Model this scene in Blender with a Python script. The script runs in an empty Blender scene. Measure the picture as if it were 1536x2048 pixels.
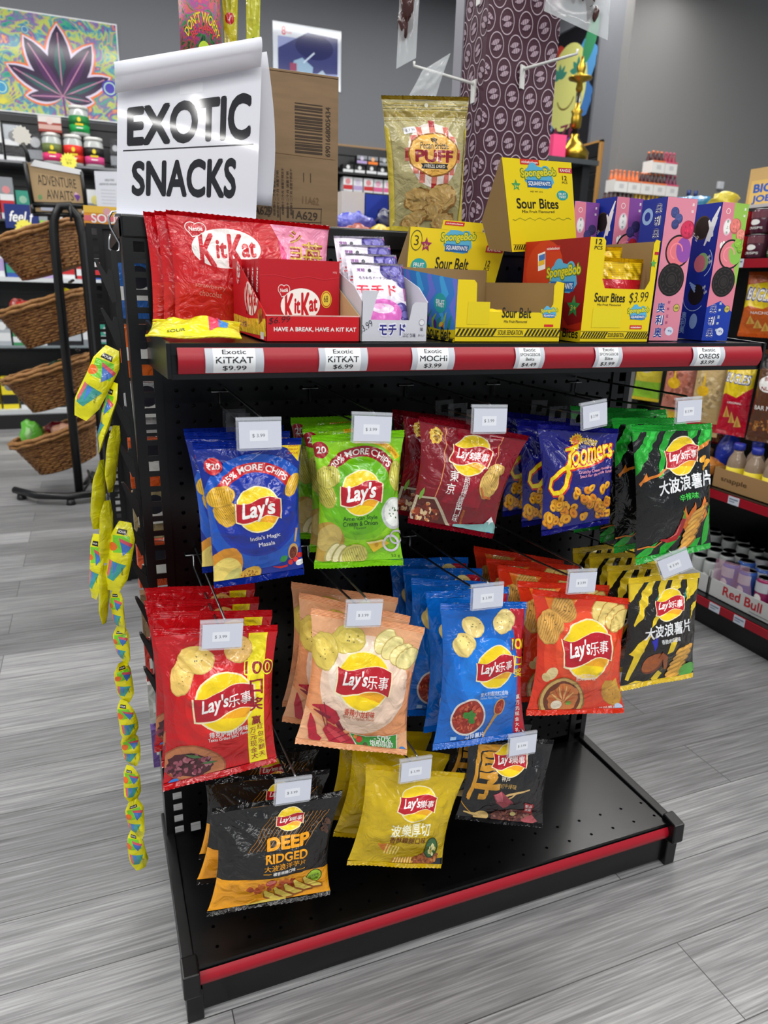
import bpy, bmesh, math, random
from mathutils import Vector, Matrix, Euler, noise
from mathutils.geometry import tessellate_polygon
random.seed(11)
SC = bpy.context.scene
COL = SC.collection
R = math.radians

# ------------------------------------------------------------------ camera
cd = bpy.data.cameras.new('camera')
CAM = bpy.data.objects.new('camera', cd)
COL.objects.link(CAM)
CAM.location = (-.1166, -1.1739, 1.1083)
CAM.rotation_euler = (1.2665, -.0286, -.3770)
cd.sensor_fit = 'VERTICAL'
cd.sensor_height = 36
cd.lens = 1427.8 * 36 / 2048
cd.clip_start = .05
cd.clip_end = 60
cd.dof.use_dof = True
cd.dof.focus_distance = 1.12
cd.dof.aperture_fstop = 6.5
SC.camera = CAM
SC.view_settings.view_transform = 'Standard'
SC.view_settings.look = 'None'
SC.view_settings.exposure = 0.85
SC.view_settings.gamma = 1
SC.view_settings.use_curve_mapping = False
SC.cycles.use_denoising = True
SC.cycles.max_bounces = 7
SC.cycles.diffuse_bounces = 3
SC.cycles.glossy_bounces = 3
SC.cycles.transmission_bounces = 4
SC.cycles.transparent_max_bounces = 10
SC.cycles.caustics_reflective = False
SC.cycles.caustics_refractive = False
SC.cycles.sample_clamp_indirect = 4

# ------------------------------------------------------------------ light
W = bpy.data.worlds.new('store_light')
SC.world = W
W.use_nodes = True
W.node_tree.nodes['Background'].inputs[0].default_value = (.86, .93, 1, 1)
W.node_tree.nodes['Background'].inputs[1].default_value = .22


def tube_light(loc, sx, sy, power, rz=0):
    l = bpy.data.lights.new('tube_light', 'AREA')
    l.shape = 'RECTANGLE'
    l.size, l.size_y = sx, sy
    l.energy = power
    l.color = (1, .985, .96)
    o = bpy.data.objects.new('tube_light', l)
    COL.objects.link(o)
    o.location = loc
    o.rotation_euler = (0, 0, R(rz))
    return o


# long LED tubes under the ceiling, in rows along the shop
for y, pw in ((-10.5, 190), (-3.3, 60), (-1.7, 42), (0.2, 26), (2.2, 56), (4.1, 58)):
    tube_light((.6, y, 3.5), 7.0, .10, pw)
tube_light((-2.3, 0.2, 3.3), .10, 7.0, 46)
tube_light((3.1, -.2, 3.3), .10, 6.0, 34)
tube_light((3.75, 3.2, 3.3), 1.3, .2, 7, 45)  # added lamp outside the rows, placed to lay a bright streak on the base deck
# the LED bars behind the photographer that mirror in the sign's sleeve
tube_light((.45, -5.14, 3.3), 1.40, .04, 6, -37.4)
tube_light((.48, -4.64, 3.3), .59, .04, 1.6, -80)


# ------------------------------------------------------------------ materials
def lin(c):
    return tuple((x / 255 / 12.92) if x / 255 <= .04045 else ((x / 255 + .055) / 1.055) ** 2.4 for x in c[:3]) + (1,)


MC = {}
KIND = dict(  # rough, specular, metallic, bump strength, bump scale
    foil=(.15, .65, 0, .5, 38), ink=(.15, .65, 0, .42, 38), gold=(.22, .6, .75, .25, 46), card=(.5, .35, 0, .05, 200), paper=(.65, .3, 0, .04, 90),
    plastic=(.35, .5, 0, 0, 1), matte=(.8, .2, 0, 0, 1), metal=(.3, .5, 1, 0, 1), gloss=(.12, .5, 0, 0, 1), sleeve=(.05, .55, 0, 0, 1),
    paint=(.42, .45, 0, .06, 500), blackmetal=(.28, .42, 0, .03, 700), wall=(.75, .25, 0, .05, 300), film=(.1, .5, 0, .2, 40))


def M(c, kind='matte'):
    key = (tuple(c), kind)
    if key in MC:
        return MC[key]
    m = bpy.data.materials.new('%s_%02x%02x%02x' % (kind, *[int(v) for v in c[:3]]))
    m.use_nodes = True
    nt = m.node_tree
    b = nt.nodes['Principled BSDF']
    ro, sp, me, bs, bsc = KIND[kind]
    b.inputs['Base Color'].default_value = lin(c)
    b.inputs['Roughness'].default_value = ro
    b.inputs['Specular IOR Level'].default_value = sp
    b.inputs['Metallic'].default_value = me
    if bs:
        g = nt.nodes.new('ShaderNodeNewGeometry')
        t = nt.nodes.new('ShaderNodeTexNoise')
        t.inputs['Scale'].default_value = bsc
        t.inputs['Detail'].default_value = 3
        if kind in ('foil', 'ink', 'gold', 'film'):
            t.inputs['Distortion'].default_value = 1.2
        nt.links.new(g.outputs['Position'], t.inputs['Vector'])
        bp = nt.nodes.new('ShaderNodeBump')
        bp.inputs['Strength'].default_value = bs
        bp.inputs['Distance'].default_value = .01 if kind in ('foil', 'ink', 'gold', 'film') else .002
        nt.links.new(t.outputs['Fac'], bp.inputs['Height'])
        nt.links.new(bp.outputs['Normal'], b.inputs['Normal'])
    MC[key] = m
    return m


def clear(c=(235, 240, 245), alpha=.25, rough=.08, key='clear'):
    k = (tuple(c), key, alpha)
    if k in MC:
        return MC[k]
    m = bpy.data.materials.new('clear_film_%d' % len(MC))
    m.use_nodes = True
    b = m.node_tree.nodes['Principled BSDF']
    b.inputs['Base Color'].default_value = lin(c)
    b.inputs['Roughness'].default_value = rough
    b.inputs['Alpha'].default_value = alpha
    b.inputs['Specular IOR Level'].default_value = .7
    MC[k] = m
    return m


def node_mat(name):
    m = bpy.data.materials.new(name)
    m.use_nodes = True
    nt = m.node_tree
    g = nt.nodes.new('ShaderNodeNewGeometry')
    return m, nt, nt.nodes['Principled BSDF'], g.outputs['Position']


def N(nt, t, **kw):
    n = nt.nodes.new(t)
    for k, v in kw.items():
        if hasattr(n, k):
            setattr(n, k, v)
        else:
            n.inputs[k.replace('_', ' ')].default_value = v
    return n


def floor_mat():
    m, nt, b, pos = node_mat('grey_vinyl_planks')
    L = nt.links.new
    br = N(nt, 'ShaderNodeTexBrick', offset=.37, Scale=1.0)
    br.inputs['Color1'].default_value = (0, 0, 0, 1)
    br.inputs['Color2'].default_value = (1, 1, 1, 1)
    br.inputs['Mortar'].default_value = (.2, .2, .2, 1)
    br.inputs['Mortar Size'].default_value = .0012
    br.inputs['Mortar Smooth'].default_value = .3
    br.inputs['Brick Width'].default_value = 1.22
    br.inputs['Row Height'].default_value = .152
    L(pos, br.inputs['Vector'])
    mp = N(nt, 'ShaderNodeMapping')
    mp.inputs['Scale'].default_value = (3.2, 80, 1)
    L(pos, mp.inputs['Vector'])
    # shift the grain plank by plank
    ad = N(nt, 'ShaderNodeVectorMath', operation='MULTIPLY_ADD')
    ad.inputs[1].default_value = (7, 31, 3)
    L(br.outputs['Color'], ad.inputs[0])
    L(mp.outputs[0], ad.inputs[2])
    n1 = N(nt, 'ShaderNodeTexNoise', Scale=1.0, Detail=6.0, Roughness=.62, Distortion=.6)
    L(ad.outputs[0], n1.inputs['Vector'])
    mp2 = N(nt, 'ShaderNodeMapping')
    mp2.inputs['Scale'].default_value = (1.2, 7, 1)
    L(pos, mp2.inputs['Vector'])
    n2 = N(nt, 'ShaderNodeTexNoise', Scale=1.0, Detail=3.0)
    L(mp2.outputs[0], n2.inputs['Vector'])
    mp3 = N(nt, 'ShaderNodeMapping')
    mp3.inputs['Scale'].default_value = (7, 230, 1)
    L(pos, mp3.inputs['Vector'])
    n3 = N(nt, 'ShaderNodeTexNoise', Scale=1.0, Detail=2.0)
    L(mp3.outputs[0], n3.inputs['Vector'])
    r = N(nt, 'ShaderNodeValToRGB')
    e = r.color_ramp.elements
    e[0].position, e[0].color = .22, lin((84, 84, 85))
    e[1].position, e[1].color = .80, lin((178, 178, 178))
    x = e.new(.5)
    x.color = lin((128, 128, 129))
    s1 = N(nt, 'ShaderNodeMath', operation='MULTIPLY_ADD')
    s1.inputs[1].default_value = .22
    L(br.outputs['Color'], s1.inputs[0])
    s0 = N(nt, 'ShaderNodeMath', operation='MULTIPLY')
    s0.inputs[1].default_value = .55
    L(n1.outputs['Fac'], s0.inputs[0])
    L(s0.outputs[0], s1.inputs[2])
    s2 = N(nt, 'ShaderNodeMath', operation='MULTIPLY_ADD')
    s2.inputs[1].default_value = .3
    L(n2.outputs['Fac'], s2.inputs[0])
    L(s1.outputs[0], s2.inputs[2])
    s3 = N(nt, 'ShaderNodeMath', operation='MULTIPLY_ADD')
    s3.inputs[1].default_value = .6
    L(n3.outputs['Fac'], s3.inputs[0])
    L(s2.outputs[0], s3.inputs[2])
    s4 = N(nt, 'ShaderNodeMath', operation='SUBTRACT')
    s4.inputs[1].default_value = .335
    L(s3.outputs[0], s4.inputs[0])
    L(s4.outputs[0], r.inputs[0])
    mx = N(nt, 'ShaderNodeMixRGB')
    mx.inputs['Color2'].default_value = lin((70, 70, 70))
    L(br.outputs['Fac'], mx.inputs['Fac'])
    L(r.outputs[0], mx.inputs['Color1'])
    L(mx.outputs[0], b.inputs['Base Color'])
    b.inputs['Roughness'].default_value = .45
    bp = N(nt, 'ShaderNodeBump', Strength=.12, Distance=.003)
    L(n1.outputs['Fac'], bp.inputs['Height'])
    L(bp.outputs[0], b.inputs['Normal'])
    return m


def mix_mat(name, cols, scale, stretch=(1, 1, 1), kind='card', detail=3, dist=0, bump=0, voronoi=False, mp_pos=None):
    """a material that scatters a few colours of its own over the surface"""
    m, nt, b, pos = node_mat(name)
    L = nt.links.new
    mp = N(nt, 'ShaderNodeMapping')
    mp.inputs['Scale'].default_value = stretch
    tc = N(nt, 'ShaderNodeTexCoord')
    L(tc.outputs['Object'], mp.inputs['Vector'])
    if voronoi:
        t = N(nt, 'ShaderNodeTexVoronoi', Scale=scale)
        sp = N(nt, 'ShaderNodeSeparateColor')
        L(t.outputs['Color'], sp.inputs[0])
        fac = sp.outputs[0]
    else:
        t = N(nt, 'ShaderNodeTexNoise', Scale=scale, Detail=detail, Distortion=dist)
        fac = t.outputs['Fac']
    L(mp.outputs[0], t.inputs['Vector'])
    r = N(nt, 'ShaderNodeValToRGB')
    e = r.color_ramp.elements
    lo, hi = (0, 1) if voronoi else (.3, .7)
    n = len(cols)
    e[0].position, e[0].color = lo, lin(cols[0])
    e[1].position, e[1].color = hi, lin(cols[-1])
    for i in range(1, n - 1):
        e.new(lo + (hi - lo) * i / (n - 1)).color = lin(cols[i])
    if voronoi:
        r.color_ramp.interpolation = 'CONSTANT'
        for i, el in enumerate(r.color_ramp.elements):
            el.position = i / n
    L(fac, r.inputs[0])
    L(r.outputs[0], b.inputs['Base Color'])
    ro, spc, me, _, _ = KIND[kind]
    b.inputs['Roughness'].default_value = ro
    b.inputs['Specular IOR Level'].default_value = spc
    if bump:
        bp = N(nt, 'ShaderNodeBump', Strength=bump, Distance=.004)
        L(t.outputs[0], bp.inputs['Height'])
        L(bp.outputs[0], b.inputs['Normal'])
    return m


# ------------------------------------------------------------------ objects
def tag(o, label=None, cat=None, group=None, kind=None):
    if label: o['label'] = label
    if cat: o['category'] = cat
    if group: o['group'] = group
    if kind: o['kind'] = kind
    return o


def thing(name, label, cat, loc=(0, 0, 0), group=None):
    o = bpy.data.objects.new(name, None)
    o.empty_display_size = .05
    COL.objects.link(o)
    o.location = loc
    return tag(o, label, cat, group)


def wloc(o):
    v = Vector((0, 0, 0))
    while o is not None:
        v += o.location
        o = o.parent
    return v


def copy_tree(o, parent=None):
    c = o.copy()
    COL.objects.link(c)
    c.parent = parent
    for ch in list(o.children):
        copy_tree(ch, c)
    return c


class MB:
    """collects geometry in world coordinates and links it as one mesh object"""
    def __init__(s):
        s.v, s.f, s.m, s.sm, s.mats, s.nn = [], [], [], [], [], {}

    def mi(s, mat):
        if mat not in s.mats:
            s.mats.append(mat)
        return s.mats.index(mat)

    def add(s, vs, fs, mat, smooth=False):
        b = len(s.v)
        i = s.mi(mat)
        s.v += [Vector(p) for p in vs]
        for f in fs:
            s.f.append(tuple(b + k for k in f))
            s.m.append(i)
            s.sm.append(smooth)
        return s

    def quad(s, a, b, c, d, mat):
        return s.add([a, b, c, d], [(0, 1, 2, 3)], mat)

    def box(s, x0, x1, y0, y1, z0, z1, mat, T=None):
        vs = [Vector((x, y, z)) for z in (z0, z1) for y in (y0, y1) for x in (x0, x1)]
        if T is not None:
            vs = [T @ v for v in vs]
        return s.add(vs, [(0, 2, 3, 1), (4, 5, 7, 6), (0, 1, 5, 4), (2, 6, 7, 3), (0, 4, 6, 2), (1, 3, 7, 5)], mat)

    def tube(s, pts, r, mat, n=8, closed=False):
        pts = [Vector(p) for p in pts]
        rr = r if isinstance(r, (list, tuple)) else [r] * len(pts)
        k = len(pts)
        vs, fs = [], []
        up = None
        for i, p in enumerate(pts):
            a = pts[(i - 1) % k] if (closed or i) else p
            c = pts[(i + 1) % k] if (closed or i < k - 1) else p
            t = (c - a).normalized()
            if up is None:
                up = Vector((0, 0, 1)) if abs(t.z) < .9 else Vector((1, 0, 0))
            up = (up - t * up.dot(t))
            if up.length < 1e-5:
                up = t.orthogonal()
            up.normalize()
            w = t.cross(up)
            for j in range(n):
                g = 2 * math.pi * j / n
                vs.append(p + (up * math.cos(g) + w * math.sin(g)) * rr[i])
        for i in range(k if closed else k - 1):
            for j in range(n):
                a, b2 = i * n + j, i * n + (j + 1) % n
                c, d = ((i + 1) % k) * n + (j + 1) % n, ((i + 1) % k) * n + j
                fs.append((a, b2, c, d))
        if not closed:
            fs.append(tuple(range(n))[::-1])
            fs.append(tuple(range((k - 1) * n, k * n)))
        return s.add(vs, fs, mat, True)

    def lathe(s, prof, o, mat, n=20, T=None):
        o = Vector(o)
        vs, fs = [], []
        for r, z in prof:
            for j in range(n):
                g = 2 * math.pi * j / n
                p = Vector((r * math.cos(g), r * math.sin(g), z))
                vs.append(o + (T @ p if T is not None else p))
        for i in range(len(prof) - 1):
            for j in range(n):
                fs.append((i * n + j, i * n + (j + 1) % n, (i + 1) * n + (j + 1) % n, (i + 1) * n + j))
        if prof[0][0] > 1e-4: fs.append(tuple(range(n))[::-1])
        if prof[-1][0] > 1e-4: fs.append(tuple(range((len(prof) - 1) * n, len(prof) * n)))
        return s.add(vs, fs, mat, True)

    def prism(s, poly, vec, mat):
        n = len(poly)
        vec = Vector(vec)
        a = [Vector(p) for p in poly]
        return s.add(a + [p + vec for p in a], [tuple(range(n))[::-1], tuple(range(n, 2 * n))] + [(i, (i + 1) % n, n + (i + 1) % n, n + i) for i in range(n)], mat)

    def blob(s, c, r, mat, seed=0, amp=.25, n=10, T=None):
        """an irregular rounded lump"""
        c = Vector(c)
        rx, ry, rz = r if isinstance(r, (tuple, list)) else (r, r, r)
        vs, fs = [], []
        h = n // 2 + 1
        for i in range(h + 1):
            th = math.pi * i / h
            for j in range(n):
                ph = 2 * math.pi * j / n
                d = Vector((math.sin(th) * math.cos(ph), math.sin(th) * math.sin(ph), math.cos(th)))
                k = 1 + amp * noise.noise(d * 1.7 + Vector((seed * 3.7, seed, 0)))
                p = Vector((d.x * rx * k, d.y * ry * k, d.z * rz * k))
                vs.append(c + (T @ p if T is not None else p))
        for i in range(h):
            for j in range(n):
                fs.append((i * n + j, (i + 1) * n + j, (i + 1) * n + (j + 1) % n, i * n + (j + 1) % n))
        return s.add(vs, fs, mat, True)

    def build(s, name, parent=None, bevel=0, solid=0):
        me = bpy.data.meshes.new(name)
        off = wloc(parent) if parent is not None else Vector((0, 0, 0))
        me.from_pydata([tuple(v - off) for v in s.v], [], s.f)
        for m in s.mats:
            me.materials.append(m)
        me.polygons.foreach_set('material_index', s.m)
        me.polygons.foreach_set('use_smooth', s.sm)
        me.update()
        if s.nn:
            # the print takes the shading of the surface below it
            vn = [tuple(q.vector) for q in me.vertex_normals]
            for i, q in s.nn.items():
                vn[i] = tuple(q)
            at = me.attributes.new('custom_normal', 'FLOAT_VECTOR', 'POINT')
            at.data.foreach_set('vector', [c for q in vn for c in q])
        o = bpy.data.objects.new(name, me)
        COL.objects.link(o)
        o.parent = parent
        if solid:
            md = o.modifiers.new('thick', 'SOLIDIFY')
            md.thickness = solid
        if bevel:
            md = o.modifiers.new('edge', 'BEVEL')
            md.width = bevel
            md.segments = 2
            md.limit_method = 'ANGLE'
        return o


# ------------------------------------------------------------------ flat artwork, later wrapped onto a surface
TC = {}


def text_mesh(s, off=0., sh=0.):
    k = (s, off, sh)
    if k not in TC:
        c = bpy.data.curves.new('t', 'FONT')
        c.body = s
        c.size = 1
        c.offset = off
        c.shear = sh
        c.resolution_u = 4
        o = bpy.data.objects.new('t', c)
        me = o.to_mesh()
        vs = [(v.co.x, v.co.y) for v in me.vertices]
        fs = [tuple(p.vertices) for p in me.polygons]
        o.to_mesh_clear()
        bpy.data.objects.remove(o)
        bpy.data.curves.remove(c)
        xs = [v[0] for v in vs] or [0, 1]
        ys = [v[1] for v in vs] or [0, 1]
        TC[k] = (vs, fs, min(xs), max(xs), min(ys), max(ys))
    return TC[k]


class D:
    """a flat design; x runs 0..1 across, y runs 0..a downwards"""
    def __init__(s, a, kind='ink'):
        s.a, s.kind, s.it = a, kind, []
        s.rnd = random.Random(5)

    def raw(s, vs, fs, c, per=0):
        if not vs: return s
        m = c if isinstance(c, bpy.types.Material) else M(c, s.kind)
        xs = [v[0] for v in vs]
        ys = [v[1] for v in vs]
        bb = (min(xs), min(ys), max(xs), max(ys))
        ly = 0
        for _, _, _, b2, l2, p2 in s.it:
            if b2[0] < bb[2] and b2[2] > bb[0] and b2[1] < bb[3] and b2[3] > bb[1]:
                ly = max(ly, l2 + 1)
        s.it.append((vs, fs, m, bb, ly, per))
        return s

    def poly(s, pts, c):
        pts = [(float(x), float(y)) for x, y in pts]
        tri = tessellate_polygon([[Vector((x, y, 0)) for x, y in pts]])
        return s.raw(pts, [tuple(t) for t in tri], c)

    def rect(s, x0, y0, x1, y1, c, rot=0):
        cx, cy = (x0 + x1) / 2, (y0 + y1) / 2
        co, si = math.cos(R(rot)), math.sin(R(rot))
        n = max(1, int((y1 - y0) / .12))
        m = max(1, int((x1 - x0) / .12))
        pts = [(x0 + (x1 - x0) * i / m, y0) for i in range(m)] + [(x1, y0 + (y1 - y0) * i / n) for i in range(n)] + [(x1 + (x0 - x1) * i / m, y1) for i in range(m)] + [(x0, y1 + (y0 - y1) * i / n) for i in range(n)]
        return s.poly([(cx + (x - cx) * co + (y - cy) * si, cy - (x - cx) * si + (y - cy) * co) for x, y in pts], c)

    def ell(s, cx, cy, rx, c, ry=None, rot=0, n=26, jag=0, seed=1, a0=0, a1=360):
        ry = ry or rx
        co, si = math.cos(R(rot)), math.sin(R(rot))
        rd = random.Random(seed)
        pts = []
        for i in range(n + (a1 - a0 < 360)):
            g = R(a0 + (a1 - a0) * i / n)
            k = 1 + jag * (rd.random() - .5) * 2
            x, y = rx * k * math.cos(g), -ry * k * math.sin(g)
            pts.append((cx + x * co + y * si, cy - x * si + y * co))
        return s.poly(pts, c)

    def ring(s, cx, cy, r, w, c, a0=0, a1=360, n=30, ry=None):
        q = (ry or r) / r
        vs, fs = [], []
        for i in range(n + 1):
            g = R(a0 + (a1 - a0) * i / n)
            for rr in (r - w / 2, r + w / 2):
                vs.append((cx + rr * math.cos(g), cy - rr * q * math.sin(g)))
        for i in range(n):
            fs.append((2 * i, 2 * i + 1, 2 * i + 3, 2 * i + 2))
        return s.raw(vs, fs, c)

    def line(s, pts, w, c):
        vs, fs = [], []
        k = len(pts)
        ws = w if isinstance(w, (list, tuple)) else [w] * k
        for i, (x, y) in enumerate(pts):
            a, b = pts[max(0, i - 1)], pts[min(k - 1, i + 1)]
            dx, dy = b[0] - a[0], b[1] - a[1]
            l = math.hypot(dx, dy) or 1
            nx, ny = -dy / l * ws[i] / 2, dx / l * ws[i] / 2
            vs += [(x + nx, y + ny), (x - nx, y - ny)]
        for i in range(k - 1):
            fs.append((2 * i, 2 * i + 1, 2 * i + 3, 2 * i + 2))
        return s.raw(vs, fs, c)

    def txt(s, t, cx, cy, w, c, h=None, rot=0, off=.02, sh=0):
        # heavier lettering is printed several times, each a hair to the side
        cjk = any(ord(ch) > 0x2e80 for ch in t)
        b = off * (.55 if cjk else .8)
        vs, fs, x0, x1, y0, y1 = text_mesh(t, min(off, 0), sh)
        x0, x1, y0, y1 = x0 - b, x1 + b, y0 - b, y1 + b
        k = w / max(1e-6, x1 - x0)
        ky = k if h is None else h / max(1e-6, y1 - y0)
        co, si = math.cos(R(rot)), math.sin(R(rot))
        sh8 = [(0, 0)] if b <= .004 else [(b * p, b * q) for p, q in (((-.7, -.7), (.7, .7), (-.7, .7), (.7, -.7)) if b < .03 else ((-1, 0), (1, 0), (0, 1), (0, -1), (-.7, -.7), (.7, .7), (-.7, .7), (.7, -.7)))]
        o, ff = [], []
        for dx, dy in sh8:
            n0 = len(o)
            for x, y in vs:
                X, Y = (x + dx - (x0 + x1) / 2) * k, -(y + dy - (y0 + y1) / 2) * ky
                o.append((cx + X * co + Y * si, cy - X * si + Y * co))
            ff += [tuple(n0 + i for i in f) for f in fs]
        return s.raw(o, ff, c, len(vs))

    def vtxt(s, t, cx, cy, step, w, c, off=.03, dx=0):
        for i, ch in enumerate(t):
            s.txt(ch, cx + dx * i, cy + step * i, w, c, off=off)
        return s

    def atxt(s, t, cx, cy, r, a0, a1, h, c, off=.03):
        """text along an arc, from angle a0 (left) to a1 (right)"""
        vs, fs, x0, x1, y0, y1 = text_mesh(t, min(off, .02), 0)
        o = []
        for x, y in vs:
            g = R(a0 + (a1 - a0) * (x - x0) / (x1 - x0))
            rr = r + h * ((y - y0) / (y1 - y0) - .5)
            o.append((cx + rr * math.cos(g), cy - rr * math.sin(g)))
        return s.raw(o, fs, c)

    # ---- recurring pictures
    def badge(s, cx, cy, r, cjk='', rot=0, rim=(250, 235, 190)):
        """round yellow badge with a waving red band and white lettering"""
        Y, O, Rd, Wh = (252, 216, 20), (243, 170, 28), (186, 22, 38), (250, 248, 245)
        co, si = math.cos(R(rot)), math.sin(R(rot))

        def q(pts):
            return [(cx + r * (x * co + y * si), cy + r * (-x * si + y * co)) for x, y in pts]
        s.ell(cx, cy, r * 1.06, rim)
        s.ell(cx, cy, r * 1.0, Y)
        s.poly(q([(-.93, .36)] + [(x / 8, .42 - .12 * math.sin(math.pi * x / 8)) for x in range(-7, 8)] + [(.9, .42), (.7, .68), (.45, .62), (.1, .56), (-.3, .52), (-.7, .6)]), O)
        top = [(x / 10, -.40 - .14 * math.sin(math.pi * (x / 10) * .95 + .2)) for x in range(-10, 11)]
        bot = [(x / 10, .44 - .14 * math.sin(math.pi * (x / 10) * .95 + .2)) for x in range(10, -11, -1)]
        s.poly(q([(x * 1.1, y * 1.05) for x, y in top] + [(x * 1.1, y * 1.1) for x, y in bot]), rim)
        s.poly(q([(x * 1.04, y) for x, y in top] + [(x * 1.04, y) for x, y in bot]), Rd)
        if cjk:
            s.txt("Lay's", *q([(-.34, .05)])[0], r * .98, Wh, h=r * .66, rot=rot + 4, off=.035, sh=.25)
            s.txt(cjk, *q([(.53, .0)])[0], r * .84, Wh, h=r * .46, rot=rot + 4, off=.014, sh=.1)
        else:
            s.txt("Lay's", *q([(0, .05)])[0], r * 1.62, Wh, h=r * .95, rot=rot + 6, off=.04, sh=.25)
        return s

    def chip(s, cx, cy, rx, ry, rot=0, c=(232, 184, 74), ridges=0, seed=1):
        d = tuple(v * .88 for v in c)
        l = tuple(min(255, v * 1.07 + 3) for v in c)
        s.ell(cx, cy, rx, d, ry, rot, jag=.04, seed=seed)
        s.ell(cx - .002, cy - .003, rx * .95, c, ry * .95, rot, jag=.04, seed=seed)
        s.ell(cx - rx * .12, cy - ry * .2, rx * .55, l, ry * .45, rot, jag=.1, seed=seed + 3)
        rd = random.Random(seed)
        co, si = math.cos(R(rot)), math.sin(R(rot))
        if ridges:
            for i in range(1, ridges):
                t = -1 + 2 * i / ridges
                hh = math.sqrt(max(0, 1 - t * t)) * .9
                a = (t * rx * .93, -hh * ry * .93)
                b = (t * rx * .93, hh * ry * .93)
                s.line([(cx + p[0] * co + p[1] * si, cy - p[0] * si + p[1] * co) for p in (a, b)], rx * .5 / ridges, tuple(v * .80 for v in c))
        for i in range(5):
            g, k = rd.random() * 6.3, rd.random() * .75
            s.ell(cx + rx * k * math.cos(g), cy + ry * k * math.sin(g), rx * .05, tuple(v * .62 for v in c), n=6)
        return s

    def pile(s, cx, cy, rx, ry, cols, n, r0, r1, seed=2, ar=.6):
        rd = random.Random(seed)
        for i in range(n):
            g, k = rd.random() * 6.283, math.sqrt(rd.random())
            q = r0 + (r1 - r0) * rd.random()
            s.ell(cx + rx * k * math.cos(g), cy + ry * k * math.sin(g), q, rd.choice(cols), q * ar, rd.random() * 180, n=9, jag=.15, seed=i)
        return s

    def star(s, cx, cy, r, c, n=5, k=.45, rot=90):
        return s.poly([(cx + (r if i % 2 == 0 else r * k) * math.cos(R(rot + 180 * i / n)), cy - (r if i % 2 == 0 else r * k) * math.sin(R(rot + 180 * i / n))) for i in range(2 * n)], c)

    def leaf(s, cx, cy, l, w, rot, c):
        co, si = math.cos(R(rot)), math.sin(R(rot))
        pts = [(l * t, w * math.sin(math.pi * t) ** .8 * sg) for sg, ts in ((1, [i / 8 for i in range(9)]), (-1, [i / 8 for i in range(7, 0, -1)])) for t in ts]
        return s.poly([(cx + x * co + y * si, cy - x * si + y * co) for x, y in pts], c)

    def stripes(s, x0, y0, x1, y1, n, c, slant=.6):
        w = (x1 - x0) / n
        for i in range(n):
            a = x0 + i * w
            dx = (y1 - y0) * slant
            s.poly([(a + dx, y0), (a + dx + w * .55, y0), (a + w * .55, y1), (a, y1)], c)
        return s

    def settle(s, hn, sx, sy):
        """prints on a filled bag sit up and inwards on its belly"""
        def mv(x, y):
            a, b = x, y
            for _ in range(14):
                h = hn(min(1, max(0, a)), min(1, max(0, b / s.a)))
                a, b = x - sx * h, y - sy * h
            return a, b
        it = []
        for vs, fs, m, bb, ly, per in s.it:
            it.append(([mv(x, y) for x, y in vs], fs, m, bb, ly, per))
        s.it = it
        return s

    def flush(s, mb, fn, nu=1, nv=1, clip=None, off=.0003, step=.00006, smooth=True, grid=None):
        if not s.it: return
        bm = bmesh.new()
        for vs, fs, m, bb, ly, per in s.it:
            i = mb.mi(m)
            bv = [bm.verts.new((x, y, ly + (.08 * (q // per) if per else 0))) for q, (x, y) in enumerate(vs)]
            for f in fs:
                ar = sum(vs[f[k]][0] * vs[f[(k + 1) % len(f)]][1] - vs[f[(k + 1) % len(f)]][0] * vs[f[k]][1] for k in range(len(f)))
                try:
                    fc = bm.faces.new([bv[k] for k in (f if ar < 0 else f[::-1])])
                    fc.material_index = i
                except ValueError:
                    pass

        def cut(co, no, **kw):
            bmesh.ops.bisect_plane(bm, geom=bm.verts[:] + bm.edges[:] + bm.faces[:], plane_co=co, plane_no=no, **kw)
        c = clip or (0, 0, 1, s.a)
        xs = [b[0] for _, _, _, b, _, _ in s.it] + [b[2] for _, _, _, b, _, _ in s.it]
        ys = [b[1] for _, _, _, b, _, _ in s.it] + [b[3] for _, _, _, b, _, _ in s.it]
        if min(xs) < c[0]: cut((c[0], 0, 0), (-1, 0, 0), clear_outer=True)
        if max(xs) > c[2]: cut((c[2], 0, 0), (1, 0, 0), clear_outer=True)
        if min(ys) < c[1]: cut((0, c[1], 0), (0, -1, 0), clear_outer=True)
        if max(ys) > c[3]: cut((0, c[3], 0), (0, 1, 0), clear_outer=True)
        if grid is not None:
            # cut along the triangles of the surface below, so that the print lies flat on it
            gw, gh = 1 / grid.nu, (grid.y1 - grid.y0) / grid.nv
            for k in range(1, grid.nu): cut((k * gw, 0, 0), (1, 0, 0))
            for k in range(1, grid.nv): cut((0, grid.y0 + k * gh, 0), (0, 1, 0))
            for k in range(1 - grid.nv, grid.nu): cut((k * gw, grid.y0, 0), (1 / gw, -1 / gh, 0))
        for k in range(1, nu): cut((k / nu, 0, 0), (1, 0, 0))
        for k in range(1, nv): cut((0, s.a * k / nv, 0), (0, 1, 0))
        bm.verts.ensure_lookup_table()
        bm.verts.index_update()
        b0 = len(mb.v)
        e = 1e-3
        for v in bm.verts:
            x, y = v.co.x, v.co.y
            if grid is not None:
                p, n = grid.at(x, y)
            else:
                p = fn(x, y)
                n = (fn(x, y + e) - p).cross(fn(x + e, y) - p)
                if n.length > 0: n.normalize()
            if smooth: mb.nn[len(mb.v)] = n
            mb.v.append(p + n * (off + step * v.co.z))
        for f in bm.faces:
            mb.f.append(tuple(b0 + v.index for v in f.verts))
            mb.m.append(f.material_index)
            mb.sm.append(smooth)
        bm.free()


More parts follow.
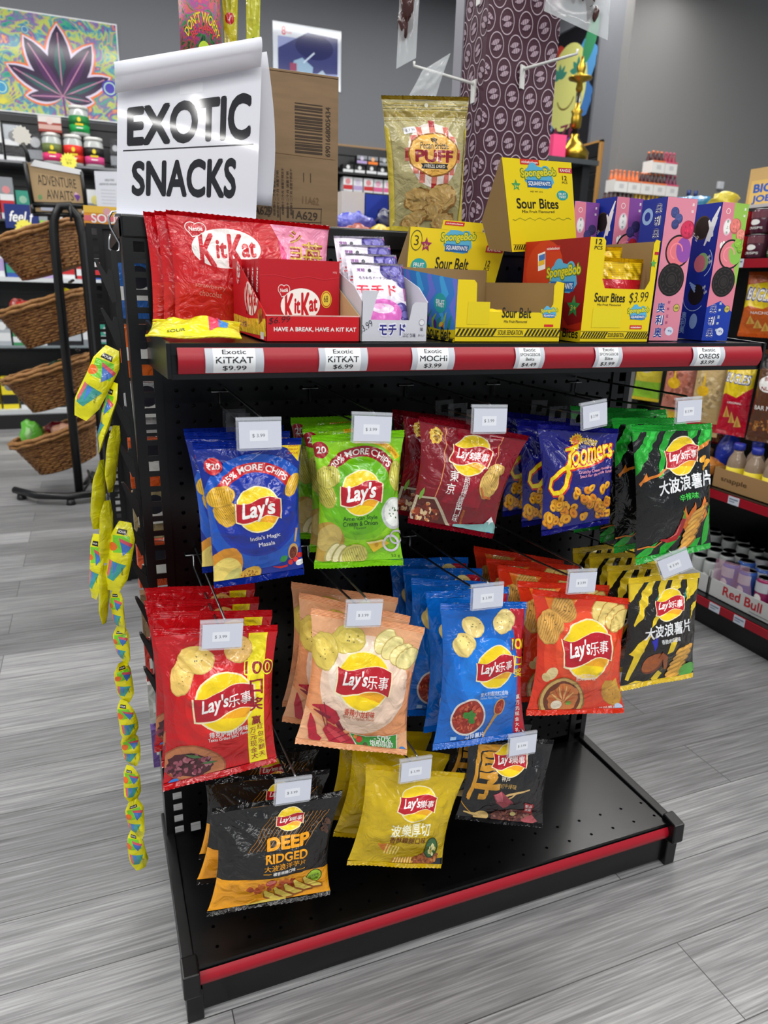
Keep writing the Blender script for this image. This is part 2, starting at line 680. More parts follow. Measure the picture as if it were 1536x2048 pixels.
class Grid:
    """a curved surface as a net of triangles, with a normal at every knot"""
    def __init__(s, fn, nu, nv, y0, y1):
        s.nu, s.nv, s.y0, s.y1 = nu, nv, y0, y1
        e = 1e-3
        s.p, s.n = [], []
        for i in range(nv + 1):
            for j in range(nu + 1):
                x, y = j / nu, y0 + (y1 - y0) * i / nv
                p = fn(x, y)
                xa, xb, ya, yb = max(0, x - e), min(1, x + e), max(y0, y - e), min(y1, y + e)
                n = (fn(x, yb) - fn(x, ya)).cross(fn(xb, y) - fn(xa, y))
                s.p.append(p)
                s.n.append(n.normalized() if n.length > 0 else Vector((0, -1, 0)))

    def faces(s):
        q, fs = s.nu + 1, []
        for i in range(s.nv):
            for j in range(s.nu):
                a = i * q + j
                fs += [(a, a + q, a + q + 1), (a, a + q + 1, a + 1)]
        return fs

    def at(s, x, y):
        u = min(max(x * s.nu, 0), s.nu - 1e-6)
        v = min(max((y - s.y0) / (s.y1 - s.y0) * s.nv, 0), s.nv - 1e-6)
        j, i = int(u), int(v)
        u -= j
        v -= i
        q = s.nu + 1
        a = i * q + j
        if v >= u:
            w = ((a, 1 - v), (a + q, v - u), (a + q + 1, u))
        else:
            w = ((a, 1 - u), (a + 1, u - v), (a + q + 1, v))
        p, n = Vector((0, 0, 0)), Vector((0, 0, 0))
        for k, f in w:
            p += s.p[k] * f
            n += s.n[k] * f
        return p, n.normalized()


def plane_map(TL, TR, BR, BL, a):
    TL, TR, BR, BL = map(Vector, (TL, TR, BR, BL))

    def fn(x, y):
        v = y / a
        return (TL * (1 - x) + TR * x) * (1 - v) + (BL * (1 - x) + BR * x) * v
    return fn


def printed(mb, d, TL, TR, BR, BL, base=None):
    """a flat printed face on four corners"""
    if base is not None:
        mb.quad(BL, BR, TR, TL, base)
    d.flush(mb, plane_map(TL, TR, BR, BL, d.a), smooth=False, off=.0003, step=.00006)
# ------------------------------------------------------------------ the room
GREY = M((113, 115, 120), 'wall')
YW, YC, XC = 5.4, 3.9, 3.83


def struct(name, mb, **k):
    return tag(mb.build(name, **k), kind='structure')


struct('floor', MB().box(-4.5, 6.5, -4, YW + .1, -.05, 0, floor_mat()))
struct('wall_back', MB().box(-4.5, XC, YW, YW + .1, 0, 3.7, GREY))
struct('wall_side', MB().box(XC, XC + .1, YC + .1, YW, 0, 3.7, GREY))
struct('wall_right', MB().box(XC, 6.5, YC, YC + .1, 0, 3.7, M((126, 125, 124), 'wall')))  # this wall's different lighting is put into its colour as a lighter grey
struct('ceiling', MB().box(-4.5, 6.5, -4, YW + .1, 3.7, 3.75, M((175, 176, 178), 'wall')))

# ------------------------------------------------------------------ the black gondola
BK = M((6, 6, 7), 'blackmetal')
BK2 = M((11, 11, 12), 'blackmetal')
REDP = M((158, 4, 30), 'plastic')
I = .0254
ZA = .9444          # height of the upper row of hooks
ZS = 1.040          # display shelf surface
ZD = .100           # base deck surface
XL, XR = -.0645, .8885
TOPZ = 1.195

gon = thing('gondola_shelf', 'black metal pegboard gondola standing on the floor, hung with chip bags', 'shelf unit', (.412, 0, 0))


def upright(x0, x1):
    mb = MB()
    xs = (x0 + x1) / 2
    for a, b in ((x0, xs - .007), (xs + .009, x1)):
        mb.box(a, b, -.004, 0, 0, TOPZ, BK)
    z = .02
    while z < TOPZ - .02:
        mb.box(xs - .007, xs + .009, -.0035, 0, z, z + .0085, BK)
        z += I
    mb.box(x0, x0 + .003, 0, .062, 0, TOPZ, BK)
    mb.box(x1 - .003, x1, 0, .062, 0, TOPZ, BK)
    return mb.build('upright', gon)


upright(XL, XL + .044)
upright(XR - .044, XR)
mb = MB()
hr = .0036
for i in range(-0, 34):
    for r in range(-9, 33):
        cx, cz = i * I, ZA - r * I
        vs, fs = [], []
        for k in range(8):
            g = math.pi / 4 * k
            q = I / 2 / max(abs(math.cos(g)), abs(math.sin(g)))
            vs.append((cx + q * math.cos(g), 0, cz + q * math.sin(g)))
        for k in range(8):
            g = math.pi / 4 * k
            vs.append((cx + hr * math.cos(g), 0, cz + hr * math.sin(g)))
        for k in range(8):
            g = math.pi / 4 * k
            vs.append((cx + hr * math.cos(g), .004, cz + hr * math.sin(g)))
        for k in range(8):
            n = (k + 1) % 8
            fs += [(k, n, 8 + n, 8 + k), (8 + k, 8 + n, 16 + n, 16 + k)]
        mb.add(vs, fs, BK)
z0, z1 = ZA - 32.5 * I, ZA + 9.5 * I
for a, b in ((XL + .044, -I / 2), (33.5 * I, XR - .044)):
    mb.box(a, b, 0, .004, z0, z1, BK)
mb.box(XL + .044, XR - .044, .012, .016, z0, z1, M((8, 8, 9), 'blackmetal'))
mb.build('pegboard', gon)
MB().box(XL, XR, -.006, .062, TOPZ - .028, TOPZ + .004, BK2).build('top_rail', gon, bevel=.003)
MB().box(XL + .044, XR - .044, .03, .034, .1, TOPZ, BK2).build('back_panel', gon)
# base deck with rows of holes near its front edge
mb = MB()
YD = -.296
mb.box(XL + .012, XR - .012, YD + .085, 0, ZD - .004, ZD, BK)
n = 36
cw = (XR - XL - .024) / n


def perforated(mb, x0, y0, cw, ch, z, r):
    vs, fs = [], []
    cx, cy = x0 + cw / 2, y0 + ch / 2
    for k in range(8):
        g = math.pi / 4 * k
        vs.append((cx + (cw / 2 if abs(math.cos(g)) > .5 else 0) * (1 if math.cos(g) > 0 else -1), cy + (ch / 2 if abs(math.sin(g)) > .5 else 0) * (1 if math.sin(g) > 0 else -1), z))
    for q in (0, -.006):
        vs += [(cx + r * math.cos(math.pi / 4 * k), cy + r * math.sin(math.pi / 4 * k), z + q) for k in range(8)]
    for k in range(8):
        m = (k + 1) % 8
        fs += [(k, m, 8 + m, 8 + k), (8 + k, 8 + m, 16 + m, 16 + k)]
    mb.add(vs, fs, BK)


for i in range(n):
    x0 = XL + .012 + i * cw
    if i % 2:
        perforated(mb, x0, YD + .045, cw, .04, ZD, .0032)
        perforated(mb, x0, YD + .006, cw, .039, ZD, .0032)
    else:
        perforated(mb, x0, YD + .028, cw, .057, ZD, .0002)
        mb.box(x0, x0 + cw, YD + .006, YD + .028, ZD - .003, ZD, BK)
mb.box(XL + .012, XR - .012, YD, YD + .085, ZD - .014, ZD - .010, M((4, 4, 5), 'matte'))
mb.box(XL + .012, XR - .012, YD - .002, YD + .006, ZD - .012, ZD + .001, BK2)
mb.build('base_deck', gon)
for s, xa, xb in ((-1, XL - .006, XL + .014), (1, XR - .014, XR + .006)):
    MB().prism([(xa, .06, .085), (xa, YD - .012, .085), (xa, YD - .012, .104), (xa, .06, .109)], (xb - xa, 0, 0), BK2).build('deck_rail', gon, bevel=.002)
    MB().prism([(xa - .002, YD - .024, .066), (xa - .002, YD + .014, .056), (xa - .002, YD + .014, .113), (xa - .002, YD - .022, .108)], (xb - xa + .006, 0, 0), BK2).build('end_cap', gon, bevel=.003)
    MB().box(xa + .002, xb + .008, YD - .008, YD + .03, 0, .06, BK).build('foot', gon, bevel=.002)
    MB().box(xa + .006, xb - .006, YD + .03, .06, 0, .085, BK).build('side_skirt', gon)


def rail(mb, x0, x1, y, z0, z1, bow, mat, n=6):
    vs, fs = [], []
    for i in range(n + 1):
        t = i / n
        yy = y - bow * math.sin(math.pi * t)
        vs += [(x0, yy, z0 + (z1 - z0) * t), (x1, yy, z0 + (z1 - z0) * t)]
    for i in range(n):
        fs.append((2 * i, 2 * i + 1, 2 * i + 3, 2 * i + 2))
    return mb.add(vs, fs, mat, True)


rail(MB(), XL + .016, XR - .016, YD - .004, .0655, .0935, .006, REDP).build('price_strip', gon)
MB().box(XL + .012, XR - .012, YD + .002, YD + .008, .008, .068, BK).build('kick_plate', gon)

# ------------------------------------------------------------------ the display shelf above the bags
YS = -.312
shf = thing('display_shelf', 'black metal shelf with red price rail holding the candy boxes', 'shelf', (.42, 0, 1.0))
mb = MB()
mb.box(-.035, .877, YS, -.0065, ZS - .004, ZS, BK)
mb.box(-.035, .877, YS - .001, YS + .006, ZS - .012, ZS + .0015, BK2)
mb.box(-.035, .877, YS, YS + .006, 1.0, 1.006, BK2)
mb.box(-.035, .877, YS + .004, YS + .008, 1.0, ZS, BK2)
mb.build('deck', shf)
for xa in (-.040, .876):
    MB().prism([(xa, -.0065, .985), (xa, -.10, .99), (xa, YS - .004, 1.001), (xa, YS - .004, ZS + .002), (xa, -.05, ZS + .012), (xa, -.0065, ZS + .012)], (.005, 0, 0), BK2).build('bracket', shf, bevel=.001)
rail(MB(), -.028, .872, YS - .0015, 1.0065, 1.0365, .006, REDP).build('price_rail', shf)

PRICE = [(.008, .064, ['Exotic', 'KITKAT', '$9.99'], 'white price tag reading $9.99 at the left end of the red rail'),
         (.144, .196, ['Exotic', 'KITKAT', '$6.99'], 'white price tag reading $6.99 below the red wafer box'),
         (.268, .318, ['Exotic', 'MOCHI', '$3.99'], 'white price tag reading MOCHI $3.99 on the red rail'),
         (.4205, .4585, ['Exotic', 'SPONGEBOB', 'Belts', '$4.49'], 'white price tag reading $4.49 below the open yellow belt box'),
         (.5525, .5915, ['Exotic', 'SPONGEBOB', 'Bite', '$3.99'], 'white price tag reading Bite $3.99 below the tall yellow candy box'),
         (.734, .786, ['Exotic', 'OREOS', '$3.99'], 'white price tag reading $3.99 near the right end of the red rail')]
for x0, x1, ls, lb in PRICE:
    yy = YS - .0082

    def fn(x, y, x0=x0, x1=x1):
        t = 1 - y / .62
        return Vector((x0 + (x1 - x0) * x, yy + .0055 - .006 * math.sin(math.pi * (.04 + .92 * t)), 1.008 + .0275 * t))
    a = .62
    d = D(a, 'paper')
    d.rect(-.1, 0, 1.12, a, (196, 200, 208))
    d.rect(.06, .0, .94, a, (236, 238, 240))
    k = (29, 29, 33)
    if len(ls) == 3:
        d.txt(ls[0], .5, .09, .5, k, h=.11)
        d.txt(ls[1], .5, .29, .78, k, h=.16, off=.025)
        d.txt(ls[2], .5, .50, .5, k, h=.14)
    else:
        d.txt(ls[0], .5, .07, .5, k, h=.10)
        d.txt(ls[1], .5, .205, .84, k, h=.085, off=.01)
        d.txt(ls[2], .5, .335, .36, k, h=.09)
        d.txt(ls[3], .5, .51, .62, k, h=.13)
    mb = MB()
    d.flush(mb, fn, 1, 6, clip=(-.1, 0, 1.12, a), off=.0006)
    tag(mb.build('price_tag'), lb, 'price tag', 'price tags on the red rail')

# ------------------------------------------------------------------ peg hooks with price flags
WIRE = M((150, 152, 154), 'metal')
FLAG = clear((235, 240, 248), .22, .05, 'flag')
CARDM = M((214, 218, 228), 'paper')


def peg_hook(x, z, zt, label, price='$ 3.99', roll=0, yaw=0, turned=False):
    t = thing('peg_hook', label, 'hook', (x, 0, z), 'price flag hooks on the pegboard')
    dz = zt - z
    MB().tube([(x - .013, -.0004, z + .002), (x - .013, -.006, z + .002), (x + .013, -.006, z + .002), (x + .013, -.0004, z + .002)], .0016, WIRE).build('crossbar', t)
    MB().tube([(x, -.006, z + .002), (x, -.006, z - .016), (x, -.012, z - .02), (x, -.16, z - .02 + dz * .5), (x, -.286, z - .018 + dz), (x, -.294, z - .010 + dz)], .0019, WIRE).build('product_wire', t)
    MB().tube([(x + .004, -.004, z + .012), (x + .004, -.03, z + .012), (x + .004, -.29, z + .004 + dz), (x + .004, -.297, z + .001 + dz)], .0017, WIRE).build('flag_wire', t)
    T = Matrix.Translation((x, -.300, z + dz)) @ Euler((R(-6), R(roll), R(yaw))).to_matrix().to_4x4()

    def P(a, b, c):
        return T @ Vector((a, b, c))
    mb = MB()
    mb.box(-.0285, .0285, -.0008, .0008, -.036, .004, FLAG, T)
    mb.box(-.0285, .0285, -.001, .003, .0005, .0045, FLAG, T)
    mb.box(-.0265, .0265, -.0022, -.0008, -.0368, -.0345, FLAG, T)
    h = mb.build('flag_holder', t)
    mb = MB()
    d = D(.62, 'paper')
    d.rect(0, 0, 1, .62, (205, 209, 222))
    d.rect(.25, .2, .68, .45, (226, 229, 236))
    d.txt(price, .46, .33, .3, (96, 98, 110), h=.09, off=0)
    o = -.002
    printed(mb, d, P(-.0255, o, -.001), P(.0275, o, -.001), P(.0275, o, -.034), P(-.0255, o, -.034))
    mb.quad(P(-.0255, -.0012, -.034), P(.0275, -.0012, -.034), P(.0275, -.0012, -.001), P(-.0255, -.0012, -.001), CARDM)
    mb.build('price_card', h)
    return t


HOOKS = {}
for key, x, z, zt, desc, roll, yaw in [
        ('blue', .067, .9394, .9465, 'hook with price flag above the blue chip bags, upper row leftmost', 1, 0),
        ('green', .2176, .9414, .9475, 'hook with price flag above the lime green chip bags', 4, 0),
        ('wine', .394, .9428, .952, 'hook with price flag above the dark red chip bags', 2, 0),
        ('zoom', .571, .9408, .952, 'hook with price flag above the navy curl bags', -4, 12),
        ('neon', .754, .9409, .953, 'hook with price flag above the black and green chip bags, far right', -1, 4),
        ('red', .0115, .6651, .678, 'hook with price flag in front of the bright red chip bags', 6, 0),
        ('peach', .213, .660, .679, 'hook with price flag in front of the peach chip bags', 7, 0),
        ('azure', .413, .6573, .678, 'hook with price flag above the azure blue chip bags, middle row', 2, 0),
        ('orange', .588, .6571, .680, 'hook with price flag above the orange red chip bags', 5, 0),
        ('zigzag', .768, .66, .688, 'hook with twisted price flag above the black and yellow bags', -25, -18),
        ('deep', .106, .384, .405, 'hook with price flag above the black and amber bags, bottom row left', 6, 0),
        ('mustard', .3065, .376, .391, 'hook with price flag above the mustard yellow bags, bottom row', 5, 0),
        ('coal', .5045, .376, .392, 'hook with price flag above the black and gold bags, bottom row right', 4, 0)]:
    HOOKS[key] = peg_hook(x, z, zt, desc, roll=roll, yaw=yaw)
# ------------------------------------------------------------------ chip bags
def smooth01(x):
    x = max(0., min(1., x))
    return x * x * (3 - 2 * x)


def bag_surface(TL, TR, BR, BL, bulge, pinch, seed, seal, crump=1.):
    TL, TR, BR, BL = map(Vector, (TL, TR, BR, BL))
    rd = random.Random(seed)
    k1, p1, k2, p2 = rd.uniform(14, 19), rd.random() * 6, rd.uniform(13, 18), rd.random() * 6
    a = ((TL - BL).length + (TR - BR).length) / ((TL - TR).length + (BL - BR).length)
    so = Vector((seed * 1.37, seed * .71, 0))

    def hn(u, v):
        w = (v - seal) / (1 - 2 * seal)
        return max(0., 1 - (2 * u - 1) ** 2) ** .62 * smooth01(w / .42) * smooth01((1 - w) / .44) ** .8

    def fn(x, y, side=-1):
        u, v = x, y / a
        w = (v - seal) / (1 - 2 * seal)
        wc = max(0., min(1., w))
        pin = pinch * math.sin(math.pi * wc) ** .8
        uu = .5 + (u - .5) * (1 - pin)
        p = (TL * (1 - uu) + TR * uu) * (1 - v) + (BL * (1 - uu) + BR * uu) * v
        e = max(0., 1 - (2 * u - 1) ** 2)
        g = smooth01(w / .42) * smooth01((1 - w) / .44) ** .8
        h = bulge * (e ** .62) * g
        if 0 < w < 1:
            dt, db = w, 1 - w
            h += .0022 * math.sin(u * k1 + p1) * math.exp(-dt / .12) * smooth01(dt / .04) * min(1, e * 3)
            h += .0022 * math.sin(u * k2 + p2) * math.exp(-db / .12) * smooth01(db / .04) * min(1, e * 3)
            q = Vector((u * 3.1, v * 3.6, side * 2.))
            n = noise.noise(q + so)
            n2 = abs(noise.noise(q * 2.3 + so * 1.7))
            h += crump * min(1, e * 2) * g * (.0060 * n - .0062 * n2)
            # long soft creases that fan out of the top corners
            for c0 in (0, 1):
                r = math.hypot(u - c0, (w) * 1.1)
                an = math.atan2(w * 1.1 + 1e-4, abs(u - c0) + 1e-4)
                h += crump * .0026 * math.sin(an * 15 + p1 + c0) * math.exp(-((r - .32) / .2) ** 2) * min(1, e * 2.5)
        h = max(h, .0004) if e > 0 else 0
        if side > 0: h *= .35
        return p + Vector((0, side * h, 0))
    fn.hn = hn
    return fn, a


def make_bag(corners, base, back, design, label, group, seed, bulge=.028, pinch=0.102, yb=-.275, seal=.05, yaw=0, ydz=None, kind='foil', seal_c=None, cat='chip bag', name='chip_bag', crump=1., nu=24, nv=30, tab=False):
    (xa, za), (xb, zb), (xc, zc), (xd, zd) = corners
    xm = (xa + xb) / 2
    zt = (za + zb) / 2
    sl = math.tan(R(yaw))
    ydz = (-.05 if cat in ('chip bag', 'snack bag') else 0) if ydz is None else ydz

    def P(x, z):
        return (x, yb + (x - xm) * sl + (zt - z) * ydz, z)
    fn, a = bag_surface(P(xa, za), P(xb, zb), P(xc, zc), P(xd, zd), bulge, pinch, seed, seal, crump)
    t = thing(name, label, cat, (xm, yb, zt), group)
    mf, mbk = M(base, kind), M(back, kind)
    mb = MB()
    y0, y1 = seal * a, (1 - seal) * a
    gr = Grid(fn, nu, nv, y0, y1)
    mb.add(gr.p, gr.faces(), mf, True)
    q = nu + 1
    mb.add([fn(j / nu, y0 + (y1 - y0) * i / nv, 1) for i in range(nv + 1) for j in range(q)],
           [(i * q + j, i * q + j + 1, (i + 1) * q + j + 1, (i + 1) * q + j) for i in range(nv) for j in range(nu)], mbk, True)
    d = D(a, 'ink')
    design(d, a)
    if cat in ('chip bag', 'snack bag') and abs(yb) > .2:
        wd = ((xb - xa) + (xc - xd)) / 2
        d.settle(fn.hn, bulge * (xm + .12) / .9 / wd, .82 * bulge * (1.108 - (zt + zd) / 2) / .9 / wd)
    d.flush(mb, fn, clip=(.004, y0, .996, y1), grid=gr)
    mb.build('pouch', t)
    for nm, ya, yb2 in (('top_seal', 0, y0), ('bottom_seal', y1, a)):
        mb = MB()
        n = 10
        vs, fs = [], []
        for i in range(n + 1):
            y = ya + (yb2 - ya) * i / n
            for j in range(nu * 2 + 1):
                u = j / (nu * 2)
                yy = y
                if (i == 0 and nm == 'top_seal') or (i == n and nm == 'bottom_seal'):
                    yy += (.006 if j % 2 else -.0) * (1 if nm == 'top_seal' else -1)
                p = fn(u, yy)
                p = Vector(p) + Vector((0, (.0007 if i % 2 else -.0007) + .0012 * math.sin(u * 9 + seed), 0))
                vs.append(p)
        q = nu * 2 + 1
        for i in range(n):
            for j in range(nu * 2):
                fs.append((i * q + j, (i + 1) * q + j, (i + 1) * q + j + 1, i * q + j + 1))
        mb.add(vs, fs, M(seal_c or base, kind), False)
        mb.build(nm, t)
    if tab:
        c = fn(.5, 0)
        mb = MB()
        w, h = .016, .024
        TABM = clear((245, 248, 252), .03, .05, 'tab')
        zc = c.z + .012
        for (x0, x1, z0, z1) in ((-w, -w * .35, -h, h * .5), (w * .35, w, -h, h * .5), (-w * .35, w * .35, -h, -h * .3), (-w * .35, w * .35, h * .2, h * .5)):
            mb.box(c.x + x0, c.x + x1, c.y + .0022, c.y + .0027, zc + z0, zc + z1, TABM)
        mb.build('hang_tab', t)
    return t


ORD = ['second', 'third', 'fourth', 'fifth', 'sixth']


def hang_more(t, n, step, desc, group, seed=0, dx=0., dz=.0):
    """the bags behind the front one on the same hook"""
    rd = random.Random(seed)
    for k in range(1, n + 1):
        c = copy_tree(t)
        c.location = t.location + Vector((dx * k + rd.uniform(-.005, .005), step * k, dz * k + rd.uniform(-.003, .003)))
        c.rotation_euler = (0, R(rd.uniform(-2.5, 2.5)), R(rd.uniform(-4, 4)))
        c['label'] = '%s, %s from the front on its hook' % (desc, ORD[k - 1])


WHT, GLD = (246, 244, 240), (238, 190, 80)


def d_blue(d, a):
    T = lambda t: t * a
    cx, cy = .545, T(.478)
    d.ell(cx, T(.50), .60, (20, 88, 196), n=40)
    d.ell(cx, T(.49), .47, (12, 52, 172), n=40)
    d.ell(cx, T(.52), .40, (13, 46, 158), n=36)
    d.poly([(.66, T(.02)), (1, T(.02)), (.985, T(.17)), (.86, T(.07))], (250, 214, 20))
    for i, s in enumerate(('ORIGINAL', 'INDIAN SALT', 'FLAVOUR')):
        d.txt(s, .92, T(.055 + .026 * i), .10, (190, 60, 20), h=.022, off=.02)
    d.ell(.14, T(.165), .098, (16, 40, 130))
    d.ell(.14, T(.165), .085, (204, 32, 40))
    d.txt('₹20', .14, T(.165), .125, WHT, h=.07, off=.03)
    d.ring(cx, cy, .425, .105, (206, 34, 42), 30, 150)
    d.atxt('25% MORE CHIPS', cx, cy, .425, 139, 43, .066, WHT, off=.035)
    d.chip(.20, T(.48), .125, .15, 30, (226, 176, 50), 12, 3)
    d.chip(.17, T(.37), .15, .105, 8, (232, 182, 52), 13, 2)
    d.chip(.92, T(.33), .06, .13, -25, (232, 184, 56), 6, 4)
    d.badge(cx, cy, .222)
    d.txt("India's Magic", .60, T(.675), .33, WHT, h=.055, rot=4, off=.012)
    d.txt('Masala', .61, T(.722), .18, WHT, h=.045, rot=4, off=.012)
    d.ell(.12, T(.86), .24, (226, 150, 40), .17, 40, jag=.03)
    d.ell(.14, T(.90), .18, (240, 214, 110), .15, 30)
    d.ell(.20, T(.93), .12, (206, 196, 110), .05, 35)
    d.ell(.26, T(.955), .10, (190, 180, 96), .04, 30)
    d.chip(.40, T(.935), .13, .085, 18, (216, 170, 60), 0, 7)
    d.pile(.39, T(.935), .09, .05, [(150, 96, 30), (180, 120, 40)], 40, .006, .012)
    d.ell(.90, T(.81), .055, (212, 166, 90), .09, -15)
    d.ell(.90, T(.82), .042, (110, 40, 22), .07, -15)
    d.pile(.90, T(.82), .03, .05, [(150, 70, 40), (90, 30, 18)], 26, .006, .011)
    d.line([(.93, T(.74)), (.96, T(.64))], .02, (212, 166, 90))
    d.leaf(.74, T(.868), .10, .035, 25, (46, 150, 60))
    d.line([(.66, T(.905)), (.74, T(.915)), (.82, T(.91))], [.006, .024, .02], (206, 36, 36))
    for x, t in ((.86, .89), (.92, .875), (.97, .845)):
        d.ell(x, T(t), .03, (214, 40, 34))
    d.ell(.965, T(.90), .05, (232, 232, 236), .03, 20)


def d_green(d, a):
    T = lambda t: t * a
    cx, cy = .52, T(.438)
    d.ell(cx, T(.44), .62, (150, 214, 30), n=40)
    d.ell(cx, T(.44), .50, (122, 196, 20), n=40)
    d.ell(cx, T(.47), .40, (104, 182, 18), n=36)
    d.ell(.07, T(.11), .088, (170, 30, 40))
    d.txt('20', .08, T(.11), .10, WHT, h=.075, off=.03)
    d.ring(cx, cy, .555, .062, (246, 200, 30), 38, 98)
    d.atxt('SOLID FLAVOUR, PERFECT CRUNCH!', cx, cy, .555, 96, 41, .03, (190, 60, 20), off=.01)
    d.ring(cx, cy, .435, .115, (166, 32, 46), 24, 154)
    d.atxt('20% MORE CHIPS', cx, cy, .435, 140, 38, .07, WHT, off=.035)
    d.chip(.10, T(.44), .11, .15, 30, (198, 190, 78), 9, 3)
    d.chip(.13, T(.31), .14, .12, 0, (208, 200, 90), 11, 5)
    d.chip(.95, T(.33), .085, .16, 8, (204, 198, 84), 8, 6)
    d.badge(cx, cy, .232)
    g = (18, 72, 22)
    d.txt('American Style', .51, T(.625), .43, g, h=.058, off=.014)
    d.txt('Cream & Onion', .51, T(.660), .43, g, h=.05, off=.014)
    d.txt('Flavour', .51, T(.692), .16, g, h=.03, off=.005)
    d.ell(.93, T(.60), .15, (206, 210, 206), .17)
    d.ell(.94, T(.595), .125, (244, 246, 240), .145)
    d.pile(.93, T(.60), .06, .06, [(40, 80, 40), (80, 110, 70)], 12, .006, .014)
    d.ell(.10, T(.79), .22, (186, 150, 60), .22, 60, jag=.02)
    d.ell(.14, T(.76), .16, (206, 180, 100), .14, 50)
    for i in range(4):
        d.ell(.18 + .08 * i, T(.87 + .012 * i), .12, (180, 170, 100), .065, 55)
        d.ell(.19 + .08 * i, T(.872 + .012 * i), .11, (238, 228, 176), .055, 55)
    d.chip(.44, T(.90), .15, .125, 20, (214, 206, 104), 11, 8)
    d.poly([(.58, T(.80)), (.78, T(.785)), (.86, T(.82)), (.66, T(.885))], (240, 196, 40))
    d.poly([(.58, T(.80)), (.78, T(.785)), (.79, T(.80)), (.60, T(.815))], (248, 226, 150))
    d.ell(.70, T(.825), .025, (220, 160, 30))
    d.ring(.875, T(.82), .085, .026, (226, 218, 226))
    d.ring(.94, T(.775), .07, .02, (208, 200, 212))
    d.txt('52 g', .92, T(.925), .10, (70, 120, 20), h=.04)


def d_wine(d, a):
    T = lambda t: t * a
    d.poly([(.36, T(.0)), (.78, T(0)), (.74, T(.75)), (.30, T(.75))], (150, 16, 38))
    d.line([(.235, T(.06)), (.225, T(.72))], .008, (226, 150, 90))
    d.line([(.77, T(.06)), (.80, T(.50))], .008, (226, 150, 90))
    d.ell(.15, T(.155), .062, (230, 186, 70), .075, jag=.12)
    d.pile(.15, T(.155), .05, .06, [(150, 104, 20), (250, 226, 130)], 24, .008, .018)
    for i in range(12):
        d.ring(.50 + .05 * (i % 4), T(.40 + .06 * (i // 4)), .03, .004, (186, 70, 70), 0, 180, 12)
    d.badge(.525, T(.285), .185, '樂事', rot=-2)
    d.vtxt('東京', .395, T(.50), T(.118), .095, WHT, off=.01, dx=-.02)
    d.vtxt('照燒烤雞串口味', .535, T(.525), T(.0585), .062, WHT, off=.0, dx=-.004)
    d.vtxt('期間限定燒烤', .585, T(.80), T(.028), .026, (230, 140, 60), off=.0)
    d.chip(.83, T(.38), .10, .055, 8, (226, 184, 100), 9, 4)
    d.chip(.79, T(.52), .115, .135, -8, (232, 192, 104), 11, 5)
    d.line([(.70, T(.56)), (.76, T(.64)), (.86, T(.645))], .02, (206, 110, 50))
    d.poly([(.50, T(.93)), (.70, T(.90)), (.86, T(.875)), (.93, T(.80)), (1, T(.88)), (1, T(1)), (.5, T(1))], (126, 176, 174))
    d.poly([(.88, T(.855)), (.93, T(.80)), (.965, T(.845)), (.94, T(.85)), (.92, T(.88)), (.91, T(.85))], (240, 244, 244))
    d.poly([(.48, T(.96)), (.62, T(.945)), (.75, T(.965)), (.9, T(.955)), (1, T(.97)), (1, T(1)), (.46, T(1))], (40, 84, 84))
    d.poly([(.02, T(.72)), (.24, T(.715)), (.52, T(1)), (.05, T(1)), (0, T(.9))], (190, 176, 150))
    d.poly([(.045, T(.74)), (.225, T(.735)), (.47, T(1)), (.07, T(1)), (.03, T(.9))], (84, 26, 16))
    d.pile(.17, T(.88), .13, .10, [(150, 58, 28), (200, 120, 70), (96, 30, 20), (228, 196, 150), (120, 40, 20)], 90, .014, .032)
    d.leaf(.06, T(.76), .12, .02, 75, (120, 170, 60))
    d.ell(.93, T(.975), .05, (40, 84, 170), .03)


def d_zoom(d, a):
    T = lambda t: t * a
    d.star(.47, T(.135), .085, (244, 196, 20), 14, .72)
    d.ell(.47, T(.135), .05, (226, 120, 24))
    d.txt('Sunshine', .60, T(.125), .28, (244, 206, 24), h=.055, rot=-8, sh=.2)
    d.txt('Snacks', .62, T(.16), .22, (230, 190, 24), h=.045, rot=-8, sh=.2)
    sw = [(.36, .38), (.40, .46), (.36, .56), (.27, .625), (.17, .63), (.12, .575), (.145, .50), (.24, .445), (.35, .41), (.62, .375), (.84, .31), (.99, .235)]
    sw = [(x, T(t)) for x, t in sw]
    d.line(sw, [.05, .085, .085, .08, .075, .075, .075, .075, .07, .07, .06, .03], (206, 40, 34))
    d.line([(x - .005, y - .008) for x, y in sw], [.03, .055, .055, .05, .045, .045, .045, .045, .045, .045, .035, .012], (250, 222, 24))
    Z = [(.34, T(.235)), (.50, T(.195)), (.44, T(.225)), (.375, T(.385))]
    d.line(Z, [.06, .07, .07, .09], (206, 40, 34))
    d.line(Z, [.035, .05, .045, .06], (250, 222, 24))
    d.txt('oomers', .70, T(.275), .56, (206, 40, 34), h=.20, rot=13, off=.075, sh=.25)
    d.txt('oomers', .70, T(.272), .53, (250, 222, 24), h=.175, rot=13, off=.02, sh=.25)
    d.txt('Crunchy Cheese Flavoured', .76, T(.425), .46, (236, 160, 190), h=.045, rot=8, off=.03)
    d.txt('Snack for the whole family', .77, T(.462), .46, (236, 160, 190), h=.045, rot=8, off=.03)
    rd = random.Random(8)
    for i in range(62):
        u = .06 + .90 * rd.random()
        top = .80 - .26 * math.sin(min(1, u / .75) * 1.5)
        t = top + (.90 - top) * rd.random() ** .8
        r = rd.uniform(.05, .075)
        c = rd.choice([(236, 160, 24), (246, 180, 40), (226, 140, 20), (240, 170, 30)])
        an = rd.random() * 180
        d.ell(u, T(t), r, tuple(v * .72 for v in c), r * .78, an, n=14)
        d.ell(u, T(t - .004), r * .9, c, r * .68, an, n=14)
        d.ell(u, T(t), r * .36, (176, 96, 10), r * .22, an, n=10)
    d.txt('40 g', .87, T(.87), .12, (40, 40, 60), h=.04)


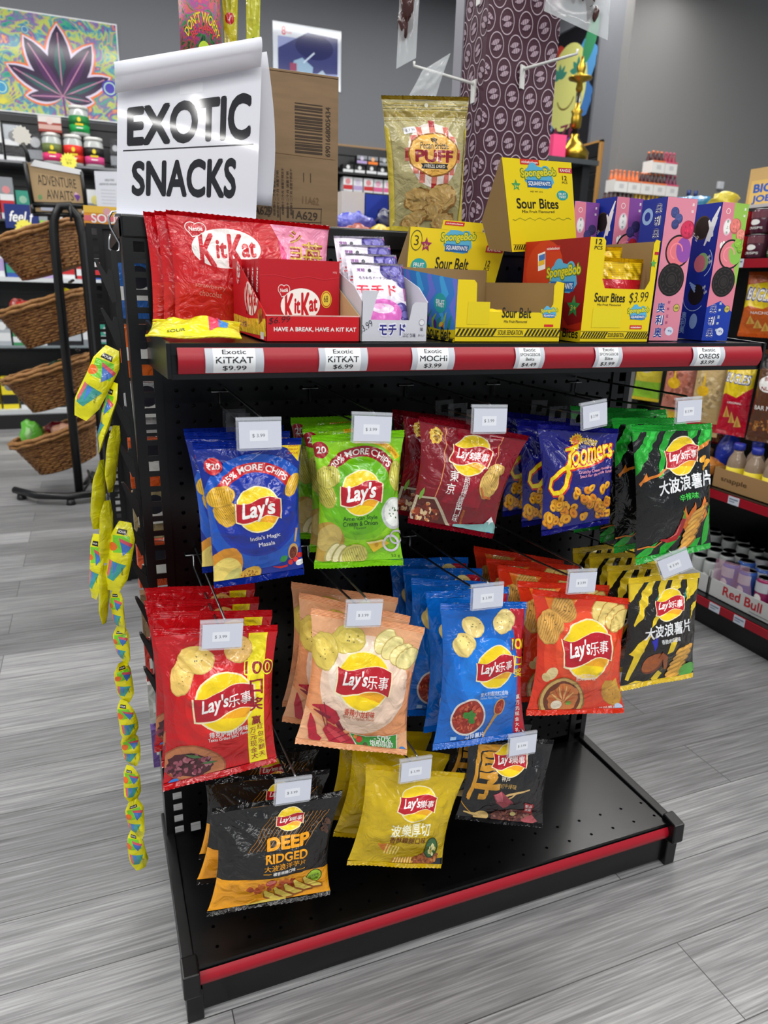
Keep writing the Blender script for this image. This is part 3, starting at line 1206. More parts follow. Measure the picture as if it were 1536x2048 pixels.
def d_jag(d, a, c, rows):
    for pts in rows:
        d.poly([(x, t * a) for x, t in pts], c)


def d_ridges(d, a, cx, t, n, s, c=(226, 170, 70), rot=20):
    """a fan of wavy cut chips seen from the side"""
    for i in range(n):
        x, y = cx - .02 * i * s * 2, (t + .050 * i) * a
        d.ell(x, y, .13 * s * 1.15, tuple(v * .62 for v in c), .05 * s * 1.0, rot)
        d.ell(x - .006, y - .008, .125 * s * 1.15, c, .038 * s, rot)
        d.ell(x - .02, y - .014, .08 * s * 1.1, tuple(min(255, v * 1.15) for v in c), .016 * s, rot)


def d_neon(d, a):
    T = lambda t: t * a
    G, G2 = (34, 172, 48), (60, 214, 80)
    d_jag(d, a, G, [[(0, 0), (.16, 0), (.06, .10), (0, .12)], [(.22, 0), (.40, 0), (.20, .20), (.10, .30), (.0, .36), (0, .20), (.12, .13)], [(.46, 0), (.62, 0), (.46, .10), (.40, .22), (.38, .36), (.30, .38), (.34, .15)],
                    [(.68, 0), (.84, 0), (.80, .09), (.70, .15)], [(.88, 0), (1, 0), (1, .13), (.90, .16), (.82, .19)], [(1, .55), (.99, .80), (.94, .92), (.86, .96), (.93, .75)]])
    d_jag(d, a, G2, [[(.26, .02), (.34, .02), (.18, .17), (.12, .2)], [(.72, .02), (.80, .02), (.76, .08), (.72, .10)], [(.90, .03), (.98, .02), (.97, .1), (.90, .13)]])
    d_jag(d, a, G, [[(0, .94), (.12, .89), (.30, .855), (.20, .93), (.02, 1), (0, 1)], [(.33, .90), (.52, .83), (.60, .84), (.38, .96), (.30, .98)], [(.55, .93), (.86, .88), (.80, .96), (.5, .99)]])
    d.poly([(.02, T(.405)), (.10, T(.385)), (.16, T(.34)), (.18, T(.375)), (.30, T(.35)), (.44, T(.31)), (.44, T(.325)), (.30, T(.37)), (.10, T(.405)), (.03, T(.425))], (226, 130, 40))
    d.poly([(.80, T(.19)), (.95, T(.13)), (.98, T(.12)), (.96, T(.16)), (.82, T(.22))], (226, 130, 40))
    d.badge(.62, T(.235), .195, '乐事', rot=4)
    d.txt('大波浪薯片', .665, T(.435), .72, (240, 242, 244), h=.155, rot=5, off=.05)
    d.txt('辛辣味', .70, T(.535), .25, (70, 210, 80), h=.07, rot=4, off=.03)
    for x, t in ((.90, .27), (.95, .30), (.93, .33)):
        d.ell(x, T(t), .05, (240, 170, 40), .03, 40)
    d.poly([(.60, T(.72)), (.66, T(.60)), (.70, T(.68)), (.78, T(.58)), (.80, T(.66)), (.92, T(.55)), (.96, T(.70)), (.7, T(.86))], (236, 120, 30))
    d.line([(.33, T(.845)), (.42, T(.862)), (.52, T(.845)), (.60, T(.78)), (.645, T(.70))], [.012, .045, .065, .075, .06], (186, 22, 28))
    d.line([(.46, T(.842)), (.54, T(.815)), (.61, T(.74))], [.008, .016, .008], (236, 120, 110))
    d.line([(.645, T(.70)), (.65, T(.66)), (.63, T(.635))], [.05, .02, .012], (90, 160, 40))
    d_ridges(d, a, .86, .66, 6, .95, (236, 168, 70), 28)
    d.line([(.02, T(.885)), (.15, T(.875)), (.25, T(.89)), (.35, T(.86))], .015, (226, 130, 40))


def d_zigzag(d, a):
    T = lambda t: t * a
    Y = (236, 204, 40)
    E2 = (36, 120, 110)
    for x in (.30, .52, .74, .93):
        d.poly([(x, T(.02)), (x + .035, T(.02)), (x - .10, T(.22)), (x - .13, T(.22))], E2)
    d_jag(d, a, Y, [[(0, .05), (.16, .0), (.22, .05), (.04, .22), (.0, .20)], [(.20, .12), (.34, .02), (.40, .02), (.30, .18), (.12, .44), (.10, .42), (.17, .25)],
                    [(.46, .02), (.56, .02), (.52, .20), (.46, .30), (.44, .44), (.36, .46), (.42, .25)], [(.62, .02), (.76, .02), (.72, .12), (.60, .17)], [(.80, .02), (.97, .02), (.99, .15), (.90, .24), (.84, .26), (.84, .12)],
                    [(.03, .66), (.20, .60), (.38, .52), (.30, .64), (.24, .74), (.10, .92), (.05, .90), (.14, .70)], [(.66, .62), (.76, .58), (.70, .70), (.62, .72)], [(.0, .97), (.2, .93), (.36, .96), (.3, 1), (0, 1)], [(.93, .3), (1, .25), (.98, .4), (.94, .44)], [(.4, .93), (.5, .86), (.56, .9), (.46, .98)]])
    d.badge(.60, T(.275), .185, '乐事', rot=2)
    d.poly([(.38, T(.58)), (.50, T(.56)), (.44, T(.68))], (40, 40, 170))
    d.txt('大波浪薯片', .625, T(.50), .68, (240, 242, 244), h=.155, rot=4, off=.05)
    d.txt('香脆烤鸡翅味', .67, T(.60), .26, (230, 232, 234), h=.05, rot=4, off=.02)
    d_ridges(d, a, .87, .70, 6, .9, (226, 166, 66), 20)
    d.ell(.43, T(.79), .17, (120, 56, 22), .10, 28)
    d.ell(.42, T(.785), .155, (176, 92, 36), .085, 28)
    d.line([(.53, T(.72)), (.60, T(.75)), (.60, T(.86))], [.09, .07, .05], (160, 80, 34))
    d.ell(.90, T(.90), .12, (90, 170, 70), .08, 20)


def d_red(d, a):
    T = lambda t: t * a
    d.ell(.52, T(.55), .44, (206, 22, 26), n=40)
    d.ell(.52, T(.50), .33, (222, 30, 30), n=36)
    d.ell(.50, T(.30), .24, (208, 26, 28), n=30)
    d.rect(.755, 0, .915, a, (248, 228, 30))
    d.chip(.18, T(.30), .10, .17, -18, (236, 196, 104), 0, 3)
    d.chip(.31, T(.205), .165, .125, -8, (240, 204, 108), 0, 4)
    d.chip(.67, T(.155), .125, .13, 20, (238, 190, 104), 0, 5)
    d.badge(.545, T(.49), .265, '乐事', rot=4)
    dk = (150, 20, 40)
    d.txt('100', .86, T(.285), .27, (250, 236, 60), h=.15, off=.08)
    d.txt('100', .86, T(.285), .25, dk, h=.125, off=.02)
    d.vtxt('口奖', .84, T(.415), T(.115), .13, dk, off=.05)
    d.txt('赢', .84, T(.645), .09, dk, off=.04)
    d.vtxt('万元现金大', .805, T(.715), T(.047), .06, dk, off=.02)
    d.vtxt('红包乐翻天', .875, T(.695), T(.05), .055, dk, off=.02)
    d.txt('得克萨斯烧烤味', .58, T(.69), .36, WHT, h=.06, rot=4, off=.03)
    d.txt('Texas Grilled BBQ Flavor', .58, T(.725), .38, WHT, h=.035, rot=4, off=.012)
    d.ell(.26, T(.865), .30, (150, 84, 50), .165, -22)
    d.ell(.26, T(.865), .285, (186, 116, 74), .15, -22)
    d.ell(.22, T(.865), .21, (72, 22, 34), .11, -18, jag=.08)
    d.pile(.22, T(.865), .19, .09, [(90, 30, 44), (130, 56, 76), (160, 84, 100), (60, 18, 28), (176, 110, 120)], 70, .015, .034)
    d.leaf(.18, T(.79), .16, .014, -20, (70, 110, 60))
    d.leaf(.32, T(.865), .15, .012, -5, (70, 110, 60))
    d.ell(.09, T(.955), .045, (40, 120, 200), .035)


def d_peach(d, a):
    T = lambda t: t * a
    d.poly([(0, T(.3)), (.5, T(.2)), (1, T(.35)), (1, T(.8)), (.5, T(.95)), (0, T(.7))], (238, 160, 108))
    d.ell(.52, T(.50), .42, (246, 214, 190), n=40)
    d.ell(.46, T(.42), .30, (249, 226, 206), n=30)
    d.chip(.33, T(.185), .16, .125, 20, (228, 206, 96), 0, 4)
    d.chip(.12, T(.29), .125, .16, 10, (230, 204, 96), 0, 3)
    for i, (x, t, r) in enumerate(((.66, .16, 30), (.74, .20, 35), (.84, .235, 45), (.90, .255, 50))):
        d.ell(x, T(t), .13, (204, 178, 104), .085, 90 - r)
        d.ell(x, T(t), .122, (240, 226, 152), .075, 90 - r)
    d.badge(.51, T(.475), .245, '乐事', rot=0)
    d.txt('香辣小龙虾味', .51, T(.715), .29, (206, 70, 40), h=.058, off=.025)
    d.txt('Spicy Crayfish Flavor', .51, T(.752), .30, (190, 120, 90), h=.03, off=.008)
    cr, cd_, cl = (190, 28, 52), (136, 18, 44), (220, 70, 80)
    d.line([(.06, T(.69)), (.16, T(.70)), (.26, T(.76)), (.32, T(.80))], [.01, .06, .11, .07], cr)
    d.line([(.08, T(.72)), (.17, T(.75)), (.25, T(.775))], [.006, .03, .02], cd_)
    d.line([(.06, T(.75)), (.09, T(.83)), (.13, T(.92)), (.20, T(.95))], [.008, .07, .075, .05], cr)
    d.line([(.32, T(.80)), (.37, T(.85)), (.35, T(.91))], .04, cd_)
    d.line([(.22, T(.84)), (.32, T(.90)), (.42, T(.955)), (.50, T(1.0))], [.07, .14, .15, .12], cr)
    d.line([(.24, T(.85)), (.33, T(.895)), (.42, T(.945))], [.02, .05, .04], cl)
    for q in (.34, .38, .42, .46):
        d.line([(q - .05, T(q * .9 + .64)), (q + .05, T(q * .9 + .585))], .008, cd_)
    for x0, t0, x1, t1 in ((.22, .84, .13, .70), (.24, .84, .16, .66), (.34, .88, .40, .84), (.37, .90, .44, .87)):
        d.line([(x0, T(t0)), (x1, T(t1))], .008, cd_)
    d.poly([(.44, T(.86)), (.60, T(.875)), (.78, T(.86)), (.90, T(.835)), (.90, T(.965)), (.62, T(.985)), (.52, T(.96))], (228, 226, 206))
    d.poly([(.45, T(.865)), (.60, T(.88)), (.78, T(.865)), (.89, T(.842)), (.89, T(.96)), (.62, T(.978)), (.53, T(.955))], (48, 150, 50))
    d.ell(.54, T(.905), .03, (220, 60, 40))
    d.ell(.60, T(.945), .022, (90, 84, 50))
    d.ell(.50, T(.885), .018, (236, 140, 50))
    d.txt('-50%', .76, T(.885), .16, WHT, h=.055, off=.015)
    d.txt('饱和脂肪', .75, T(.922), .22, WHT, h=.045, off=.025)
    d.txt('配方升级', .75, T(.952), .18, WHT, h=.034, off=.02)
    d.ell(.95, T(.975), .04, (70, 140, 214), .05)


def d_azure(d, a):
    T = lambda t: t * a
    d.ell(.52, T(.55), .47, (12, 112, 214), n=40)
    d.ell(.58, T(.48), .36, (22, 124, 224), n=36)
    d.poly([(.78, 0), (.97, 0), (1, T(.25)), (1, T(1)), (.86, T(1)), (.95, T(.55)), (.90, T(.28))], (186, 24, 44))
    d.chip(.37, T(.165), .15, .10, -28, (240, 214, 136), 0, 4)
    d.chip(.26, T(.285), .14, .125, -20, (242, 216, 132), 0, 5)
    d.chip(.74, T(.14), .135, .135, 10, (240, 214, 136), 0, 6)
    d.badge(.66, T(.455), .222, '乐事', rot=4)
    Y = (250, 218, 30)
    d.txt('100', .95, T(.30), .22, (186, 24, 44), h=.15, off=.08)
    d.txt('100', .95, T(.30), .20, Y, h=.12, off=.03)
    d.vtxt('口奖', .955, T(.42), T(.085), .10, Y, off=.04)
    d.vtxt('赢万元现金大礼', .95, T(.68), T(.042), .05, WHT, off=.02, dx=-.006)
    d.txt('意大利香浓红烩味', .66, T(.64), .33, (226, 234, 244), h=.05, rot=1, off=.02)
    d.txt('Italian Red Meat Flavor', .66, T(.668), .32, (190, 214, 240), h=.026, rot=1, off=.005)
    d.ell(.35, T(.785), .205, (226, 222, 216), n=34)
    d.ell(.35, T(.785), .185, (164, 46, 30), n=34)
    d.pile(.35, T(.785), .165, .165, [(196, 70, 44), (220, 110, 70), (150, 34, 24), (206, 84, 60)], 120, .012, .024)
    for an in (20, 70, 130, -40):
        d.leaf(.35, T(.79), .10, .035, an, (60, 140, 50))
    d.line([(.52, T(.95)), (.62, T(.85)), (.70, T(.77))], [.02, .026, .04], (196, 150, 84))
    d.ell(.72, T(.735), .06, (206, 160, 96), .095, -28)
    d.ell(.72, T(.735), .048, (166, 52, 34), .08, -28)
    d.pile(.72, T(.735), .03, .05, [(206, 90, 60), (150, 40, 26)], 30, .008, .014)
    d.txt('马铃薯片', .43, T(.93), .22, (226, 234, 244), h=.055, rot=3, off=.02, sh=.2)
    d.rect(.17, T(.915), .23, T(.94), (150, 190, 230))


def d_orange(d, a):
    T = lambda t: t * a
    d.ell(.55, T(.52), .46, (232, 70, 36), n=40)
    d.ell(.58, T(.47), .36, (238, 82, 44), n=36)
    d.poly([(.1, T(.0)), (.5, T(0)), (.4, T(.12)), (.15, T(.15))], (236, 120, 40))
    d.chip(.31, T(.14), .14, .115, -35, (222, 168, 84), 11, 4)
    d.chip(.15, T(.29), .145, .155, -15, (228, 172, 84), 11, 5)
    for i, (x, t, r) in enumerate(((.70, .10, 30), (.78, .14, 35), (.87, .17, 40), (.93, .20, 45))):
        d.ell(x, T(t), .14, (200, 150, 70), .085, 95 - r)
        d.ell(x, T(t), .13, (240, 212, 124), .075, 95 - r)
    d.badge(.58, T(.455), .262, '乐事', rot=5)
    d.txt('韩式泡菜味', .57, T(.685), .22, (250, 220, 200), h=.06, rot=3, off=.025)
    d.ell(.19, T(.66), .07, (226, 206, 150), .05, 25)
    d.ell(.13, T(.69), .05, (214, 190, 130), .035, -25)
    d.ell(.33, T(.865), .245, (150, 104, 50), .195)
    d.ell(.33, T(.86), .23, (206, 170, 100), .18)
    d.ell(.33, T(.86), .20, (110, 50, 20), .155)
    d.ell(.34, T(.855), .17, (206, 120, 60), .125, 10, jag=.08)
    for i in range(9):
        g = R(20 + 18 * i)
        d.line([(.33, T(.89)), (.33 + .15 * math.cos(g), T(.89) - .15 * math.sin(g))], [.03, .008], (234, 180, 110) if i % 2 else (196, 90, 40))
    d.ell(.27, T(.905), .06, (240, 226, 200), .04)
    d.ell(.40, T(.895), .03, (120, 170, 60), .02)
    d.chip(.88, T(.82), .11, .13, 35, (206, 150, 50), 0, 8)
    d.poly([(.86, T(.745)), (.95, T(.69)), (.97, T(.80))], (222, 170, 60))
    d.txt('马铃薯片', .82, T(.955), .20, (246, 220, 206), h=.05, rot=4, off=.02, sh=.2)
    d.ell(.94, T(.945), .045, (190, 206, 232), .04)


def d_deep(d, a):
    T = lambda t: t * a
    AM = (240, 162, 20)
    d.poly([(0, T(.64)), (.2, T(.70)), (.5, T(.715)), (.8, T(.70)), (1, T(.68)), (1, T(1)), (0, T(1))], AM)
    for i in range(15):
        x = .36 + .035 * i
        d.line([(x + .08, T(.16)), (x - .10, T(.46))], .006, (150, 96, 24))
    d.pile(.92, T(.31), .05, .06, [(70, 46, 36), (90, 60, 44)], 20, .012, .025)
    d.badge(.60, T(.20), .105, '樂事', rot=0)
    d.txt('DEEP', .60, T(.41), .37, AM, h=.11, rot=3, off=.055)
    d.txt('RIDGED', .595, T(.535), .37, AM, h=.075, rot=3, off=.04)
    d.txt('大波浪洋芋片', .59, T(.615), .37, AM, h=.052, rot=3, off=.012)
    d.txt('椒香嫩雞口味', .585, T(.672), .20, WHT, h=.034, rot=3, off=.03)
    d.line([(.40, T(.672)), (.47, T(.672))], .006, AM)
    d.line([(.70, T(.672)), (.775, T(.672))], .006, AM)
    d.ell(.865, T(.775), .078, (40, 60, 20), .062, 25)
    d.ell(.865, T(.775), .07, (160, 204, 50), .055, 25)
    d.txt('起司好吃', .865, T(.765), .10, (40, 70, 20), h=.03, rot=8)
    d.txt('新口味', .865, T(.795), .08, (40, 70, 20), h=.026, rot=8)
    d.pile(.50, T(.80), .20, .035, [(190, 80, 30), (210, 110, 40), (160, 60, 26)], 30, .02, .04)
    d.ell(.48, T(.765), .05, (200, 60, 50), .03)
    d.ell(.48, T(.757), .045, (230, 130, 110), .018)
    for i in range(5):
        x, t = .46 + .085 * i, .885 - .03 * (i * .6)
        d.line([(x - .03, T(t - .05)), (x, T(t)), (x + .07, T(t + .045)), (x + .14, T(t + .055))], [.03, .07, .065, .03], (150, 84, 20))
        d.line([(x - .03, T(t - .055)), (x, T(t - .008)), (x + .07, T(t + .036)), (x + .13, T(t + .048))], [.02, .05, .045, .012], (232, 206, 90))
    d.line([(.30, T(.955)), (.45, T(.95)), (.62, T(.94))], .04, (224, 196, 80))


def d_mustard(d, a):
    T = lambda t: t * a
    d.poly([(0, T(.965)), (.08, T(.955)), (.16, T(.97)), (.25, T(.955)), (.34, T(.97)), (.42, T(.955)), (.44, T(1)), (0, T(1))], (30, 40, 46))
    d.poly([(.74, T(.95)), (.86, T(.90)), (1, T(.88)), (1, T(1)), (.7, T(1))], (30, 40, 46))
    d.badge(.575, T(.36), .188, '樂事', rot=2)
    d.txt('波樂厚切', .565, T(.635), .43, (250, 246, 214), h=.125, rot=6, off=.04)
    d.txt('香酥雞腿口味', .56, T(.735), .39, (110, 40, 20), h=.062, rot=4, off=.02)
    d.poly([(.24, T(.775)), (.40, T(.785)), (.36, T(.86)), (.30, T(.83))], (226, 130, 40))
    for i in range(5):
        d.line([(.36 + .03 * i, T(.785 + .004 * i)), (.34 + .03 * i, T(.87))], .016, (246, 214, 110))
    d.poly([(.44, T(.90)), (.70, T(.89)), (.72, T(.99)), (.44, T(.99))], (206, 140, 40))
    for i in range(9):
        d.line([(.47 + .03 * i, T(.895)), (.46 + .03 * i, T(.985))], .014, (250, 222, 130))
    d.ell(.80, T(.90), .15, (150, 80, 40), .06, 14, jag=.1)
    d.pile(.80, T(.90), .12, .04, [(180, 100, 50), (130, 64, 30), (200, 130, 70)], 40, .012, .024)
    d.ell(.84, T(.79), .078, (34, 66, 40), .095)
    d.ell(.84, T(.79), .068, (60, 110, 60), .083)
    d.pile(.85, T(.81), .04, .045, [(230, 220, 110), (250, 240, 170)], 12, .014, .024)


def d_coal(d, a):
    T = lambda t: t * a
    GO = (206, 146, 40)
    d.ring(.36, T(.45), .46, .008, GO, 60, 250)
    d.txt('厚', .25, T(.42), .40, GO, h=.62, off=.045, sh=.1)
    d.badge(.51, T(.265), .185, '樂事', rot=2)
    d.txt('神戶', .49, T(.505), .10, (226, 214, 190), h=.05, rot=-4)
    d.txt('厚切牛排味', .51, T(.585), .26, (196, 160, 90), h=.055, rot=-4)
    d.line([(.48, T(.70)), (.62, T(.665)), (.80, T(.60))], [.02, .02, .016], (206, 170, 110))
    d.line([(.52, T(.74)), (.60, T(.70)), (.64, T(.66))], .014, (206, 170, 110))
    d.poly([(.36, T(.68)), (.45, T(.64)), (.62, T(.76)), (.50, T(.82)), (.42, T(.78))], (150, 60, 70))
    d.poly([(.37, T(.68)), (.45, T(.645)), (.50, T(.76)), (.43, T(.77))], (200, 100, 110))
    d.ell(.62, T(.90), .26, (96, 50, 44), .07, 4, jag=.08)
    d.pile(.62, T(.90), .22, .05, [(130, 74, 60), (80, 36, 34), (160, 104, 90)], 50, .014, .026)
    d.poly([(.72, T(.93)), (.86, T(.86)), (.92, T(.92)), (.82, T(.98))], (190, 90, 96))
    d.ell(.62, T(.865), .035, (240, 226, 150), .02)
    d.ell(.26, T(.92), .09, (214, 180, 110), .045, 0)
    d.line([(.06, T(.89)), (.20, T(.91))], [.012, .03], (214, 180, 110))
    d.rect(.755, T(.75), .865, T(.85), (176, 36, 44), -4)
    d.txt('新品', .81, T(.78), .08, WHT, h=.03, off=.02)
    d.txt('推薦', .81, T(.82), .08, WHT, h=.03, off=.02)


ZIG = (30, 26, 22)
#      key, corners, base, back, design, front label, copies label, group, copies, step, kwargs
BAGS = [
    ('blue', [(-.012, .918), (.128, .918), (.128, .727), (.006, .722)], (12, 40, 140), (12, 40, 140), d_blue, 'royal blue chip bag with 25% MORE CHIPS band, front of the upper left hook', 'royal blue chip bag', 'royal blue chip bags', 2, .047, dict(tab=True, seed=1, pinch=0.087)),
    ('green', [(.142, .920), (.275, .922), (.277, .723), (.143, .733)], (134, 204, 28), (120, 190, 30), d_green, 'lime green chip bag with 20% MORE CHIPS band, front of its hook', 'lime green chip bag', 'lime green chip bags', 2, .060, dict(seed=2, pinch=0.131)),
    ('wine', [(.298, .940), (.479, .904), (.424, .748), (.283, .786)], (128, 10, 28), (120, 10, 26), d_wine, 'dark red chip bag with vertical white lettering, front of its hook', 'dark red chip bag', 'dark red chip bags', 2, .052, dict(tab=True, seed=3, pinch=0.116)),
    ('zoom', [(.492, .922), (.645, .907), (.643, .752), (.513, .743)], (20, 22, 116), (20, 22, 116), d_zoom, 'navy bag of cheese curls with yellow script, front of its hook', 'navy cheese curl bag', 'navy cheese curl bags', 2, .052, dict(tab=True, seed=4, pinch=0.087, cat='snack bag', name='curl_bag')),
    ('neon', [(.668, .912), (.838, .908), (.872, .684), (.706, .672)], (14, 15, 16), (16, 30, 18), d_neon, 'black and neon green chip bag with chili picture, front of its hook', 'black and neon green chip bag', 'black and green chip bags', 3, .055, dict(seed=5, pinch=0.072, seal_c=(40, 170, 60))),
    ('red', [(-.074, .672), (.092, .652), (.084, .432), (-.078, .425)], (190, 16, 24), (180, 14, 22), d_red, 'bright red chip bag with yellow side stripe, front of its hook', 'bright red chip bag with yellow stripe', 'bright red chip bags', 3, .048, dict(seed=6, pinch=0.102)),
    ('peach', [(.142, .670), (.322, .612), (.295, .394), (.113, .456)], (240, 178, 132), (236, 170, 124), d_peach, 'peach chip bag with red crayfish picture, front of its hook', 'peach chip bag with crayfish', 'peach crayfish chip bags', 2, .055, dict(seed=7, pinch=0.116)),
    ('azure', [(.348, .648), (.503, .630), (.518, .377), (.342, .391)], (10, 100, 196), (10, 96, 190), d_azure, 'azure blue chip bag with red stew bowl picture, front of its hook', 'azure blue chip bag', 'azure blue chip bags', 4, .050, dict(seed=8, pinch=0.116)),
    ('orange', [(.514, .650), (.714, .606), (.728, .380), (.518, .418)], (222, 56, 28), (206, 50, 26), d_orange, 'orange red chip bag with kimchi bowl picture, front of its hook', 'orange red chip bag', 'orange red chip bags', 4, .050, dict(seed=9, pinch=0.145)),
    ('zigzag', [(.707, .645), (.868, .635), (.884, .423), (.712, .427)], ZIG, (40, 36, 24), d_zigzag, 'black and yellow zigzag chip bag with wing picture, front of its hook', 'black and yellow zigzag chip bag', 'black and yellow chip bags', 3, .055, dict(seed=10, pinch=0.072, seal_c=(226, 196, 40))),
    ('deep', [(-.011, .369), (.192, .346), (.169, .153), (-.029, .180)], (24, 23, 23), (230, 154, 24), d_deep, 'black and amber chip bag with amber capitals, front of its hook', 'black and amber chip bag', 'black and amber chip bags', 2, .062, dict(seed=11, pinch=0.131, seal_c=None)),
    ('mustard', [(.232, .384), (.413, .322), (.372, .141), (.198, .203)], (206, 174, 16), (206, 174, 16), d_mustard, 'mustard yellow chip bag with ridged chip picture, front of its hook', 'mustard yellow chip bag', 'mustard yellow chip bags', 2, .060, dict(seed=12, pinch=0.102)),
    ('coal', [(.414, .394), (.589, .348), (.579, .166), (.396, .236)], (26, 26, 28), (26, 26, 28), d_coal, 'black chip bag with gold brush character and steak, front of its hook', 'black chip bag with gold brush character', 'black and gold chip bags', 1, .060, dict(seed=13, pinch=0.087)),
]
for key, cs, base, back, des, lab, lab2, grp, n, step, kw in BAGS:
    t = make_bag(cs, base, back, des, lab, grp, **kw)
    hang_more(t, n, step, lab2, grp, seed=kw['seed'])
# ------------------------------------------------------------------ the boxes and bags on the display shelf
Z = ZS + .0016
KRED, KRED2 = (200, 12, 26), (186, 14, 30)


def wafer_logo(d, cx, cy, w, rot=0, badge=True):
    """a white oval with bold slanted red lettering"""
    d.ell(cx, cy, w * .5, (246, 244, 240), w * .27, rot, n=34)
    r = (196, 14, 28)
    co, si = math.cos(R(rot)), math.sin(R(rot))

    def q(x, y):
        return cx + w * (x * co + y * si), cy + w * (-x * si + y * co)
    d.txt('K', *q(-.29, .03), w * .24, r, h=w * .46, rot=rot, off=.04, sh=.1)
    d.txt('it', *q(-.085, .01), w * .16, r, h=w * .25, rot=rot, off=.045, sh=.1)
    d.txt('K', *q(.12, .03), w * .24, r, h=w * .46, rot=rot, off=.04, sh=.1)
    d.txt('at', *q(.32, .01), w * .22, r, h=w * .22, rot=rot, off=.045, sh=.1)
    if badge:
        x, y = q(-.40, -.25)
        for cc, k in (((246, 244, 240), 1), ((196, 14, 28), .86)):
            d.ell(x - w * .06, y - w * .02, w * .09 * k, cc, w * .075 * k)
            d.ell(x + w * .06, y - w * .02, w * .09 * k, cc, w * .075 * k)
            d.poly([(x - w * .145 * k, y), (x + w * .145 * k, y), (x + w * .03, y + w * .09 * k), (x - w * .06, y + w * .11 * k)], cc)
        d.txt('Nestlé', x, y - w * .005, w * .19, (246, 244, 240), h=w * .06, rot=rot, off=.03)


def wafer(d, x, y, s, c=(170, 112, 50)):
    d.poly([(x - s, y - s * .2), (x + s * .6, y - s * .6), (x + s, y - s * .1), (x + s * .9, y + s * .5), (x - s * .6, y + s * .9), (x - s * .95, y + s * .4)], tuple(v * .7 for v in c))
    d.poly([(x - s, y - s * .2), (x + s * .6, y - s * .6), (x + s, y - s * .1), (x - s * .6, y + s * .3)], c)
    for k in range(3):
        d.line([(x - s * .9 + s * .15 * k, y - s * .1 + .05 * s * k), (x - s * .6 + s * .12 * k, y + s * .7)], s * .07, (226, 196, 130))


# --- three big strawberry wafer bags leaning on the pegboard
def d_wafer_bag(d, a):
    T = lambda t: t * a
    d.poly([(0, T(.3)), (.4, T(.4)), (.7, T(.5)), (.62, T(1)), (0, T(1))], (206, 22, 26))
    d.poly([(0, T(.6)), (.5, T(.62)), (.55, T(1)), (0, T(1))], (214, 40, 28))
    d.poly([(.54, 0), (.66, T(.05)), (.68, T(.35)), (.60, T(.7)), (.66, T(1)), (.8, T(1)), (.8, 0)], (226, 60, 130))
    d.poly([(.60, 0), (1, 0), (1, T(1)), (.74, T(1)), (.70, T(.7)), (.72, T(.3))], (240, 150, 182))
    wafer_logo(d, .335, T(.29), .43, 3)
    g = (206, 170, 60)
    for k, (cc, of) in enumerate((((150, 40, 40), .045), (g, .0))):
        d.vtxt('ショコラ', .78, T(.14), T(.15), .08, cc, off=of * 2)
        d.txt('苺', .895, T(.30), .14, cc, h=.17, off=of * 2)
    d.txt('strawberry', .22, T(.63), .19, (222, 150, 130), h=.032, rot=-6, off=.005)
    d.txt('chocolat', .22, T(.69), .14, (222, 150, 130), h=.034, rot=-6, off=.005)
    d.poly([(.43, T(.78)), (.62, T(.68)), (.64, T(.86)), (.46, T(.92))], (232, 150, 150))
    d.poly([(.46, T(.92)), (.64, T(.84)), (.64, T(.93)), (.50, T(.98))], (70, 30, 20))


kb = make_bag([(-.006, 1.204), (.232, 1.196), (.226, Z + .002), (-.004, Z + .002)], KRED, KRED, d_wafer_bag, 'large red wafer bag with a pink strawberry side, foremost of three', 'large red wafer bags on the shelf', 21, bulge=.014, pinch=.035, yb=-.060, ydz=-.09, crump=.4, seal=.04, kind='foil', cat='candy bag', name='wafer_bag', nu=30, nv=22)
kb.rotation_euler = (0, 0, 0)
for k, lb in ((1, 'large red wafer bag standing behind the foremost strawberry one'), (2, 'large red wafer bag hindmost of three, against the pegboard')):
    c = copy_tree(kb)
    c.location = kb.location + Vector((-.014 * k, .0185 * k, -.0005 * k))
    c.rotation_euler = (0, 0, R(.5 * k))
    c['label'] = lb


# --- yellow sour candy packet lying at the left end
def d_sour_pack(d, a):
    T = lambda t: t * a
    d.poly([(.2, T(.2)), (.5, T(.12)), (.7, T(.3)), (.4, T(.42))], (226, 110, 40))
    d.txt('RAINBOW', .42, T(.25), .36, (240, 190, 30), h=.07, off=.03)
    d.txt('MIXED FRUIT FLAVOUR', .35, T(.55), .34, (60, 70, 20), h=.026)
    d.poly([(.64, T(.3)), (.76, T(.25)), (.78, T(.7)), (.66, T(.75))], (226, 60, 90))
    d.poly([(.76, T(.3)), (.88, T(.35)), (.86, T(.7)), (.77, T(.7))], (60, 130, 200))
    d.txt('SOUR', .3, T(.78), .2, (40, 60, 20), h=.05, off=.02)


sp = make_bag([(-.055, .055), (.055, .055), (.055, -.045), (-.055, -.045)], (226, 214, 24), (206, 200, 20), d_sour_pack, 'yellow sour candy packet lying at the left end of the shelf', None, 23, bulge=.013, pinch=.04, yb=0, kind='foil', cat='candy packet', name='candy_packet', seal=.07, nu=16, nv=14)
sp.rotation_euler = (R(-82), 0, R(-10))
sp.location = (.012, -.193, Z + .018)

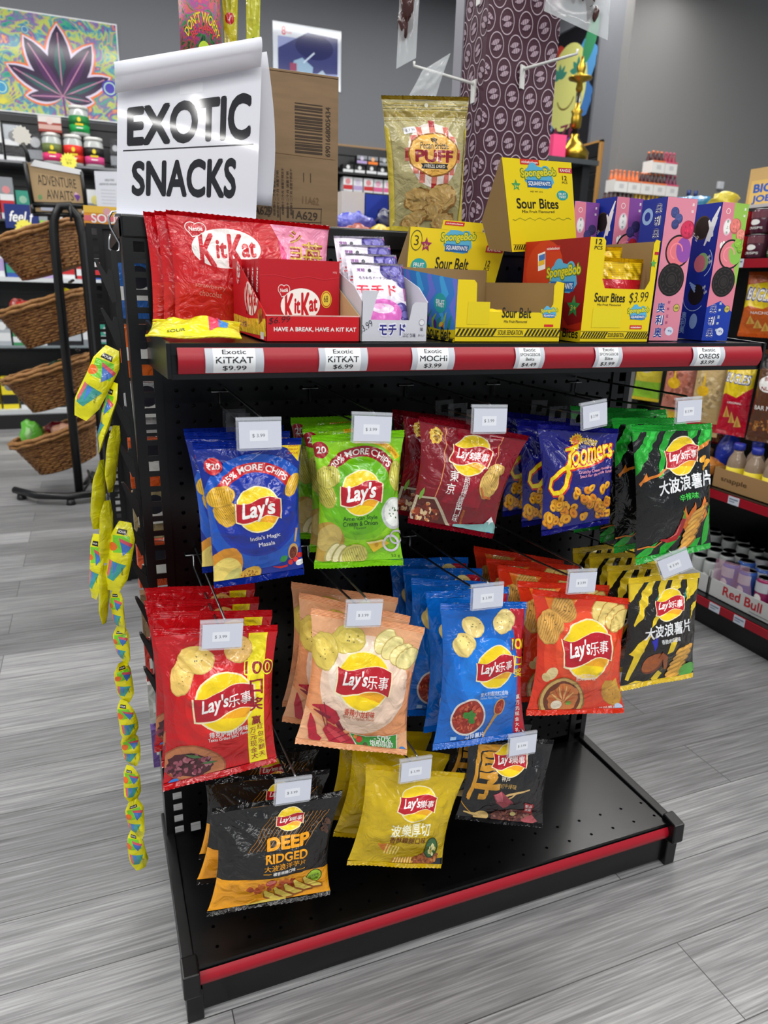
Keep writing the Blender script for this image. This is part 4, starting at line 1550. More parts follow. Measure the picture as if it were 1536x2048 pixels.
# --- red wafer display carton
BEIGE = M((196, 170, 128), 'card')
KM = M(KRED, 'card')
x0, x1, y0, y1 = .079, .199, -.297, -.088
kc = thing('display_carton', 'red open display carton with a white slogan along its low front', 'display carton', (.139, -.2, Z), 'open display cartons on the shelf')
mb = MB()
mb.box(x0, x1, y0, y1, Z, Z + .001, BEIGE)
d = D(.27)
d.rect(0, 0, 1, .012, (236, 180, 170))
d.txt('HAVE A BREAK, HAVE A KIT KAT', .52, .145, .88, WHT, h=.05, off=.03)
d.txt('$6.99', .14, .055, .23, (60, 8, 16), h=.07, rot=6, off=-.005, sh=.3)
mb.quad((x0, y0 + .001, Z), (x1, y0 + .001, Z), (x1, y0 + .001, Z + .032), (x0, y0 + .001, Z + .032), BEIGE)
printed(mb, d, (x0, y0, Z + .032), (x1, y0, Z + .032), (x1, y0, Z), (x0, y0, Z), KM)
for xx, o in ((x0, .0008), (x1 - .0008, -.0008)):
    mb.prism([(xx, y0, Z), (xx, y1, Z), (xx, y1, Z + .100), (xx, y1 - .03, Z + .100), (xx, y0, Z + .032)], (.0008, 0, 0), KM if o > 0 else BEIGE)
mb.quad((x0, y1, Z), (x1, y1, Z), (x1, y1, Z + .1), (x0, y1, Z + .1), KM)
d = D(.48)
d.poly([(0, .36), (.5, .37), (1, .35), (1, .45), (0, .47)], (246, 206, 60))
wafer_logo(d, .60, .24, .40, 0, False)
wafer_logo(d, .22, .07, .2, 60, False)
wafer(d, .86, .33, .07)
d.txt('ミニ 大袋', .3, .41, .3, (60, 60, 120), h=.04)
d.rect(.86, .43, .95, .47, WHT)
fn0 = plane_map((x0 - .0001, y1, Z + .100), (x0 - .0001, y0, Z + .100), (x0 - .0001, y0, Z), (x0 - .0001, y1, Z), .48)


def sloped(x, y):
    # the printed side follows the slanting cut of the carton
    p = fn0(x, y)
    top = Z + .100 if p.y > y1 - .03 else Z + .032 + (.068) * (p.y - y0) / (y1 - .03 - y0)
    p.z = min(p.z, top)
    return p


d.flush(mb, sloped, 6, 4, smooth=False)
mb.build('tray', kc)


def d_wafer_box():
    d = D(.62, 'card')
    d.line([(0, .13), (.2, .125), (.4, .15), (.6, .13), (.8, .15), (1, .13)], .004, (214, 50, 60))
    wafer_logo(d, .50, .36, .50, 3)
    d.ell(.83, .31, .07, (226, 196, 40))
    d.ell(.83, .31, .062, KRED2)
    d.ell(.83, .31, .055, (232, 206, 70))
    d.txt('68', .825, .305, .055, (90, 50, 10), h=.055, off=.01)
    wafer(d, .80, .55, .10)
    wafer(d, .64, .58, .08)
    d.txt('MINI', .94, .09, .05, (236, 150, 150), h=.018)
    return d


for k in range(4):
    ya = -.222 + k * .030
    mb = MB()
    xa, xb, za, zb = .089, .196, Z + .0012, Z + .098
    mb.box(xa, xb, ya, ya + .028, za, zb, M(KRED2, 'card'))
    if k == 0:
        printed(mb, d_wafer_box(), (xa, ya - .0002, zb), (xb, ya - .0002, zb), (xb, ya - .0002, za), (xa, ya - .0002, za))
    d = D(3.4, 'card')
    d.txt('KitKat', .5, .9, 1.1, WHT, h=.35, rot=80, off=.03)
    printed(mb, d, (xa - .0002, ya + .028, zb), (xa - .0002, ya, zb), (xa - .0002, ya, za), (xa - .0002, ya + .028, za))
    o = mb.build('wafer_box')
    tag(o, ['red wafer box with white oval logo, front one in the red display carton', 'red wafer box standing second in the red display carton', 'red wafer box standing third in the red display carton', 'red wafer box at the back of the red display carton'][k], 'candy box', 'wafer boxes in the red carton')

# --- white carton with purple grape candy pouches
x0, x1, y0, y1 = .2015, .293, -.297, -.13
GC = M((206, 206, 214), 'card')
mc = thing('display_carton', 'white open display carton with purple grape pouches and blue kana lettering', 'display carton', (.247, -.2, Z), 'open display cartons on the shelf')
mb = MB()
mb.box(x0, x1, y0, y1, Z, Z + .001, GC)
d = D(.52)
d.txt('モチド', .46, .36, .44, (236, 236, 250), h=.19, off=.2)
d.txt('モチド', .46, .36, .40, (46, 44, 130), h=.15, off=.06)
d.txt('ぶどう味', .72, .43, .20, (46, 44, 80), h=.055)
d.ell(.91, .26, .04, (236, 236, 240))
d.ring(.91, .26, .04, .006, (150, 150, 160))
d.txt('栄', .91, .35, .05, (40, 40, 60), h=.05)
d.txt('おいしい', .91, .43, .10, (60, 60, 80), h=.03)
d.txt('$3.99', .06, .33, .22, (40, 40, 60), h=.1, rot=30, off=-.006)
mb.quad((x0, y0, Z), (x1, y0, Z), (x1, y0, Z + .0275), (x0, y0, Z + .0275), GC)
mb.prism([(x1 - .026, y0, Z + .0275), (x1, y0, Z + .0275), (x1, y0, Z + .05), (x1 - .018, y0, Z + .05), (x1 - .022, y0, Z + .046)], (0, .0006, 0), GC)
mb.prism([(x0, y0, Z + .0275), (x0 + .012, y0, Z + .0275), (x0 + .022, y0, Z + .063), (x0, y0, Z + .063)], (0, .0006, 0), GC)
fnm = plane_map((x0, y0 - .0001, Z + .05), (x1, y0 - .0001, Z + .05), (x1, y0 - .0001, Z), (x0, y0 - .0001, Z), .52)
d.flush(mb, fnm, smooth=False)
for xx in (x0, x1 - .0008):
    mb.prism([(xx, y0, Z), (xx, y1, Z), (xx, y1, Z + .098), (xx, y1 - .04, Z + .094), (xx, y0 + .03, Z + .068), (xx, y0, Z + .05)], (.0008, 0, 0), GC)
mb.quad((x0, y1, Z), (x1, y1, Z), (x1, y1, Z + .1), (x0, y1, Z + .1), GC)
mb.build('tray', mc)


def d_grape(d, a):
    T = lambda t: t * a
    vi = (70, 60, 140)
    d.poly([(.6, 0), (1, 0), (1, T(.5)), (.96, T(.5)), (.94, T(.1))], (206, 120, 190))
    for x, t, r in ((.70, .09, .17), (.86, .13, .16), (.97, .22, .15), (.88, .62, .14), (.97, .70, .13)):
        d.ell(x, T(t), r, vi)
        d.ell(x - .03, T(t) - .03, r * .5, (120, 112, 190))
    d.ell(.33, T(.105), .035, (60, 56, 70))
    d.txt('覚糖', .16, T(.10), .16, (150, 70, 160), h=.06)
    d.txt('もちもちドーナツグミ', .42, T(.20), .62, (56, 40, 80), h=.055)
    for c_, of in (((250, 240, 244), .2), ((216, 40, 70), .06)):
        d.txt('モチド', .42, T(.36), .78, c_, h=.19, off=of)
    d.ell(.5, T(.66), .38, (226, 110, 196), .26)
    d.ell(.5, T(.60), .22, (246, 220, 240), .09)
    d.ell(.5, T(.86), .36, (206, 96, 180), .14)
    d.ell(.42, T(.57), .12, (246, 180, 226), .05)
    d.line([(.12, T(.78)), (.3, T(.76)), (.5, T(.79)), (.8, T(.77))], .02, (250, 236, 246))


gp = make_bag([(.2095, Z + .098), (.2835, Z + .098), (.2835, Z + .002), (.2095, Z + .002)], (232, 226, 238), (220, 214, 230), d_grape, 'white and purple grape candy pouch, foremost in the white carton', 'grape candy pouches in the white carton', 31, bulge=.006, crump=.4, pinch=.02, yb=-.230, ydz=-.36, seal=.03, kind='foil', cat='candy pouch', name='candy_pouch', nu=16, nv=20)
for k, lb in enumerate(('second grape candy pouch in the white carton, behind the foremost', 'third grape candy pouch in the white carton', 'hindmost grape candy pouch in the white carton'), 1):
    c = copy_tree(gp)
    c.location = gp.location + Vector((-.0025 * k, .018 * k, .012 * k))
    c.rotation_euler = (0, R(-.6 * k), 0)
    c['label'] = lb

# --- yellow sour candy cartons
YEL = (232, 204, 16)
YM = M(YEL, 'card')
KR = M((150, 124, 84), 'card')


def splash_logo(d, cx, cy, w):
    """blue splash with yellow and white cartoon lettering"""
    B, Yl = (90, 176, 214), (224, 210, 40)
    d.ell(cx, cy, w * .42, B, w * .26, 0, n=18, jag=.12, seed=4)
    d.ell(cx - w * .15, cy - w * .18, w * .14, B)
    d.ell(cx + w * .2, cy - w * .14, w * .13, B)
    d.txt('SpongeBob', cx, cy - w * .09, w * 1.02, (90, 130, 40), h=w * .27, off=.09, rot=4)
    d.txt('SpongeBob', cx, cy - w * .09, w * .98, Yl, h=w * .22, off=.04, rot=4)
    d.rect(cx - w * .34, cy + w * .06, cx + w * .34, cy + w * .22, (30, 100, 170))
    d.txt('SQUAREPANTS', cx, cy + w * .14, w * .62, WHT, h=w * .11, off=.03)


def hazard(d, x0, x1, y, h, words=True):
    k = (34, 32, 18)
    if words:
        m = (x0 + x1) / 2
        d.stripes(x0, y, m - .14, y + h, 10, k)
        d.stripes(m + .14, y, x1 - .02, y + h, 10, k)
        d.txt('SOUR SENSATION', m + .01, y + h / 2, .24, k, h=h * .72, sh=.15, off=.01)
    else:
        d.stripes(x0, y, x1, y + h, 10, k)
    d.line([(x0, y - .006), (x1, y - .006)], .004, k)
    d.line([(x0, y + h + .006), (x1, y + h + .006)], .004, k)


DK = (40, 36, 20)
TEAL = (40, 160, 160)


def open_carton(label, x0, x1, y0, y1, h, front, side, sidebase, win, back_h):
    t = thing('display_carton', label, 'display carton', ((x0 + x1) / 2, (y0 + y1) / 2, Z), 'open display cartons on the shelf')
    xl, xr, zw, _ = win
    mb = MB()
    mb.box(x0, x1, y0, y1, Z, Z + .001, KR)
    ztop = Z + h
    W_ = x1 - x0
    a = h / W_
    # front wall around the torn window
    out = [(x0, Z), (x1, Z), (x1, ztop), (xr + .004, ztop + .002), (xr, ztop - .004), (xr + .001, zw + .012), (xr - .006, zw), (xl + .006, zw), (xl, zw + .012), (xl - .001, ztop - .004), (xl - .005, ztop), (x0, ztop)]
    for yy, mat in ((y0, YM), (y0 + .0012, KR)):
        n = len(out)
        tri = tessellate_polygon([[Vector((x, z, 0)) for x, z in out]])
        mb.add([(x, yy, z) for x, z in out], [tuple(f) for f in tri], mat)
    d = D(a, 'card')
    front(d, a)
    d.flush(mb, plane_map((x0, y0 - .0001, ztop), (x1, y0 - .0001, ztop), (x1, y0 - .0001, Z), (x0, y0 - .0001, Z), a), smooth=False)
    d = D(back_h / (y1 - y0), 'card')
    side(d, d.a)
    mb.quad((x0, y1, Z), (x0, y0, Z), (x0, y0, ztop), (x0, y1, Z + back_h), M(sidebase, 'card'))
    d.flush(mb, plane_map((x0 - .0001, y1, Z + back_h), (x0 - .0001, y0, ztop), (x0 - .0001, y0, Z), (x0 - .0001, y1, Z), d.a), smooth=False)
    mb.quad((x0 + .001, y1, Z), (x0 + .001, y0, Z), (x0 + .001, y0, ztop), (x0 + .001, y1, Z + back_h), KR)
    mb.box(x1 - .0012, x1, y0, y1, Z, ztop, KR)
    mb.quad((x1, y1, Z), (x1, y0, Z), (x1, y0, ztop), (x1, y1, ztop), YM)
    mb.quad((x0, y1, Z), (x1, y1, Z), (x1, y1, Z + back_h), (x0, y1, Z + back_h), KR)
    mb.build('tray', t)
    return t


def fr_belt(d, a):
    d.rect(.10, a - .315, .30, a - .14, (224, 200, 24))
    d.txt('Sour Belt', .555, a - .235, .28, DK, h=.085, off=.03)
    d.txt('Mix Fruit Flavoured', .55, a - .165, .22, (90, 80, 30), h=.022)
    splash_logo(d, .87, a - .24, .17)
    d.rect(.83, a - .145, .92, a - .125, (206, 40, 40))
    hazard(d, .0, 1, a - .105, .055)


def sd_belt(d, a):
    d.rect(0, 0, 1, a * .86, (60, 130, 206))
    for i in range(6):
        d.line([(.05 + .18 * i, 0), (.12 + .18 * i, a * .25), (.04 + .18 * i, a * .45), (.14 + .18 * i, a * .8)], [.05, .10, .07, .02], (110, 120, 214) if i % 2 else (70, 170, 226))
    for i in range(5):
        d.line([(.62 + .07 * i, a * .84), (.60 + .08 * i, a * .7), (.66 + .07 * i, a * (.55 + .04 * (i % 3)))], [.03, .03, .008], (150, 190, 60) if i % 2 else (40, 140, 110))
    d.pile(.5, a * .8, .35, .05, [(230, 70, 90), (90, 40, 140), (240, 200, 60)], 14, .02, .04)
    d.ell(.78, a * .42, .09, TEAL, .07)
    d.txt('FRUIT', .78, a * .40, .12, WHT, h=.03)
    d.txt('TWIST', .78, a * .45, .12, WHT, h=.03)
    d.poly([(0, a * .86), (.5, a * .80), (.8, a * .84), (1, a * .8), (1, a), (0, a)], YEL)
    d.txt('Sour Belt', .78, a * .89, .34, DK, h=.09, off=.03)
    hazard(d, 0, 1, a * .955, .05, False)


bx = (.3345, .5015, -.297, -.075)
open_carton('low yellow carton with a blue undersea side and torn open front', *bx, .080, fr_belt, sd_belt, YEL, (.364, .484, Z + .040, 0), .099)


def d_belt_pack(d, a):
    T = lambda t: t * a
    d.rect(0, T(.7), 1, T(.95), (240, 200, 30))
    d.ell(.3, T(.5), .2, (70, 140, 200), .12)
    d.stripes(.4, T(.25), .95, T(.35), 8, DK)
    d.ell(.7, T(.6), .1, (226, 120, 40), .05)


for k, (x, y, zz, rz, lb) in enumerate(((.41, -.165, .012, 8, 'yellow candy packet lying lower in the low belt carton'), (.44, -.160, .034, -10, 'yellow candy packet lying on top in the low belt carton'))):
    if k == 0:
        o = make_bag([(-.05, .055), (.05, .055), (.05, -.055), (-.05, -.055)], (236, 206, 30), (236, 206, 30), d_belt_pack, lb, 'candy packets in the low yellow carton', 41, bulge=.012, pinch=.05, yb=0, seal=.06, cat='candy packet', name='candy_packet', nu=14, nv=14)
        first = o
    else:
        o = copy_tree(first)
        o['label'] = lb
    o.rotation_euler = (R(-86), R(4 * k), R(rz))
    o.location = (x, y, Z + zz)

# tall header card of the belt carton behind
t = thing('header_card', 'yellow folded header card with a raised tab behind the low carton', 'display card', (.44, -.06, Z), 'yellow header cards on the shelf')
TL, TR, BR, BL = Vector((.366, -.062, 1.202)), Vector((.545, -.062, 1.199)), Vector((.512, -.072, 1.098)), Vector((.352, -.072, Z + .002))
BR = Vector((.500, -.072, Z + .002))
d = D(.80, 'card')
d.txt('3', .07, .10, .045, (70, 60, 20), h=.075, off=-.005)
d.ring(.07, .10, .055, .006, (90, 80, 30), ry=.075)
d.star(.17, .13, .06, (150, 40, 90))
d.txt('3+', .17, .135, .04, (230, 200, 60), h=.03)
splash_logo(d, .49, .09, .36)
d.rect(.80, .10, .99, .155, (190, 30, 50))
d.txt('KANDiZ', .89, .128, .15, WHT, h=.035, off=.02)
d.ell(.12, .30, .085, TEAL, .065)
d.txt('FRUIT', .12, .285, .11, WHT, h=.03)
d.txt('TWIST', .12, .32, .11, WHT, h=.03)
d.txt('Sour Belt', .47, .265, .36, DK, h=.10, off=.03)
d.txt('Mix Fruit Flavoured', .47, .345, .28, (90, 80, 30), h=.026)
d.txt('12', .86, .245, .05, DK, h=.05, off=.03)
d.txt('PCS', .86, .29, .06, DK, h=.028, off=.02)
d.txt('900g', .84, .35, .09, DK, h=.022)
hazard(d, .05, 1, .66, .06, False)
mb = MB()
printed(mb, d, TL, TR, BR, BL, YM)
e = Vector((0, .0012, 0))
mb.quad(BL + e, BR + e, TR + e, TL + e, KR)
mb.build('front_panel', t)
mb = MB()
d = D(.55, 'card')
d.rect(.05, .06, .52, .28, (206, 50, 40))
d.txt('nickelodeon', .28, .17, .40, WHT, h=.09, off=.02)
ta, tb = TL.lerp(TR, .30), TL.lerp(TR, .72)
printed(mb, d, ta + Vector((.004, .001, .014)), tb + Vector((.004, .001, .014)), tb - Vector((0, .0003, .0005)), ta - Vector((0, .0003, .0005)), YM)
mb.build('top_tab', t)
mb = MB()
mb.prism([TL + e, BL + e, BL + Vector((-.004, .040, .02)), BL + Vector((-.004, .042, .07))], (-.0008, .0003, 0), KR)
mb.build('side_flap', t)


# tall carton
def fr_bite(d, a):
    d.txt('12', .12, .045, .09, DK, h=.06, off=.03)
    d.txt('PCS', .12, .11, .11, DK, h=.038, off=.02)
    d.star(.93, .25, .05, (90, 170, 80))
    d.rect(.93, .12, .99, .15, (190, 30, 50))
    d.txt('Sour Bites', .36, a - .51, .44, DK, h=.105, off=.03)
    d.txt('Mix Fruit Flavoured', .36, a - .43, .34, (90, 80, 30), h=.025)
    d.txt('$3.99', .78, a - .515, .28, (40, 36, 30), h=.13, rot=4, off=-.008, sh=.15)
    d.rect(.14, a - .39, .56, a - .17, (226, 206, 30))
    splash_logo(d, .80, a - .34, .32)
    d.rect(.70, a - .20, .88, a - .155, (206, 50, 40))
    d.txt('nickelodeon', .79, a - .178, .15, WHT, h=.022)
    hazard(d, .0, 1, a - .12, .07)


def sd_bite(d, a):
    d.rect(0, 0, 1, a * .88, (196, 44, 22))
    d.poly([(.3, 0), (.6, a * .3), (.55, a * .6), (.8, a * .85), (1, a * .8), (1, 0)], (150, 20, 24))
    d.ell(.35, a * .3, .3, (206, 60, 26), a * .3)
    d.rect(.24, a * .12, .36, a * .3, WHT, 10)
    d.rect(.25, a * .14, .35, a * .20, (70, 120, 200), 10)
    d.rect(.25, a * .20, .35, a * .25, (240, 190, 50), 10)
    splash_logo(d, .66, a * .38, .52)
    d.rect(.36, a * .06, .58, a * .11, (206, 40, 40))
    d.txt('nickelodeon', .47, a * .085, .2, WHT, h=.025)
    d.star(.86, a * .66, .10, (60, 150, 80))
    d.txt('3+', .86, a * .67, .08, (236, 226, 80), h=.05, off=.02)
    d.poly([(0, a * .8), (.2, a * .86), (.5, a * .85), (.8, a * .93), (1, a * .88), (1, a), (0, a)], YEL)
    d.txt('Sour Bites', .72, a * .92, .5, DK, h=.085, off=.03)


by = (.5345, .657, -.299, -.135)
open_carton('tall yellow carton with a red side and square torn window', *by, .142, fr_bite, sd_bite, (196, 44, 22), (.562, .645, Z + .075, 0), .142)


def d_bite_pack(d, a):
    T = lambda t: t * a
    d.rect(0, 0, 1, T(.26), (236, 196, 20))
    for k in range(9):
        d.line([(0, T(.02 + .027 * k)), (1, T(.01 + .027 * k))], .006, (206, 160, 14))
    d.stripes(0, T(.40), 1, T(.46), 8, DK)
    d.rect(0, T(.385), 1, T(.40), YEL)
    d.txt('SOUR SENSATION', .5, T(.43), .5, YEL, h=.05, off=.1)
    for x in (.25, .62):
        d.rect(x, T(.52), x + .14, T(.72), WHT, 14)
        d.rect(x + .02, T(.54), x + .12, T(.59), (70, 120, 200), 14)
        d.rect(x + .02, T(.59), x + .12, T(.64), (240, 190, 50), 14)
        d.rect(x + .02, T(.64), x + .12, T(.69), (210, 50, 50), 14)
    d.pile(.5, T(.85), .42, .07, [(236, 206, 30), (226, 60, 60), (250, 226, 90)], 24, .02, .05)


o = make_bag([(.566, Z + .118), (.651, Z + .118), (.650, Z + .004), (.565, Z + .004)], (196, 20, 34), (236, 196, 20), d_bite_pack, 'red candy packet with crimped yellow top, front one in the tall carton', 'candy packets in the tall yellow carton', 44, bulge=.010, pinch=.02, yb=-.275, seal=.05, seal_c=(236, 196, 20), cat='candy packet', name='candy_packet', nu=14, nv=18)
for k, lb in enumerate(('candy packet standing behind the red one in the tall carton', 'candy packet hindmost in the tall carton, its yellow top showing'), 1):
    c = copy_tree(o)
    c.location = o.location + Vector((-.012 * k, .034 * k, .010 + .006 * k))
    c.rotation_euler = (0, R(-3 * k), R(3))
    c['label'] = lb

# header card of the tall carton
t = thing('header_card', 'yellow header card rising high above the tall yellow carton', 'display card', (.55, -.13, Z + .14), 'yellow header cards on the shelf')
TL, TR, BR, BL = Vector((.471, -.150, 1.298)), Vector((.594, -.150, 1.301)), Vector((.634, -.132, 1.178)), Vector((.512, -.132, 1.168))
d = D(1.08, 'card')
d.rect(.25, .0, .52, .06, (206, 50, 40))
d.txt('nickelodeon', .385, .03, .23, WHT, h=.03)
d.rect(.80, .07, 1, .13, (190, 30, 50))
d.txt('KANDiZ', .90, .10, .16, WHT, h=.035, off=.02)
splash_logo(d, .50, .20, .52)
d.txt('12', .88, .19, .07, DK, h=.055, off=.03)
d.txt('PCS', .88, .245, .08, DK, h=.03, off=.02)
d.star(.16, .30, .07, (70, 160, 90))
d.txt('3+', .16, .31, .05, (240, 230, 90), h=.035)
d.ell(.83, .40, .085, TEAL, .06)
d.txt('FRUIT', .83, .385, .11, WHT, h=.03)
d.txt('TWIST', .83, .42, .11, WHT, h=.03)
d.txt('NET WT 15 G', .45, .365, .18, DK, h=.018)
d.txt('Sour Bites', .45, .505, .62, DK, h=.125, off=.03)
d.txt('Mix Fruit Flavoured', .45, .60, .48, DK, h=.035)
wv = [(.06 + .88 * i / 24, .69 + .015 * math.sin(i * 1.6)) for i in range(25)]
d.line(wv, .008, (150, 150, 20))
hazard(d, .03, .97, 1.0, .05)
mb = MB()
printed(mb, d, TL, TR, BR, BL, M((240, 214, 18), 'card'))
e = Vector((0, .0012, 0))
mb.quad(BL + e, BR + e, TR + e, TL + e, KR)
mb.build('front_panel', t)
MB().prism([TL + e, BL + e, BL + Vector((-.018, .04, .005)), Vector((.478, -.09, 1.215))], (-.0008, .0003, 0), KR).build('side_flap', t)


# --- tall biscuit boxes
def face_cookie(d, x, y, r):
    d.ell(x, y, r, (24, 20, 20), n=30)
    d.ring(x, y, r * .86, r * .05, (56, 50, 48))
    for i in range(12):
        g = R(30 * i)
        d.ell(x + r * .66 * math.cos(g), y + r * .66 * math.sin(g), r * .11, (50, 45, 43), r * .07, 30 * i + 90, n=8)
    d.ring(x, y, r * .42, r * .05, (56, 50, 48))
    d.ell(x, y, r * .30, (44, 40, 38))


def biscuit_box(x, y, w, dpt, h, rz, cols, label, fruit, variant):
    T = Matrix.Translation((x, y, Z)) @ Matrix.Rotation(R(rz), 4, 'Z')
    P = lambda a, b, c: T @ Vector((a, b, c))
    mb = MB()
    mb.box(0, w, 0, dpt, 0, h, M((18, 40, 140), 'card'), T)
    a = h / w
    d = D(a, 'card')
    c1, c2, swirl = cols
    d.rect(0, 0, 1, a, c1)
    if variant == 0:
        d.poly([(.45, 0), (1, 0), (1, a * .60), (.80, a * .45), (.5, a * .2)], c2)
        d.ell(.30, a * .17, .16, (236, 190, 206), .24, 0)
        d.ell(.30, a * .17, .13, WHT, .20, 0)
        d.vtxt('新上市', .30, a * .13, a * .04, .08, (60, 110, 90))
        for i in range(4):
            d.ell(.18 + .1 * i, a * .30 - .05 * (i % 2), .05, WHT, .09, 30 * i)
        d.ring(.25, a * .06, .07, .015, WHT)
    d.ell(.58, a * .36, .43, (28, 22, 22), n=36)
    d.ell(.58, a * .36, .38, swirl[0], n=36)
    d.ell(.76, a * .35, .25, swirl[1], .33, 10)
    d.ring(.52, a * .36, .2, .04, tuple(min(255, v + 20) for v in swirl[0]), 0, 260)
    face_cookie(d, .48, a * .56, .44)
    for fx, ft, fr, fc in fruit:
        d.ell(fx, a * ft, fr, tuple(v * .8 for v in fc))
        d.ell(fx - .02, a * ft - .02, fr * .85, fc)
        d.pile(fx, a * ft, fr * .6, fr * .6, [tuple(min(255, v * 1.15) for v in fc), tuple(v * .85 for v in fc)], 8, fr * .12, fr * .25)
    d.poly([(0, a * .75), (.5, a * .70), (1, a * .78), (1, a), (0, a)], c1 if variant else (24, 60, 170))
    for c_, of in ((WHT, .16), ((30, 56, 150), .05)):
        d.vtxt('奥利奥', .27, a * .76, a * .09, .28, c_, off=of)
    d.vtxt('树莓蓝莓味', .52, a * .72, a * .05, .09, (160, 50, 110) if variant else (226, 240, 214))
    d.ell(.80, a * .76, .11, (70, 80, 40))
    d.ell(.80, a * .76, .095, (206, 190, 90))
    d.txt('100', .80, a * .76, .12, (60, 60, 30), h=.06)
    d.ell(.66, a * .93, .14, (220, 226, 244), .12)
    d.txt('97g', .68, a * .93, .14, (40, 60, 150), h=.07)
    d.vtxt('果味', .88, a * .04, a * .045, .08, WHT)
    printed(mb, d, P(0, -.0002, h), P(w, -.0002, h), P(w, -.0002, 0), P(0, -.0002, 0))
    a = h / dpt
    d = D(a, 'card')
    NV = (20, 44, 150)
    d.rect(0, 0, 1, a, NV)
    if variant == 0:
        d.ell(.42, a * .17, .30, (80, 60, 40), .30)
        d.ell(.44, a * .17, .27, (34, 26, 22), .27)
        for pts in ([(.95, a * .03), (.80, a * .12), (.72, a * .2), (.58, a * .30)], [(.90, a * .10), (.78, a * .18), (.70, a * .27)], [(.62, a * .12), (.74, a * .17), (.8, a * .24)]):
            d.line(pts, [.05, .14, .12, .05], WHT)
        d.txt('扭一扭', .2, a * .23, .28, WHT, h=.14, rot=-30)
    else:
        d.ell(.28, a * .12, .22, (150, 180, 226))
        d.ell(.28, a * .12, .12, NV)
        for c_, of in ((WHT, .15), ((24, 44, 130), .04)):
            d.vtxt('奥利奥', .72, a * .07, a * .085, .27, c_, off=of)
    d.ell(.60, a * .42, .22, (150, 190, 120) if variant == 0 else (24, 22, 22), .24, 15)
    d.ell(.52, a * .43, .20, (226, 120, 130), .22, 15)
    d.ring(.55, a * .42, .40, .02, (200, 220, 245), -60, 50)
    d.txt('舔一舔', .85, a * .40, .22, WHT, h=.12, rot=-60)
    d.ell(.55, a * .66, .28, (24, 20, 20), .27, 20)
    for i in range(3):
        d.line([(.25 + .05 * i, a * (.57 + .015 * i)), (.5, a * (.60 + .02 * i))], .05, (150, 180, 226))
    d.ring(.5, a * .66, .42, .015, (200, 220, 245), 180, 320)
    d.txt('泡一泡', .85, a * .62, .22, WHT, h=.12, rot=-60)
    d.ell(.6, a * .86, .14, (150, 180, 226), .2)
    d.vtxt('奥利奥', .22, a * .82, a * .055, .2, (150, 180, 226))
    printed(mb, d, P(-.0002, dpt, h), P(-.0002, 0, h), P(-.0002, 0, 0), P(-.0002, dpt, 0))
    mb.add([P(0, 0, h), P(w, 0, h), P(w, dpt, h), P(0, dpt, h), P(w / 2, dpt * .5, h + .004)], [(0, 1, 4), (1, 2, 4), (2, 3, 4), (3, 0, 4)], M((18, 40, 140), 'card'))
    o = mb.build('biscuit_box')
    tag(o, label, 'biscuit box', 'tall biscuit boxes at the right end of the shelf')


PK, PU, GR = (224, 130, 150), (130, 70, 150), (150, 196, 80)
BERRY = [(.30, .10, .14, (70, 80, 140)), (.45, .14, .13, (80, 90, 150)), (.35, .18, .12, (64, 72, 130)), (.80, .21, .24, (214, 50, 90))]
STRAW = [(.80, .20, .16, (60, 50, 100)), (.62, .24, .15, (70, 60, 120)), (.75, .33, .18, (206, 40, 50))]
PEACHF = [(.60, .16, .22, (236, 130, 120)), (.85, .22, .17, (240, 150, 130)), (.80, .28, .14, (150, 200, 70)), (.92, .32, .12, (140, 190, 60))]
biscuit_box(.6915, -.262, .055, .055, .207, -2, ((226, 140, 160), PU, ((232, 120, 130), (150, 80, 170))), 'tall pink and blue biscuit box with berries, foremost next to the yellow carton', BERRY, 1)
biscuit_box(.7985, -.262, .052, .060, .207, -2, (PK, GR, ((232, 130, 140), (140, 196, 80))), 'tall biscuit box with pink and green front at the right end of the shelf', PEACHF, 0)
biscuit_box(.712, -.120, .058, .052, .222, 3, (PK, PU, ((232, 130, 140), (150, 80, 170))), 'tall biscuit box with pink and purple front behind the yellow header card', STRAW, 0)
biscuit_box(.652, -.088, .052, .050, .214, 3, (PK, PU, ((232, 130, 140), (150, 80, 170))), 'tall biscuit box showing its blue side, hindmost beside the header card', STRAW, 0)
biscuit_box(.757, -.185, .050, .055, .205, -2, (PK, GR, ((232, 130, 140), (140, 196, 80))), 'tall biscuit box with a green edge standing between the two foremost boxes', PEACHF, 0)

# ------------------------------------------------------------------ on top of the gondola
TZ = TOPZ + .0045
top = tag(MB().box(XL, XR, .066, .62, TZ - .03, TZ, BK2).build('top_shelf'), 'black flat top shelf of the rear gondola behind the pegboard', 'shelf')
mb = MB()
mb.box(XL + .07, XR, .075, .079, .0, TZ - .032, M((26, 26, 28), 'blackmetal'))
mb.box(XL + .30, XL + .34, .08, .60, 0, TZ - .032, BK2)
mb.box(XR - .04, XR, .08, .60, 0, TZ - .032, BK2)
tag(mb.build('rear_gondola'), 'rear half of the black gondola standing back to back with the pegboard', 'shelf unit')

